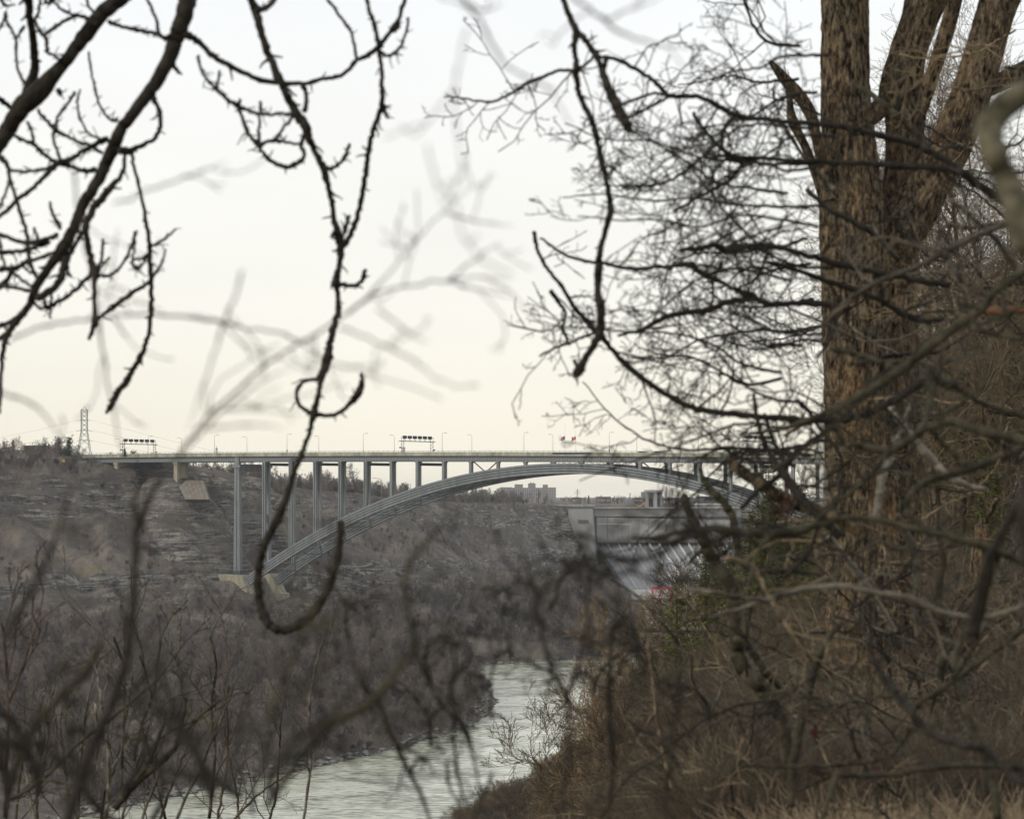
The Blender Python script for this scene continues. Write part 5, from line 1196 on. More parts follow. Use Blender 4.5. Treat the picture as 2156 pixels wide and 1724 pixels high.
pb = put(Bt, YA_, [[(402, -22, 20), (397, -5, 20), (385, 40, 18), (370, 80, 18), (355, 125, 16), (325, 180, 14), (287, 230, 13), (255, 272, 13), (238, 312, 15), (218, 357, 13), (195, 400, 12), (175, 431, 12), (155, 481, 12), (130, 526, 14), (105, 561, 10), (78, 601, 9), (60, 646, 8), (38, 671, 8), (20, 696, 7), (8, 726, 6), (3, 766, 4.5), (1, 831, 4), (-2, 870, 3)],
    [(360, 125, 8), (366, 142, 5), (374, 150, 3.5), (382, 157, 2)],
    [(390, 72, 9), (405, 80, 7), (425, 95, 6), (450, 120, 6), (487, 140, 5.5), (539, 166, 5.5), (589, 175, 5.5), (639, 177, 5), (679, 166, 4.5), (719, 159, 4.5), (749, 130, 4.5), (775, 116, 5), (796, 100, 6), (821, 67, 4.5), (839, 40, 4.5), (856, -8, 4.5)],
    [(230, 47, 5), (250, 55, 4), (282, 62, 4.5), (308, 68, 4.5), (332, 72, 4.5), (350, 84, 5)], [(306, -8, 3), (322, 25, 3.2), (330, 50, 3.5), (335, 72, 4)],
    [(318, 192, 8), (325, 212, 5.5), (335, 228, 4.5), (338, 250, 5), (337, 268, 4.5), (325, 292, 4.8), (300, 306, 5), (285, 312, 6), (270, 320, 8), (250, 316, 9)],
    [(277, 322, 3.5), (281, 345, 3.5), (288, 375, 3.5), (302, 431, 3.8), (307, 470, 4.5), (314, 500, 4.5), (315, 543, 5.2), (318, 586, 5), (319, 620, 5), (318, 656, 5.5), (313, 701, 4.5), (305, 728, 5), (298, 748, 6), (280, 778, 6), (265, 803, 7), (250, 822, 6.5), (243, 835, 7), (234, 855, 6.5), (224, 872, 3)],
    [(318, 520, 3), (332, 512, 3), (348, 503, 3), (370, 483, 2.5)], [(322, 582, 3.5), (336, 562, 3), (343, 545, 2.5), (350, 526, 2)], [(312, 538, 3), (300, 555, 3), (289, 566, 3.5), (280, 558, 3), (280, 545, 3), (284, 515, 2.5), (286, 488, 2)], [(312, 535, 3), (295, 546, 2.5), (284, 545, 2.5)],
    [(262, 325, 4), (262, 345, 4), (258, 362, 4.5), (250, 377, 5), (238, 388, 6.5), (226, 402, 8), (208, 425, 8), (196, 440, 8), (180, 478, 8), (183, 500, 6.5), (190, 540, 7), (197, 571, 9), (199, 600, 5.5), (199, 640, 5), (200, 676, 7), (195, 692, 5), (188, 713, 4)],
    [(199, 571, 4), (207, 560, 3.5), (213, 545, 3.2), (218, 506, 3.5)], [(203, 572, 4), (215, 560, 3), (230, 543, 2.8)], [(200, 574, 3.5), (212, 580, 3), (225, 581, 3), (245, 572, 3), (258, 555, 3), (272, 528, 3), (280, 510, 2.8), (285, 488, 2.5)],
    [(196, 576, 4.5), (182, 588, 4.2), (162, 608, 4.5), (135, 628, 4.5), (112, 641, 4.5), (100, 648, 5.5), (92, 631, 3)], [(105, 645, 3), (108, 655, 2.6), (105, 668, 2)], [(110, 640, 3), (108, 618, 2.8)],
    [(201, 676, 5), (215, 664, 4), (238, 648, 4.5), (258, 632, 5), (290, 610, 4.5), (318, 592, 4.5)],
    [(142, 535, 9), (134, 560, 8), (128, 585, 8), (116, 603, 8), (92, 621, 8), (80, 628, 8)], [(172, 487, 5), (162, 510, 4.5), (150, 532, 6)], [(142, 560, 4), (144, 572, 3), (150, 583, 2.5)],
    [(228, 292, 7), (205, 302, 5.5), (190, 310, 5), (165, 326, 5.5), (138, 340, 7), (118, 347, 7), (98, 368, 5.5), (75, 390, 5), (52, 410, 5), (32, 425, 5), (14, 445, 4.5), (-8, 462, 4)],
    [(122, 345, 4), (100, 355, 3.8), (75, 359, 3.5), (50, 362, 3.5), (22, 358, 3.5)], [(202, 357, 6), (190, 360, 5), (175, 360, 4.5), (158, 353, 4), (140, 350, 4), (124, 343, 4)],
    [(213, 322, 4), (198, 312, 3.5), (185, 304, 3.5), (170, 302, 3.5), (152, 293, 3.2), (135, 284, 3.5), (115, 272, 5), (98, 254, 3.5), (80, 234, 3.5)], [(115, 272, 4), (119, 252, 3.2), (130, 235, 3.2), (145, 215, 3.2), (158, 197, 3.8)],
    [(115, 272, 4), (112, 292, 3.2), (118, 312, 3.2), (127, 338, 3.5)], [(215, 296, 3), (200, 288, 2.8), (185, 280, 2.8), (173, 260, 2.6), (165, 238, 2.6), (162, 210, 2.4), (169, 188, 2)], [(247, 254, 3.5), (238, 254, 3), (225, 246, 3), (213, 228, 2.8), (204, 205, 2.8), (196, 172, 2.6), (190, 140, 2.6), (187, 112, 2.5)],
    [(32, 287, 4), (50, 296, 3.8), (72, 305, 4), (85, 318, 4), (97, 329, 4), (112, 339, 4), (125, 344, 5)], [(57, 257, 3), (63, 268, 3.2), (68, 285, 3.2), (72, 305, 3.5)], [(-4, 330, 6), (10, 340, 6), (18, 358, 4), (20, 375, 4), (28, 400, 3.6), (35, 424, 4)],
    [(35, 424, 4), (46, 460, 4), (57, 493, 4), (59, 531, 4.5), (65, 555, 4), (75, 583, 4)], [(-6, 492, 4.5), (18, 500, 4.5), (37, 508, 4.5), (60, 511, 4.5), (84, 508, 6), (105, 501, 4.5), (120, 496, 5)],
    [(-6, 534, 4.5), (25, 530, 4.5), (60, 525, 4.5), (82, 519, 4.5), (103, 510, 5)], [(-6, 570, 5), (12, 567, 5), (27, 567, 6), (42, 560, 5), (57, 551, 4.5), (80, 545, 4), (103, 537, 4.5)], [(27, 567, 5), (18, 585, 5), (5, 601, 6.5), (-6, 606, 5)],
    [(5, 601, 5), (28, 605, 4), (62, 612, 4.5)], [(27, 572, 3.5), (45, 588, 3), (68, 604, 3.2)], [(-2, 500, 3), (4, 536, 3.2), (12, 568, 3.2)], [(-5, 690, 5), (14, 681, 4.8), (35, 670, 5), (52, 655, 5)], [(-5, 716, 4.5), (14, 700, 4.5), (28, 690, 5)],
    [(105, 428, 3.2), (112, 455, 3.2), (120, 466, 4), (128, 482, 4)], [(72, 480, 3), (77, 495, 2.8), (83, 508, 3)], [(58, 545, 3), (50, 560, 2.6), (62, 572, 2.6), (72, 575, 2.4)], [(-4, 440, 3.5), (8, 418, 3), (20, 376, 3)], [(70, 636, 4), (84, 648, 2.6), (98, 648, 3)]])
Cc = thing('long dark hanging branch left of centre ending in a hook')
pc = put(Cc, YA_ * 0.97, [[(522, -20, 8), (526, -5, 8), (537, 20, 9), (541, 35, 8.5), (552, 75, 8), (570, 125, 7.5), (589, 168, 9), (603, 200, 7.5), (624, 238, 9.5), (642, 268, 10.5), (656, 305, 6.5), (668, 330, 6.5), (682, 357, 8), (692, 395, 5.5), (700, 431, 5.5), (703, 463, 6), (712, 490, 8), (717, 515, 9), (717, 540, 7), (713, 566, 5.5), (709, 591, 8.5), (711, 618, 5), (712, 655, 6.5), (702, 691, 7), (694, 731, 8), (686, 766, 10.5), (676, 798, 7), (671, 831, 5), (662, 864, 7.5), (655, 900, 5), (643, 935, 5), (630, 968, 6), (615, 1005, 6), (598, 1060, 8), (580, 1100, 9), (562, 1135, 9), (550, 1170, 8), (544, 1215, 8.5), (545, 1255, 9), (554, 1292, 9.5), (572, 1318, 10), (600, 1325, 10), (632, 1312, 10), (660, 1288, 10), (682, 1255, 9), (700, 1215, 8), (712, 1165, 7.5), (716, 1125, 7), (718, 1098, 8)],
    [(582, -5, 5), (570, 10, 5.5), (556, 19, 6), (541, 22, 7)],
    [(676, 798, 4), (655, 799, 4), (640, 803, 4), (628, 816, 4.5), (625, 832, 4), (629, 850, 4.5), (645, 864, 4.5), (662, 872, 6), (685, 875, 4.5), (705, 873, 4.5), (725, 862, 4.5), (742, 845, 6), (757, 828, 6.5), (764, 808, 4.5), (762, 786, 4)], [(742, 842, 4), (750, 822, 3), (760, 800, 2.5)],
    [(636, 177, 5), (643, 192, 4.5), (645, 212, 4.5), (641, 234, 5.5)],
    [(796, 100, 5), (802, 130, 4.6), (804, 160, 4.6), (804, 187, 5), (805, 222, 6), (796, 245, 5.5), (785, 275, 5.5), (778, 310, 5.5), (774, 337, 5.5), (767, 385, 5.5), (759, 431, 5.5), (748, 470, 5.5), (735, 498, 5.5), (722, 520, 6)], [(805, 225, 5), (810, 236, 4), (816, 248, 3)],
    [(769, -10, 4), (777, 20, 4), (787, 48, 5), (792, 72, 4.5), (797, 98, 5.5)], [(684, -6, 3.2), (705, 20, 3.2), (726, 47, 3.5), (738, 65, 3.2), (744, 88, 3.2), (751, 127, 3.5)], [(800, 110, 3.8), (815, 117, 3.5), (830, 113, 3.5), (845, 97, 3.2), (855, 70, 3), (861, 38, 2.8)], [(828, 66, 4), (833, 60, 5), (841, 54, 3), (838, 42, 3)],
    [(416, 118, 3.5), (422, 142, 3), (432, 162, 3), (447, 180, 3.2), (462, 195, 4), (482, 212, 4), (502, 224, 5), (520, 232, 3.8), (539, 238, 3.8), (571, 242, 3.6), (595, 240, 3.6), (618, 243, 4.5)], [(462, 195, 3.5), (457, 178, 3), (463, 152, 3)], [(502, 224, 4), (508, 243, 3.5), (516, 265, 4.5), (524, 285, 4), (536, 298, 4), (548, 315, 4), (564, 335, 4.5), (585, 347, 4.8), (606, 352, 4.8), (622, 346, 4.8), (635, 338, 5), (641, 325, 4), (634, 308, 4), (636, 295, 3.8), (642, 280, 5)],
    [(546, 305, 5), (560, 300, 4), (582, 297, 4.5), (605, 300, 3.2), (632, 306, 3.2)], [(548, 215, 3.5), (547, 240, 3), (545, 270, 3), (545, 305, 4)], [(580, 296, 3.2), (596, 272, 3.2), (616, 246, 3.5)], [(506, 208, 3), (503, 222, 3)],
    [(688, 355, 5), (700, 354, 4), (714, 345, 4), (726, 330, 4), (736, 305, 4)], [(716, 598, 5), (735, 602, 4.5), (750, 601, 4.5), (762, 590, 4.5), (768, 570, 4.5)], [(726, 490, 5), (730, 472, 4.5), (734, 455, 4)], [(704, 490, 5), (697, 500, 2)], [(706, 590, 5), (698, 600, 2.5)]])
Dd = thing('knobbly dark hanging branch right of centre ending in a blunt stub')
pd = put(Dd, YA_ * 1.0, [[(1178, -20, 6), (1185, -5, 6), (1200, 35, 6.5), (1213, 67, 8), (1209, 100, 6), (1213, 130, 6), (1213, 150, 8), (1216, 180, 6), (1223, 207, 6), (1236, 235, 6.5), (1248, 262, 7), (1258, 300, 6), (1263, 325, 6), (1272, 360, 6), (1278, 388, 6), (1284, 425, 6.5), (1285, 445, 7.5), (1273, 490, 6), (1266, 520, 6), (1262, 545, 7), (1260, 575, 9), (1258, 611, 7), (1264, 643, 10), (1265, 670, 9), (1263, 700, 10), (1256, 715, 9), (1240, 742, 7), (1228, 762, 8), (1219, 780, 11), (1214, 786, 9)],
    [(1213, 67, 7), (1228, 80, 6.5), (1240, 95, 6.5), (1254, 117, 7.5), (1263, 135, 6), (1270, 155, 8), (1280, 185, 9.5), (1290, 205, 11), (1300, 228, 11.5), (1313, 250, 11), (1322, 268, 9), (1328, 275, 5)],
    [(1272, 150, 4), (1275, 130, 5), (1278, 122, 3)], [(1222, 778, 6), (1213, 765, 4), (1209, 758, 3)]])

# right middle: crab-like tree whose boughs reach left from behind the trunk
for t_, q in ((A, pa), (Bt, pb), (Cc, pc), (Dd, pd)): twiggery(t_, q, 0.55, 0.045, M['dark_bark'], k=4, lev2=0, wig=0.3, ang=0.8, rs_=0.5, minr=0.0016, seed=31, name='spurs')
Ee = thing('tangled leafless tree with boughs spreading left across the sky beside the big trunk', 'tree', 'bare_tree')
pe = put(Ee, 9.8, [
    [(1253, 120, 4), (1275, 122, 4.5), (1298, 125, 5.5), (1340, 147, 5.5), (1378, 172, 5.5), (1408, 202, 6.5), (1440, 203, 6.5), (1478, 205, 6.5), (1515, 225, 7.5), (1548, 242, 8.5), (1578, 250, 7.5), (1617, 252, 6), (1650, 257, 6.5), (1717, 260, 7.5), (1792, 270, 8), (1842, 283, 8.5), (1909, 298, 8.5), (1955, 318, 9), (2000, 345, 10), (2060, 390, 11), (2120, 430, 12)],
    [(1248, 124, 4), (1230, 138, 4), (1211, 150, 5), (1178, 148, 4.5), (1145, 162, 4.5), (1103, 180, 4.5), (1078, 197, 4), (1035, 215, 3.5), (990, 210, 3), (935, 203, 2.5)],
    [(1408, 203, 5), (1380, 197, 4), (1345, 207, 4), (1305, 223, 3.5)], [(1408, 205, 4), (1370, 225, 4), (1320, 248, 3.5), (1290, 246, 3)], [(1545, 245, 7), (1525, 270, 6), (1520, 300, 5), (1530, 322, 6), (1560, 332, 6), (1617, 335, 5.5), (1670, 338, 6), (1740, 342, 7), (1830, 345, 8), (1930, 352, 9), (1990, 356, 9), (2050, 370, 10)],
    [(1460, 240, 5), (1480, 270, 5.5), (1508, 303, 6), (1530, 325, 5)], [(1530, 325, 6), (1560, 345, 5.5), (1540, 375, 5), (1500, 400, 5), (1460, 420, 4.5), (1420, 445, 4)], [(1505, 305, 5), (1480, 330, 4.5), (1450, 355, 4.5), (1400, 385, 4), (1350, 392, 4), (1300, 390, 3)],
    [(1138, 500, 3), (1178, 530, 4), (1233, 551, 4.5), (1263, 552, 5), (1300, 562, 5), (1340, 566, 5.5), (1370, 563, 5.5), (1410, 562, 5), (1448, 558, 8), (1480, 580, 5), (1510, 592, 5)],
    [(1125, 491, 6), (1130, 520, 5), (1140, 545, 5), (1160, 575, 5), (1185, 606, 5.5), (1203, 638, 6.5), (1225, 665, 7), (1252, 697, 8)], [(1160, 612, 7), (1175, 635, 5), (1190, 660, 4), (1185, 690, 4), (1198, 725, 4)],
    [(1265, 706, 7), (1290, 738, 6.5), (1323, 773, 8.5), (1365, 806, 7.5), (1403, 831, 7.5), (1440, 851, 8.5), (1481, 864, 8.5), (1549, 872, 8.5), (1630, 880, 9), (1712, 886, 9), (1790, 880, 10), (1870, 850, 10), (1950, 800, 11)],
    [(1435, 526, 6), (1478, 522, 8), (1505, 515, 8), (1528, 526, 10), (1552, 524, 11), (1575, 518, 7), (1617, 517, 7), (1667, 528, 8), (1725, 545, 8.5), (1792, 563, 8.5), (1854, 573, 8.5), (1930, 590, 9), (2000, 600, 9)],
    [(1453, 556, 9), (1478, 575, 6), (1503, 586, 5.5), (1540, 606, 5.5), (1560, 615, 9), (1585, 625, 9), (1617, 640, 9), (1667, 640, 8), (1720, 640, 9), (1790, 650, 8)], [(1303, 706, 4), (1330, 700, 4.5), (1353, 693, 4.5), (1390, 673, 7.5), (1440, 658, 7.5), (1490, 653, 9), (1528, 638, 8), (1565, 631, 9), (1590, 620, 8)],
    [(1617, 551, 5), (1667, 566, 6.5), (1742, 591, 7.5), (1804, 611, 7.5), (1854, 631, 8.5), (1892, 656, 8.5), (1942, 676, 8), (1985, 672, 5)], [(1250, 700, 4), (1225, 710, 4), (1195, 723, 4), (1165, 735, 3.5), (1135, 750, 3)],
    [(1587, 829, 5), (1595, 883, 6.5), (1608, 929, 7.5), (1630, 970, 9.5), (1657, 1008, 12), (1684, 1046, 12), (1725, 1087, 12), (1770, 1130, 13)], [(1610, 872, 4), (1620, 905, 5), (1631, 935, 5.5), (1645, 960, 6), (1655, 990, 6)],
    [(1900, 770, 9), (1840, 800, 9), (1800, 850, 8), (1760, 890, 8), (1715, 925, 8), (1670, 960, 9), (1640, 1000, 8), (1600, 1030, 7), (1560, 1070, 6)]], mt=M['dark_bark'], sides=7, k_r=0.8)
pool = [(p, R) for p, R in pe]
twiggery(Ee, pool, 2.9, 0.42, M['dark_bark'], k=7, lev2=4, lev3=2, wig=0.30, ang=0.95, rs_=0.42, minr=0.0022, seed=4, up=0.03, flat=(1, 0.9, 0.8))
ph = []
r5 = np.random.default_rng(55)
for i in range(28):   # more boughs of the same tree
    v0 = [100, 190, 280, 360, 430, 490, 550, 610, 680, 740, 800, 860, 920, 970][i % 14] + r5.uniform(-25, 25); u0 = r5.uniform(1640, 1760); L_ = r5.uniform(230, 560); y = 8.6 + r5.uniform(0, 4.0)
    pts = []; u, v, a = u0, v0, r5.uniform(-0.25, 0.3)
    for j in range(7): pts.append((u, v, 3.9 - 0.42 * j)); u -= L_ / 6 * math.cos(a); v += L_ / 6 * math.sin(a); a += r5.normal() * 0.30
    ph += put(Ee, y, [pts], mt=M['dark_bark'], sides=5)
twiggery(Ee, ph, 3.2, 0.42, M['dark_bark'], k=7, lev2=5, lev3=3, wig=0.36, ang=0.95, rs_=0.55, minr=0.0019, seed=9, up=0.0, flat=(1, 0.9, 0.8))

# lower centre: dark out-of-focus spurred boughs in front of the dam
Gg = thing('dark out of focus boughs with dense spurs in front of the dam', 'branch')
pg = put(Gg, 3.9, [[(1560, 1120, 8), (1500, 1140, 8), (1440, 1135, 7), (1390, 1165, 7), (1330, 1180, 7), (1270, 1165, 6), (1210, 1185, 6), (1150, 1175, 5), (1090, 1200, 4)], [(1580, 1225, 7), (1500, 1230, 7), (1440, 1215, 7), (1380, 1225, 6), (1330, 1205, 6), (1280, 1215, 5), (1230, 1195, 5), (1180, 1215, 4)],
    [(1620, 1112, 10), (1560, 1128, 9), (1480, 1118, 8), (1400, 1140, 7), (1340, 1132, 6), (1280, 1145, 5), (1220, 1125, 5), (1160, 1135, 4)], [(1500, 1135, 6), (1440, 1100, 5), (1390, 1108, 5), (1340, 1088, 4), (1290, 1100, 4)], [(1240, 1400, 6), (1245, 1330, 6), (1235, 1260, 6), (1245, 1190, 5), (1225, 1120, 4)],
    [(1250, 1260, 5), (1290, 1290, 6), (1330, 1350, 7), (1360, 1420, 8)], [(1170, 1225, 5), (1120, 1240, 5), (1080, 1200, 4), (1050, 1150, 3.5)]], mt=M['dark_bark'], sides=6, k_r=0.7)
twiggery(Gg, pg, 1.9, 0.09, M['dark_bark'], k=6, lev2=3, lev3=2, wig=0.4, ang=1.0, rs_=0.5, minr=0.0014, seed=12, flat=(1, 0.6, 1))

# right: long boughs that cross the big trunk
long_rows = [('long olive bough sloping from the right edge down across the big trunk', 7.5, M['olive_bark'], [[(2175, 555, 15), (2156, 571, 14), (2125, 592, 13), (2092, 616, 12), (2062, 656, 12), (2007, 691, 14), (1954, 731, 16), (1892, 781, 14), (1829, 821, 12), (1767, 856, 11), (1700, 884, 9), (1640, 905, 7), (1560, 915, 6)],
        [(1892, 781, 8), (1850, 760, 7), (1800, 745, 7), (1750, 735, 6)], [(1954, 781, 12), (1965, 792, 12), (1985, 806, 12), (2010, 813, 11), (2035, 830, 9), (2070, 850, 8), (2120, 865, 8), (2170, 880, 8)], [(2030, 680, 8), (2080, 700, 7), (2156, 715, 6)]]),
    ('grey bough crossing the upper part of the big trunk down to the left', 8.2, M['grey_bark'], [[(2170, 455, 12), (2104, 476, 10), (2054, 498, 9), (1987, 531, 9.5), (1929, 563, 8.5), (1867, 586, 8.5), (1817, 611, 7.5), (1779, 638, 7), (1752, 668, 6)], [(1987, 531, 8), (2007, 566, 7.5), (2025, 593, 6.5), (2034, 615, 5.5), (2032, 640, 5)], [(1975, 520, 7), (1978, 490, 6), (1995, 474, 6), (2042, 481, 6.5), (2100, 470, 6)], [(2000, 420, 8), (2060, 470, 8), (2110, 520, 9), (2156, 600, 10)]]),
    ('thick dark arching branch low across the big trunk towards the right edge', 7.0, M['olive_bark'], [[(1790, 935, 8), (1829, 942, 10), (1880, 947, 13), (1917, 924, 12), (1954, 900, 12), (2004, 889, 11), (2054, 903, 14), (2110, 918, 14), (2175, 932, 14)], [(1950, 780, 9), (1960, 830, 8), (1950, 880, 8), (1930, 912, 9)]]),
    ('curved olive branch forming a loop right of the trunk base', 7.3, M['olive_bark'], [[(2170, 935, 9), (2104, 962, 10), (2042, 987, 11), (1979, 1005, 10), (1942, 1017, 9.5), (1917, 1042, 8.5), (1909, 1075, 7.5), (1925, 1095, 7), (1960, 1115, 6.5), (2010, 1150, 6)], [(2042, 987, 7), (2020, 965, 7), (1990, 940, 6), (1960, 905, 6)]]),
    ('long horizontal dark branch crossing the lower trunk below the cedars', 6.8, M['olive_bark'], [[(1330, 1135, 5), (1380, 1130, 6), (1440, 1118, 7), (1500, 1112, 9), (1560, 1118, 12), (1617, 1125, 13), (1680, 1118, 13), (1730, 1102, 10), (1792, 1089, 8.5), (1854, 1096, 9), (1917, 1112, 9.5), (1992, 1127, 10.5), (2054, 1145, 12), (2104, 1162, 12), (2175, 1192, 12)], [(1700, 1112, 7), (1760, 1060, 7), (1800, 1030, 6), (1850, 980, 6), (1880, 930, 6)], [(2104, 1162, 10), (2085, 1210, 10), (2070, 1270, 9), (2055, 1340, 9)]]),
    ('grey weathered branch running level across the foot of the trunk', 7.6, M['grey_bark'], [[(1500, 1300, 5), (1560, 1280, 6), (1617, 1262, 8), (1692, 1241, 9), (1767, 1234, 9), (1842, 1246, 9), (1917, 1260, 9), (1990, 1290, 9), (2070, 1300, 9), (2160, 1275, 10)], [(1440, 1240, 5), (1500, 1246, 6), (1570, 1258, 6), (1630, 1262, 7)]]),
    ('thin branch zigzagging from the right edge down to the brush', 8.0, M['olive_bark'], [[(1560, 1612, 4), (1620, 1612, 5), (1720, 1613, 6.5), (1790, 1607, 6.5), (1837, 1600, 7), (1877, 1586, 7), (1905, 1555, 6.5), (1919, 1530, 7), (1925, 1495, 7), (1945, 1472, 7), (1970, 1458, 8), (2037, 1413, 7.5), (2104, 1363, 7.5), (2170, 1312, 8)], [(1927, 1490, 5), (1905, 1470, 4), (1880, 1450, 4)], [(2000, 1440, 5), (2040, 1380, 5), (2075, 1310, 5)]]),
    ('lowest level branch just above the dry brush at lower right', 7.2, M['olive_bark'], [[(1700, 1616, 5), (1737, 1626, 7), (1800, 1632, 8), (1870, 1630, 8.5), (1930, 1620, 8), (2004, 1613, 8.5), (2080, 1612, 8.5), (2175, 1618, 9)], [(1760, 1630, 9), (1750, 1665, 9), (1738, 1700, 8), (1730, 1740, 8)]]),
    ('dark crooked branch from the trunk foot down to the right corner', 6.2, M['dark_bark'], [[(1830, 1380, 8), (1847, 1406, 10), (1875, 1445, 11), (1904, 1480, 12), (1954, 1536, 12), (2020, 1566, 13), (2070, 1576, 13), (2100, 1603, 12), (2140, 1640, 11), (2175, 1660, 10)]]),
    ('thick out of focus bent limb at the right edge', 3.2, M['limb_bark'], [[(2215, 145, 26), (2170, 188, 28), (2125, 215, 32), (2095, 245, 33), (2082, 280, 31), (2092, 320, 29), (2110, 360, 28), (2128, 400, 28), (2145, 450, 30), (2165, 520, 32)]]),
    ('near dark limb rising up the right edge below', 4.2, M['dark_bark'], [[(2200, 960, 26), (2172, 1020, 24), (2165, 1100, 24), (2180, 1180, 24)], [(2156, 1040, 9), (2110, 1120, 10), (2080, 1180, 11), (2060, 1260, 11), (2040, 1340, 12)]])]
le = []
for lab, y, m_, rows in long_rows:
    t_ = thing(lab); q = put(t_, y, rows, mt=m_, sides=9, k_r=0.72 if y > 5 else 1.0); le.append((t_, q, m_))
for t_, q, m_ in le[:8]: twiggery(t_, q, 1.6, 0.30, m_, k=7, lev2=3, lev3=1, wig=0.3, ang=0.9, rs_=0.45, minr=0.002, seed=int(q[0][1][0] * 1e6) % 1000)
# broken dead stems left of the trunk
S1_ = thing('broken dead stem with snapped top leaning left of the big trunk', 'dead tree', 'dead_tree')
put(S1_, 12.0, [[(1438, 1046, 8.5), (1446, 1065, 8.5), (1454, 1087, 9.5), (1466, 1110, 11), (1476, 1127, 13), (1487, 1150, 12), (1497, 1172, 12), (1519, 1203, 14), (1538, 1230, 14), (1545, 1265, 14), (1546, 1300, 14), (1548, 1343, 15), (1562, 1403, 16), (1594, 1436, 18), (1627, 1480, 16), (1650, 1540, 14), (1665, 1640, 14)], [(1548, 1343, 8), (1580, 1370, 8), (1610, 1410, 8), (1640, 1445, 7)], [(1485, 1150, 6), (1470, 1165, 4), (1452, 1185, 3)], [(1500, 1175, 5), (1525, 1165, 4), (1545, 1140, 3)]], mt=M['olive_bark'], sides=12)
S2_ = thing('thick broken branch pointing up left with torn end beside the big trunk', 'dead branch', 'dead_branch')
put(S2_, 10.5, [[(1536, 968, 6), (1545, 978, 10), (1562, 992, 13), (1583, 1006, 13), (1603, 1019, 14), (1630, 1038, 14), (1657, 1051, 14), (1712, 1073, 14), (1760, 1090, 13), (1810, 1120, 12)], [(1548, 975, 5), (1541, 962, 3), (1537, 955, 1)], [(1556, 985, 4), (1560, 972, 2.5), (1566, 965, 1)]], mt=M['big_bark'], sides=12)
S3_ = thing('slim curved dead stem with forked foot left of the torn branch', 'dead branch', 'dead_branch')
put(S3_, 11.0, [[(1474, 985, 3), (1478, 1000, 4.5), (1484, 1016, 6), (1495, 1030, 7.5), (1508, 1042, 8.5), (1530, 1065, 8.5), (1543, 1089, 8), (1550, 1130, 8), (1560, 1180, 8)]], mt=M['olive_bark'], sides=8)
S4_ = thing('short pale broken trunk standing in the wood at the right', 'dead tree', 'dead_tree')
bark_tube('trunk', [(2054, 1300, 22), (2060, 1240, 19), (2061, 1180, 18), (2066, 1140, 16), (2067, 1110, 14), (2073, 1092, 7)], 30, 30, S4_, M['big_bark'], 50, 14, 0.12, 3.3)
put(S4_, 30, [[(2066, 1120, 9), (2080, 1090, 9), (2093, 1062, 8), (2098, 1050, 5)]], mt=M['big_bark'], k_r=0.7)
S5_ = thing('bare reddish orange snapped branch poking in at the right edge', 'dead branch', 'dead_branch')
m_or = mat('orange_wood', (0.13, 0.066, 0.033), var=0.3, scale=10)
put(S5_, 8.5, [[(2200, 648, 10), (2156, 652, 9.5), (2110, 654, 9), (2080, 655, 7), (2055, 660, 4)]], mt=m_or)

# pale curved stems and vines around the trunk foot
for i, (y, rows, lab) in enumerate([
    (11.5, [[(1868, 840, 5), (1885, 875, 6), (1905, 900, 6), (1930, 930, 7), (1960, 965, 9), (1995, 1000, 8), (2030, 1020, 6), (2070, 1030, 5)]], 'pale weathered vine running down right across the trunk'),
    (10.8, [[(1885, 930, 8), (1870, 970, 9), (1855, 1010, 9), (1850, 1050, 8), (1842, 1090, 7)], [(1885, 935, 7), (1900, 900, 5), (1915, 850, 4)]], 'pale grey forked stem in front of the lower trunk'),
    (11.2, [[(1890, 1085, 7), (1905, 1120, 9), (1925, 1160, 10), (1932, 1210, 9), (1925, 1270, 8), (1935, 1340, 8)]], 'curved tan stem rising in front of the second trunk'),
    (12.5, [[(1745, 1130, 6), (1775, 1165, 7), (1805, 1205, 8), (1830, 1240, 7), (1862, 1290, 7), (1885, 1330, 6)]], 'straight pale dead stem leaning against the trunk foot'),
    (9.5, [[(1980, 1430, 9), (1990, 1350, 9), (1975, 1260, 8), (1985, 1180, 7), (1975, 1110, 6)]], 'upright olive stem right of the trunk foot'),
    (9.0, [[(1665, 1700, 9), (1672, 1600, 10), (1690, 1500, 9), (1720, 1400, 8), (1740, 1350, 7), (1770, 1310, 6)]], 'leaning olive stem left of the trunk foot'),
    (8.4, [[(2100, 1724, 10), (2090, 1640, 10), (2060, 1560, 9), (2030, 1480, 8), (2010, 1400, 7), (2030, 1330, 6)]], 'upright stem near the lower right corner'),
    (12.0, [[(1700, 400, 5), (1745, 440, 5), (1800, 470, 6), (1850, 500, 6), (1890, 545, 6)], [(1640, 250, 4), (1700, 340, 4), (1760, 400, 5)]], 'curved grey twig crossing the upper trunk'),
    (13.0, [[(1795, 175, 5), (1840, 205, 6), (1880, 235, 7), (1920, 270, 7), (1955, 310, 6)], [(1880, 235, 6), (1890, 190, 6), (1905, 165, 5), (1890, 130, 4)]], 'pale forked twig in front of the leaning stem')]):
    t_ = thing(lab, 'branch', 'bare_branch'); q = put(t_, y, rows, mt=[M['pale_bark'], M['grey_bark'], M['olive_bark']][0 if i in (0, 1, 3) else (1 if i in (2, 7) else 2)], sides=8)
    twiggery(t_, q, 1.2, 0.22, M['grey_bark'], k=6, lev2=3, lev3=0, seed=70 + i, minr=0.0018)

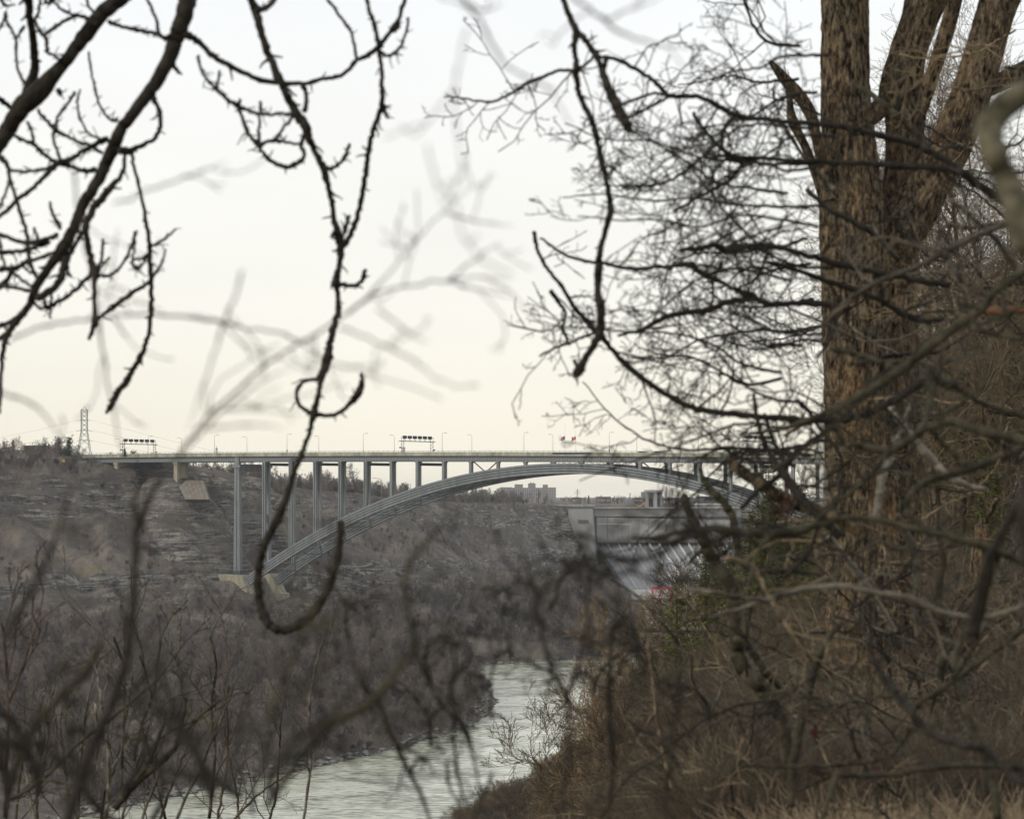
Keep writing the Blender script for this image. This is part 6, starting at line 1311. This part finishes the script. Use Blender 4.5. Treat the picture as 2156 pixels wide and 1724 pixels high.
# very near, strongly blurred twigs
near_sets = [('faint blurred twig rising from the left bridge end to the upper middle', 2.7, [[(360, 985, 4), (400, 925, 4), (450, 862, 4.5), (495, 828, 4.5), (539, 785, 5), (585, 752, 4.5), (629, 724, 5), (665, 702, 4.5), (699, 681, 5), (759, 638, 5), (824, 571, 4), (871, 511, 4), (939, 440, 4), (985, 400, 3.5), (1045, 365, 3)], [(759, 638, 4), (800, 615, 3.5), (864, 601, 3.8), (941, 591, 4), (1010, 585, 3.5), (1078, 588, 3)], [(941, 591, 3), (1010, 612, 3), (1078, 625, 3)], [(880, 505, 3), (850, 490, 2.5)], [(939, 446, 3.5), (1000, 465, 3), (1080, 478, 3)], [(941, 590, 3), (1010, 540, 3), (1060, 510, 2.5)]]),
    ('faint blurred arched twig across the left sky', 2.8, [[(20, 715, 4), (60, 697, 4), (95, 688, 4.5), (175, 673, 4), (235, 665, 4), (300, 663, 4.5), (390, 667, 5), (475, 681, 5), (525, 693, 4.5), (592, 701, 4.5), (635, 725, 4), (680, 752, 4), (720, 790, 3.5)], [(240, 668, 4), (260, 700, 3.5), (285, 730, 2.5)]]),
    ('faint blurred upright twig crossing the arched twig', 2.4, [[(510, 572, 4), (495, 620, 3.6), (475, 668, 4.5), (455, 735, 3.5), (430, 805, 3.5), (412, 860, 3.2), (395, 910, 3)]]),
    ('faint blurred near vertical twig at the left above the pylon', 2.9, [[(150, 330, 4), (163, 430, 4), (185, 540, 4), (200, 620, 4.5), (208, 680, 5), (220, 760, 5), (232, 830, 5), (246, 900, 5), (258, 960, 5)]]),
    ('pale blurred upright twig in the upper middle sky', 2.0, [[(984, 60, 2.6), (970, 110, 2.6), (959, 175, 2.8), (958, 225, 2.8), (961, 275, 3), (970, 335, 2.8), (978, 395, 3)]]),
    ('short pale blurred twig left of the upright one in the middle sky', 1.9, [[(899, 305, 2.6), (910, 350, 2.6), (920, 390, 2.4), (932, 430, 2)]]),
    ('broad blurred twig falling from the top centre', 2.5, [[(962, -15, 4.5), (985, 15, 4.5), (1014, 50, 5), (1046, 112, 5), (1070, 140, 4.5), (1110, 165, 5), (1150, 182, 5.5), (1180, 200, 4)], [(985, 10, 4), (1020, 22, 4), (1060, 5, 3)]]),
    ('broad blurred twig at the top right of centre', 2.5, [[(1195, -15, 4.5), (1240, 20, 5), (1275, 45, 5.5), (1303, 68, 6), (1350, 85, 5), (1403, 97, 5.5), (1463, 100, 6)], [(1270, 45, 4), (1330, 20, 3.5), (1400, -10, 3)]]),
    ('faint blurred twig pair sloping right below the middle of the sky', 2.3, [[(714, 686, 3.8), (755, 705, 3.5), (801, 723, 3.8), (864, 756, 4), (895, 778, 3.8), (924, 806, 3.5)], [(796, 651, 3.8), (840, 685, 3.4), (870, 704, 3.6), (901, 723, 3.6)], [(640, 745, 3), (720, 770, 3), (810, 772, 3.5)]]),
    ('faint blurred twig curving over the lattice tower', 2.6, [[(-12, 824, 4), (30, 835, 4.2), (62, 848, 4.5), (90, 868, 4), (115, 900, 4), (135, 940, 3.6)]]),
    ('faint blurred stub twig pointing right in the left sky', 2.6, [[(240, 432, 3.2), (310, 402, 3.4), (387, 375, 3.8), (430, 358, 3.8), (475, 342, 3.4)]]),
    ('faint blurred twigs above the left part of the bridge', 2.4, [[(380, 960, 3.8), (440, 890, 3.8), (500, 840, 3.8), (560, 800, 3.5), (620, 770, 3.2)], [(420, 905, 3), (520, 895, 3), (600, 900, 2.6)]])]
for lab, y, rows in near_sets:
    t_ = thing(lab, 'twig', 'bare_branch'); put(t_, y * 1.25, rows, mt=M['tan_twig'] if False else M['red_bark'], sides=8, k_r=0.60, taper=True, jit=1.5) if False else twiggery(t_, put(t_, y * 1.25, rows, mt=M['red_bark'], sides=8, k_r=0.60, taper=True, jit=1.5), 0.9, 0.13, M['red_bark'], k=5, lev2=1, seed=int(y * 100), minr=0.0008, rs_=0.6)

# lower left: near out-of-focus upright stems
Hs = [('thick blurred forked stem rising at the lower left', 3.6, M['dark_bark'], [[(130, 1760, 18), (150, 1700, 18), (175, 1620, 18), (205, 1550, 18), (240, 1470, 17), (262, 1400, 16), (278, 1310, 15), (283, 1200, 15), (285, 1120, 15), (280, 1060, 14), (265, 990, 12)], [(287, 1120, 12), (305, 1070, 12), (325, 1030, 11), (345, 1005, 9)]]),
    ('blurred stem at the far left below the cliff', 3.2, M['dark_bark'], [[(10, 1345, 7), (30, 1310, 9), (50, 1270, 9), (80, 1220, 10), (110, 1150, 9), (135, 1080, 9), (150, 1010, 8)]]),
    ('blurred crooked stem crossing the lower left corner', 3.6, M['olive_bark'], [[(213, 1350, 9), (190, 1400, 12), (172, 1425, 12), (140, 1450, 12), (107, 1486, 12), (75, 1530, 12), (45, 1600, 12), (20, 1680, 12), (5, 1750, 14)]]),
    ('dark blurred level branch at the lower left', 3.3, M['dark_bark'], [[(-15, 1562, 10), (40, 1564, 10), (83, 1566, 11), (117, 1593, 11), (145, 1620, 11), (175, 1660, 12), (215, 1700, 13)]]),
    ('blurred pale brown branch bending up from lower centre to the bridge', 3.4, M['olive_bark'], [[(560, 1700, 10), (600, 1640, 12), (640, 1585, 12), (680, 1540, 14), (719, 1510, 15), (769, 1490, 15), (802, 1458, 15), (836, 1412, 13), (869, 1378, 12), (872, 1340, 11), (862, 1293, 11), (854, 1222, 13), (866, 1182, 13), (909, 1127, 13), (945, 1090, 11), (968, 1068, 9)]]),
    ('blurred thin stem with reddish tip in front of the arch foot', 3.2, M['olive_bark'], [[(560, 1520, 7), (600, 1420, 8), (640, 1330, 8), (654, 1297, 8), (672, 1262, 7), (690, 1215, 6.5), (706, 1168, 6), (714, 1130, 6), (721, 1095, 7)]]),
    ('dark stem leaning right over the river at bottom centre', 5.0, M['dark_bark'], [[(780, 1450, 6), (800, 1482, 8), (829, 1555, 9), (850, 1600, 9), (862, 1626, 9), (885, 1670, 9), (900, 1710, 10), (910, 1750, 10)], [(840, 1580, 6), (870, 1560, 5), (905, 1545, 4)], [(862, 1626, 6), (880, 1600, 5), (912, 1580, 4), (925, 1560, 3)]]),
    ('slender dark stems crossing the river at bottom centre', 5.2, M['dark_bark'], [[(870, 1370, 5), (885, 1395, 6), (905, 1440, 7), (919, 1466, 7), (945, 1500, 6), (976, 1526, 7), (990, 1560, 6), (1000, 1610, 6), (1012, 1680, 6), (1020, 1750, 6)], [(955, 1500, 6), (957, 1560, 5), (965, 1640, 6), (985, 1700, 7)], [(940, 1600, 4), (948, 1660, 5), (975, 1700, 5)]]),
    ('pale brown curved stem at the bottom right of the river', 4.6, M['olive_bark'], [[(1035, 1630, 6), (1028, 1655, 7), (1010, 1690, 8), (1000, 1730, 9)]]),
    ('blurred dark upright stem in front of the right bank trees', 4.6, M['dark_bark'], [[(1300, 1290, 6), (1288, 1350, 8), (1282, 1426, 9), (1284, 1500, 9), (1287, 1560, 10), (1292, 1626, 9), (1284, 1690, 9), (1280, 1750, 9)], [(1287, 1440, 5), (1320, 1380, 5), (1345, 1320, 4)]]),
    ('blurred forked stem right of the river', 4.3, M['dark_bark'], [[(1110, 1200, 5), (1130, 1260, 6), (1140, 1330, 7), (1160, 1400, 8), (1190, 1470, 8), (1200, 1560, 9), (1190, 1650, 9), (1170, 1750, 9)], [(1190, 1470, 6), (1220, 1400, 6), (1232, 1330, 5), (1262, 1270, 5)]]),
    ('olive blurred upright stem in front of the brush', 4.8, M['olive_bark'], [[(1395, 1750, 8), (1400, 1680, 8), (1412, 1600, 8), (1418, 1540, 7), (1400, 1480, 6), (1380, 1420, 6)]]),
    ('dark blurred twigs over the lower middle slope', 4.4, M['dark_bark'], [[(1000, 1600, 6), (975, 1530, 7), (950, 1460, 7), (958, 1390, 6), (940, 1330, 6), (905, 1290, 5)], [(950, 1440, 5), (990, 1380, 5), (1010, 1320, 4)], [(790, 1520, 6), (770, 1450, 6), (745, 1400, 6), (735, 1330, 5)]])]
for k, (lab, y, m_, rows) in enumerate(Hs):
    t_ = thing(lab, 'branch', 'bare_branch'); q = put(t_, y, rows, mt=m_, sides=9, k_r=0.64, taper=True)
    twiggery(t_, q, 1.1, 0.10, m_, k=6, lev2=3, lev3=2, wig=0.35, seed=200 + k, minr=0.0013, rs_=0.5)
hook = thing('small out of focus twigs scattered over the arch and slope', 'branch', 'bare_branch')
hr = []; r6 = np.random.default_rng(66)
for i in range(12):
    u, v = r6.uniform(700, 1560), r6.uniform(1230, 1640); a = -math.pi / 2 + r6.normal() * 0.5; pts = []
    for j in range(6): pts.append((u, v, 4.2 - 0.45 * j)); u += 32 * math.cos(a); v += 32 * math.sin(a); a += r6.normal() * 0.35
    hr.append([5.0 + r6.uniform(0, 2)] + pts)
q = put(hook, 5.5, hr, mt=M['dark_bark'], sides=5); twiggery(hook, q, 2.0, 0.11, M['dark_bark'], k=5, lev2=3, lev3=1, wig=0.4, seed=301, minr=0.0015)

for i in range(11):
    u, v = r6.uniform(-30, 640), r6.uniform(1640, 1780); y = r6.uniform(2.4, 4.2); a = -math.pi / 2 + r6.normal() * 0.5; p_ = []; L_ = r6.uniform(35, 75); r0 = r6.uniform(5, 11)
    for q in range(7): p_.append((u, v, r0 * (1 - 0.1 * q))); u += L_ * math.cos(a); v += L_ * math.sin(a); a += r6.normal() * 0.28
    t_ = empty('bare_branch'); tag(t_, 'dark strongly blurred twig low in the left foreground', 'branch', 'dark blurred twigs low in the left foreground')
    q = put(t_, y, [p_], mt=M['dark_bark'], sides=7, taper=True); twiggery(t_, q, 2.0, 0.10, M['dark_bark'], k=5, lev2=3, lev3=1, wig=0.3, seed=1300 + i, minr=0.0011)

# lower left: sharper saplings further down the slope
def sap(rows, y, m_, lab, sd, m=2.0, ln=1.0):
    t_ = thing(lab, 'sapling', 'sapling'); q = put(t_, y, rows, mt=m_, sides=6, jit=0.8); twiggery(t_, q, m, ln, m_, k=6, lev2=4, lev3=3, wig=0.22, seed=sd, minr=0.0035, up=0.25, ang=0.6, rs_=0.45, flat=(1, 1, 1))
sap([[(220, 1740, 5), (227, 1683, 4.5), (230, 1620, 4.5), (226, 1553, 4), (213, 1476, 3.2), (205, 1416, 2.6)], [(207, 1620, 4), (205, 1540, 3.5), (200, 1480, 3)]], 22, M['pale_bark'], 'pale barked slim sapling at the lower left', 401)
sap([[(165, 1720, 3), (170, 1600, 3), (178, 1520, 3), (195, 1430, 2.6), (215, 1370, 2)]], 24, M['grey_bark'], 'grey slim sapling left of the pale one', 402)
sap([[(240, 1700, 8), (287, 1646, 8), (327, 1613, 7), (367, 1576, 6), (400, 1530, 4.5), (430, 1500, 3.4), (467, 1473, 2.4)], [(367, 1576, 4.5), (385, 1520, 3.5), (392, 1470, 2.6)], [(280, 1650, 4.5), (320, 1590, 3.6), (352, 1500, 2.2)]], 14, M['olive_bark'], 'leaning olive sapling reaching right above the river edge', 403, 1.6, 0.6)
sap([[(282, 1600, 3), (300, 1520, 3.5), (320, 1470, 3.5), (330, 1410, 3), (338, 1340, 2.6), (330, 1293, 2)], [(320, 1470, 2.6), (308, 1420, 2.4), (295, 1380, 2)]], 20, M['olive_bark'], 'slim upright sapling in the lower left thicket', 404)
sap([[(10, 1720, 4), (14, 1600, 4), (18, 1500, 3.5), (14, 1400, 3), (4, 1310, 2.5)], [(18, 1480, 3), (50, 1400, 2.6), (70, 1330, 2.4), (85, 1290, 2)], [(15, 1360, 2.5), (40, 1320, 2), (55, 1293, 2)]], 15, M['red_bark'], 'reddish sapling at the left edge', 405, 1.8, 0.7)
sap([[(20, 1685, 4), (50, 1668, 4.5), (90, 1640, 4.5), (140, 1590, 4), (170, 1560, 3.6), (250, 1500, 3), (330, 1430, 2.4)], [(90, 1640, 3), (150, 1650, 3.4)]], 11, M['olive_bark'], 'thin branch rising right from the lower left corner', 406, 1.6, 0.5)
sap([[(260, 1300, 3), (262, 1380, 3), (262, 1440, 3.4), (258, 1560, 3.6), (255, 1650, 4)], [(262, 1400, 2.6), (240, 1340, 2.4)]], 18, M['grey_bark'], 'dim grey sapling among the lower left stems', 407)
sap([[(640, 1724, 3), (655, 1600, 3), (650, 1500, 3), (665, 1400, 2.6), (690, 1320, 2)]], 30, M['grey_bark'], 'slender sapling at bottom left of centre', 408, 2, 1.2)
sap([[(440, 1724, 4), (452, 1600, 4), (445, 1500, 3.5), (455, 1400, 3), (440, 1330, 2)], [(448, 1560, 3), (480, 1480, 2.6), (500, 1420, 2)]], 26, M['grey_bark'], 'bare sapling between the blurred stem and river edge', 409, 2, 1.2)
for i in range(16):
    u, y = r6.uniform(-10, 620), r6.uniform(16, 40); v = 1760 + r6.uniform(-30, 60); L_ = r6.uniform(200, 430); rows = []
    a = -math.pi / 2 + r6.uniform(-0.3, 0.45); uu, vv = u, v; p_ = []
    for j in range(6): p_.append((uu, vv, 3.6 - 0.45 * j)); uu += L_ / 5 * math.cos(a); vv += L_ / 5 * math.sin(a); a += r6.normal() * 0.12
    t_ = empty('sapling'); tag(t_, 'thin leafless sapling in the thicket along the lower left edge', 'sapling', 'thin saplings of the lower left thicket'); q = put(t_, y, [p_], mt=[M['grey_bark'], M['red_bark'], M['olive_bark']][i % 3], sides=5, jit=0.8)
    twiggery(t_, q, 2.2, 0.8 * y / 22, [M['grey_bark'], M['red_bark'], M['olive_bark']][i % 3], k=5, lev2=4, lev3=2, wig=0.22, seed=500 + i, minr=0.003, up=0.25, ang=0.6, rs_=0.45, flat=(1, 1, 1))

# ------------------------------------------------------------------ brush on the near right slope
def shrub_mesh(seed, mt, n=26, h=1.3, sp=0.6, rr=0.006, m1=7, m2=4, droop=-0.25):
    r = np.random.default_rng(seed); a = r.random((n, 1)) * 6.28; rad = r.random((n, 1)) * 0.25
    base = np.concatenate([np.cos(a) * rad, np.sin(a) * rad, np.zeros((n, 1)) - 0.05], 1)
    d = unit(np.concatenate([np.cos(a) * sp, np.sin(a) * sp, np.ones((n, 1))], 1) + r.normal(size=(n, 3)) * 0.25); pts = [base]; L_ = h * r.uniform(0.5, 1.1, (n, 1))
    for j in range(7): pts.append(pts[-1] + d * L_ / 7); d = unit(d + r.normal(size=(n, 3)) * 0.14 + np.array([0, 0, droop * 0.5 * j / 7]))
    Pp = np.stack(pts, 1); R = rr * r.uniform(0.5, 1.2, (n, 1)) * np.linspace(1, 0.35, 8)[None]
    b = MB(); b.tubes(Pp, R, 4); Q, Rq, g = grow(Pp, R, m1, h * 0.35, 4, 0.7, r, 0.25, 0.1, 0.2, None, 0.6); b.tubes(Q, np.maximum(Rq, 0.0011), 3)
    Q, Rq, g = grow(Q, Rq, m2, h * 0.14, 3, 0.7, r, 0.3, 0.1, 0.2, g, 0.7); b.tubes(Q, np.maximum(Rq, 0.0009), 3)
    return b.mesh('shrub', mt)
shr = [shrub_mesh(700 + i, [M['tan_twig'], M['mid_twig'], M['tan_twig'], M['grey_bark'], M['red_bark'], M['dark_bark']][i], h=[1.0, 1.4, 0.8, 1.5, 1.2, 1.1][i], n=[30, 22, 36, 20, 22, 30][i]) for i in range(6)]
gp = 0
for i in range(900):
    Y = 13 + 40 * rs.random() ** 1.6; u = rs.uniform(1150, 2230); x = (u - 1078) / F * Y; z = H1(x, Y)
    v = HZ - F * z / Y
    if v > 1950 or v < 1300 or (u < 1400 and v < 1660): continue
    if abs(u - 1850) < 60 and Y < 22 and Y > 20.5: continue
    k = int(rs.integers(0, 6)); o = link('shrub', shr[k]); o.location = (x, Y, z); s = rs.uniform(0.45, 0.95) * (0.18 + Y / 40); o.scale = (s, s, s * rs.uniform(0.6, 1.0)); o.rotation_euler = (rs.uniform(-.25, .25), rs.uniform(-.25, .25), rs.uniform(0, 6.28))
    tag(o, 'leafless tan and brown shrub in the brush at the lower right', 'shrub', 'shrubs of the brush at the lower right'); gp += 1
    if gp >= 285: break
print('shrubs', gp)
# the rest of the brush, too much to count, and tangles of arching canes
n_ = 6400; Y = 13.0 + 75 * rs.random(n_) ** 1.5; Y[:1200] = rs.uniform(12.2, 22, 1200); u = rs.uniform(1120, 2260, n_); X = (u - 1078) / F * Y; Z = height(X, Y); v = HZ - F * Z / Y
ok = (v < 1960) & (v > 1200) & ~((u < 1420) & (v < 1640)) & ~((np.abs(u - 1850) < 120) & (Y < 21.5) & (v < 1640)); src_s = []
for i in range(6):
    x, y = 3.0 + i * 0.5, 24 + i; o = link('shrub', shr[i]); o.location = (x, y, H1(x, y)); tag(o, 'leafless tan and brown shrub in the brush at the lower right', 'shrub', 'shrubs of the brush at the lower right'); src_s.append(o)
scatter_multi('brush', X[ok], Y[ok], Z[ok] - 0.05, (rs.uniform(0.35, 0.85, n_) * (0.26 + Y / 42))[ok], src_s, 'dense tan and brown leafless brush covering the near slope', rotx=0.35)
# pale fine stems of young birches behind the broken stem
for i, (u0, v0) in enumerate([(1500, 1420), (1535, 1400), (1470, 1380), (1590, 1470), (1630, 1440), (1660, 1520)]):
    t_ = empty('young_birch'); tag(t_, ['pale thin birch leaning left behind the snapped stem', 'second pale birch just behind the snapped stem', 'leftmost pale birch above the river brush', 'pale birch right of the snapped stem', 'pale birch between snapped stem and trunk foot', 'pale birch lowest before the trunk foot'][i], 'birch')
    rows = []
    for j in range(3):
        a = -math.pi / 2 - 0.45 + r6.normal() * 0.28; uu, vv = u0 + r6.normal() * 8, v0; p_ = []
        for q in range(6): p_.append((uu, vv, 2.4 - 0.3 * q)); uu += 36 * math.cos(a); vv += 36 * math.sin(a); a += r6.normal() * 0.2
        rows.append(p_)
    q = put(t_, 55, rows, mt=M['pale_bark'], sides=5, jit=0.8, buds=False); twiggery(t_, q, 2.0, 1.1, M['pale_bark'], k=5, lev2=3, lev3=0, wig=0.25, seed=800 + i, minr=0.006, up=0.2, ang=0.6, flat=(1, 1, 1))
# tangle of sharper bare canes in front of and around the trunk foot
for i in range(60):
    u, v = r6.uniform(1400, 2180), r6.uniform(1400, 1780); y = r6.uniform(9, 19); a = -math.pi / 2 + r6.normal() * 0.7; p_ = []; L_ = r6.uniform(35, 85)
    for q in range(7): p_.append((u, v, (3.3 if i % 2 else 2.3) - 0.25 * q)); u += L_ * math.cos(a); v += L_ * math.sin(a); a += r6.normal() * 0.28 + 0.10 * (1 if math.cos(a) > 0 else -1)
    t_ = empty('bare_branch'); tag(t_, 'bare arching cane in the tangle around the trunk foot', 'branch', 'arching canes of the tangle around the trunk foot')
    m_ = [M['tan_twig'], M['dark_bark'], M['grey_bark'], M['dark_bark'], M['tan_twig'], M['olive_bark']][i % 6]; q = put(t_, y, [p_], mt=m_, sides=6); twiggery(t_, q, 1.8, 0.35, m_, k=6, lev2=3, lev3=1, wig=0.3, seed=900 + i, minr=0.0022)
# thin crooked boughs crossing the wood and the lower trunk
for i in range(28):
    u, v = r6.uniform(1480, 2200), r6.uniform(640, 1480); y = r6.uniform(6.5, 14); a = r6.choice([0, math.pi]) + r6.normal() * 0.55; p_ = []; L_ = r6.uniform(40, 95); r0 = r6.uniform(2.6, 5.0)
    if u < 1720: a = r6.normal() * 0.5
    if u < 1640 and v < 900: v += 300
    for q in range(7): p_.append((u, v, r0 * (1 - 0.1 * q))); u += L_ * math.cos(a); v += L_ * math.sin(a); a += r6.normal() * 0.30
    t_ = empty('bare_branch'); tag(t_, 'thin crooked leafless bough crossing in front of the big trunk and the wood', 'branch', 'thin crooked boughs crossing the big trunk')
    m_ = [M['dark_bark'], M['olive_bark'], M['grey_bark'], M['dark_bark'], M['tan_twig']][i % 5]; q = put(t_, y, [p_], mt=m_, sides=6); twiggery(t_, q, 1.8, 0.32, m_, k=6, lev2=3, lev3=1, wig=0.32, seed=1100 + i, minr=0.0018)
# fine outer twigs of the neighbouring trees, crossing trunk and wood
for i in range(40):
    u, v = r6.uniform(1700, 2180), r6.uniform(60, 1420); y = r6.uniform(11, 19); a = r6.choice([0.15, math.pi - 0.15]) + r6.normal() * 0.5; p_ = []; L_ = r6.uniform(28, 60)
    if u < 1790: a = r6.normal() * 0.5
    for q in range(7): p_.append((u, v, 2.6 - 0.22 * q)); u += L_ * math.cos(a); v += L_ * math.sin(a); a += r6.normal() * 0.26
    t_ = empty('bare_branch'); tag(t_, 'fine leafless outer twig crossing the trunk or the wood at the right', 'branch', 'fine outer twigs at the right')
    m_ = [M['grey_bark'], M['dark_bark'], M['tan_twig'], M['dark_bark']][i % 4]; q = put(t_, y, [p_], mt=m_, sides=5); twiggery(t_, q, 3.0, 0.34, m_, k=6, lev2=4, lev3=2, wig=0.32, seed=1500 + i, minr=0.0018)
# dry grass tufts
r7 = np.random.default_rng(77)
def tuft(seed):
    r = np.random.default_rng(seed); n = 60; a = r.random((n, 1)) * 6.28; q = r.random((n, 1)) * 0.10; base = np.concatenate([np.cos(a) * q, np.sin(a) * q, np.zeros((n, 1))], 1)
    d = unit(np.concatenate([np.cos(a) * .6, np.sin(a) * .6, np.ones((n, 1))], 1) + r.normal(size=(n, 3)) * .3); pts = [base]; L_ = 0.4 * r.uniform(.4, 1.1, (n, 1))
    for j in range(4): pts.append(pts[-1] + d * L_ / 4); d = unit(d + np.array([0, 0, -0.28]) + r.normal(size=(n, 3)) * .1)
    b = MB(); b.tubes(np.stack(pts, 1), 0.0022 * np.linspace(1, .3, 5)[None].repeat(n, 0), 3); return b.mesh('grass_tuft', M['dry_grass'])
tf = []
for i in range(3):
    u = [1700, 1900, 1500][i]; Y = [15.5, 16.5, 15.0][i]; x = (u - 1078) / F * Y; o = link('grass_tuft', tuft(900 + i)); o.location = (x, Y, H1(x, Y)); tag(o, ['dry grass tuft below the trunk foot', 'dry grass tuft right of the trunk foot', 'dry grass tuft at the bottom right of centre'][i], 'grass tuft'); tf.append(o)
X = r7.uniform(-2, 14, 9000); Y = 11 + 34 * r7.random(9000) ** 1.2; U = r7.uniform(1300, 2250, 9000); X = (U - 1078) / F * Y; Z = height(X, Y); ok = visible(X, Y, Z, 150) & (U > 1400) & (Y < 36) & (fbm(X / 1.3, Y / 2.5, 3) > -0.04)
scatter_multi('dry_grass', X[ok], Y[ok], Z[ok], r7.uniform(0.5, 1.3, ok.sum()), tf, 'dry tan grass covering the near slope', rotx=0.3)
# red berries and leaves
rb = MB(); rb.box((0, 0, 0), (0.012, 0.012, 0.012)); 
for k, (u, v, y, n, lab) in enumerate([(1655, 1053, 9.5, 40, 'patch of dark red leaves on the torn branch'), (1722, 1525, 9, 30, 'cluster of red berries low left of the trunk foot'), (1600, 1100, 9.0, 18, 'few red leaves beside the bright green cedar'), (1855, 1590, 9, 14, 'pinkish berry cluster on the zigzag branch'), (1960, 1320, 9, 20, 'dull red leaves right of the trunk foot')]):
    t_ = MB(); p0 = np.array(P(u, v, y))
    V = []; T = []
    for j in range(n // 2):
        c = p0 + r7.normal(size=3) * np.array([0.018, 0.03, 0.028]); q = len(V); V += [c + r7.normal(size=3) * 0.012 for _ in range(3)]; T.append((q, q + 1, q + 2))
    t_.tris(np.array(V), np.array(T)); o = t_.build('berry_cluster' if k in (1, 3) else 'leaf_cluster', M['red_berry']); tag(o, lab, 'berries' if k in (1, 3) else 'leaves', kind='stuff')

# ------------------------------------------------------------------ haze
hb_ = MB(); hb_.box((0, 3900, -16), (2400, 4100, 58))
hz = hb_.build('haze'); mh = bpy.data.materials.new('haze'); mh.use_nodes = True; t = mh.node_tree; t.nodes.clear()
om = t.nodes.new('ShaderNodeOutputMaterial'); pv = t.nodes.new('ShaderNodeVolumePrincipled'); pv.inputs['Color'].default_value = (0.93, 0.96, 1.0, 1); pv.inputs['Density'].default_value = 0.000055; pv.inputs['Anisotropy'].default_value = 0.0
t.links.new(pv.outputs[0], om.inputs['Volume']); hz.data.materials.append(mh); tag(hz, 'thin pale haze filling the gorge', kind='stuff')
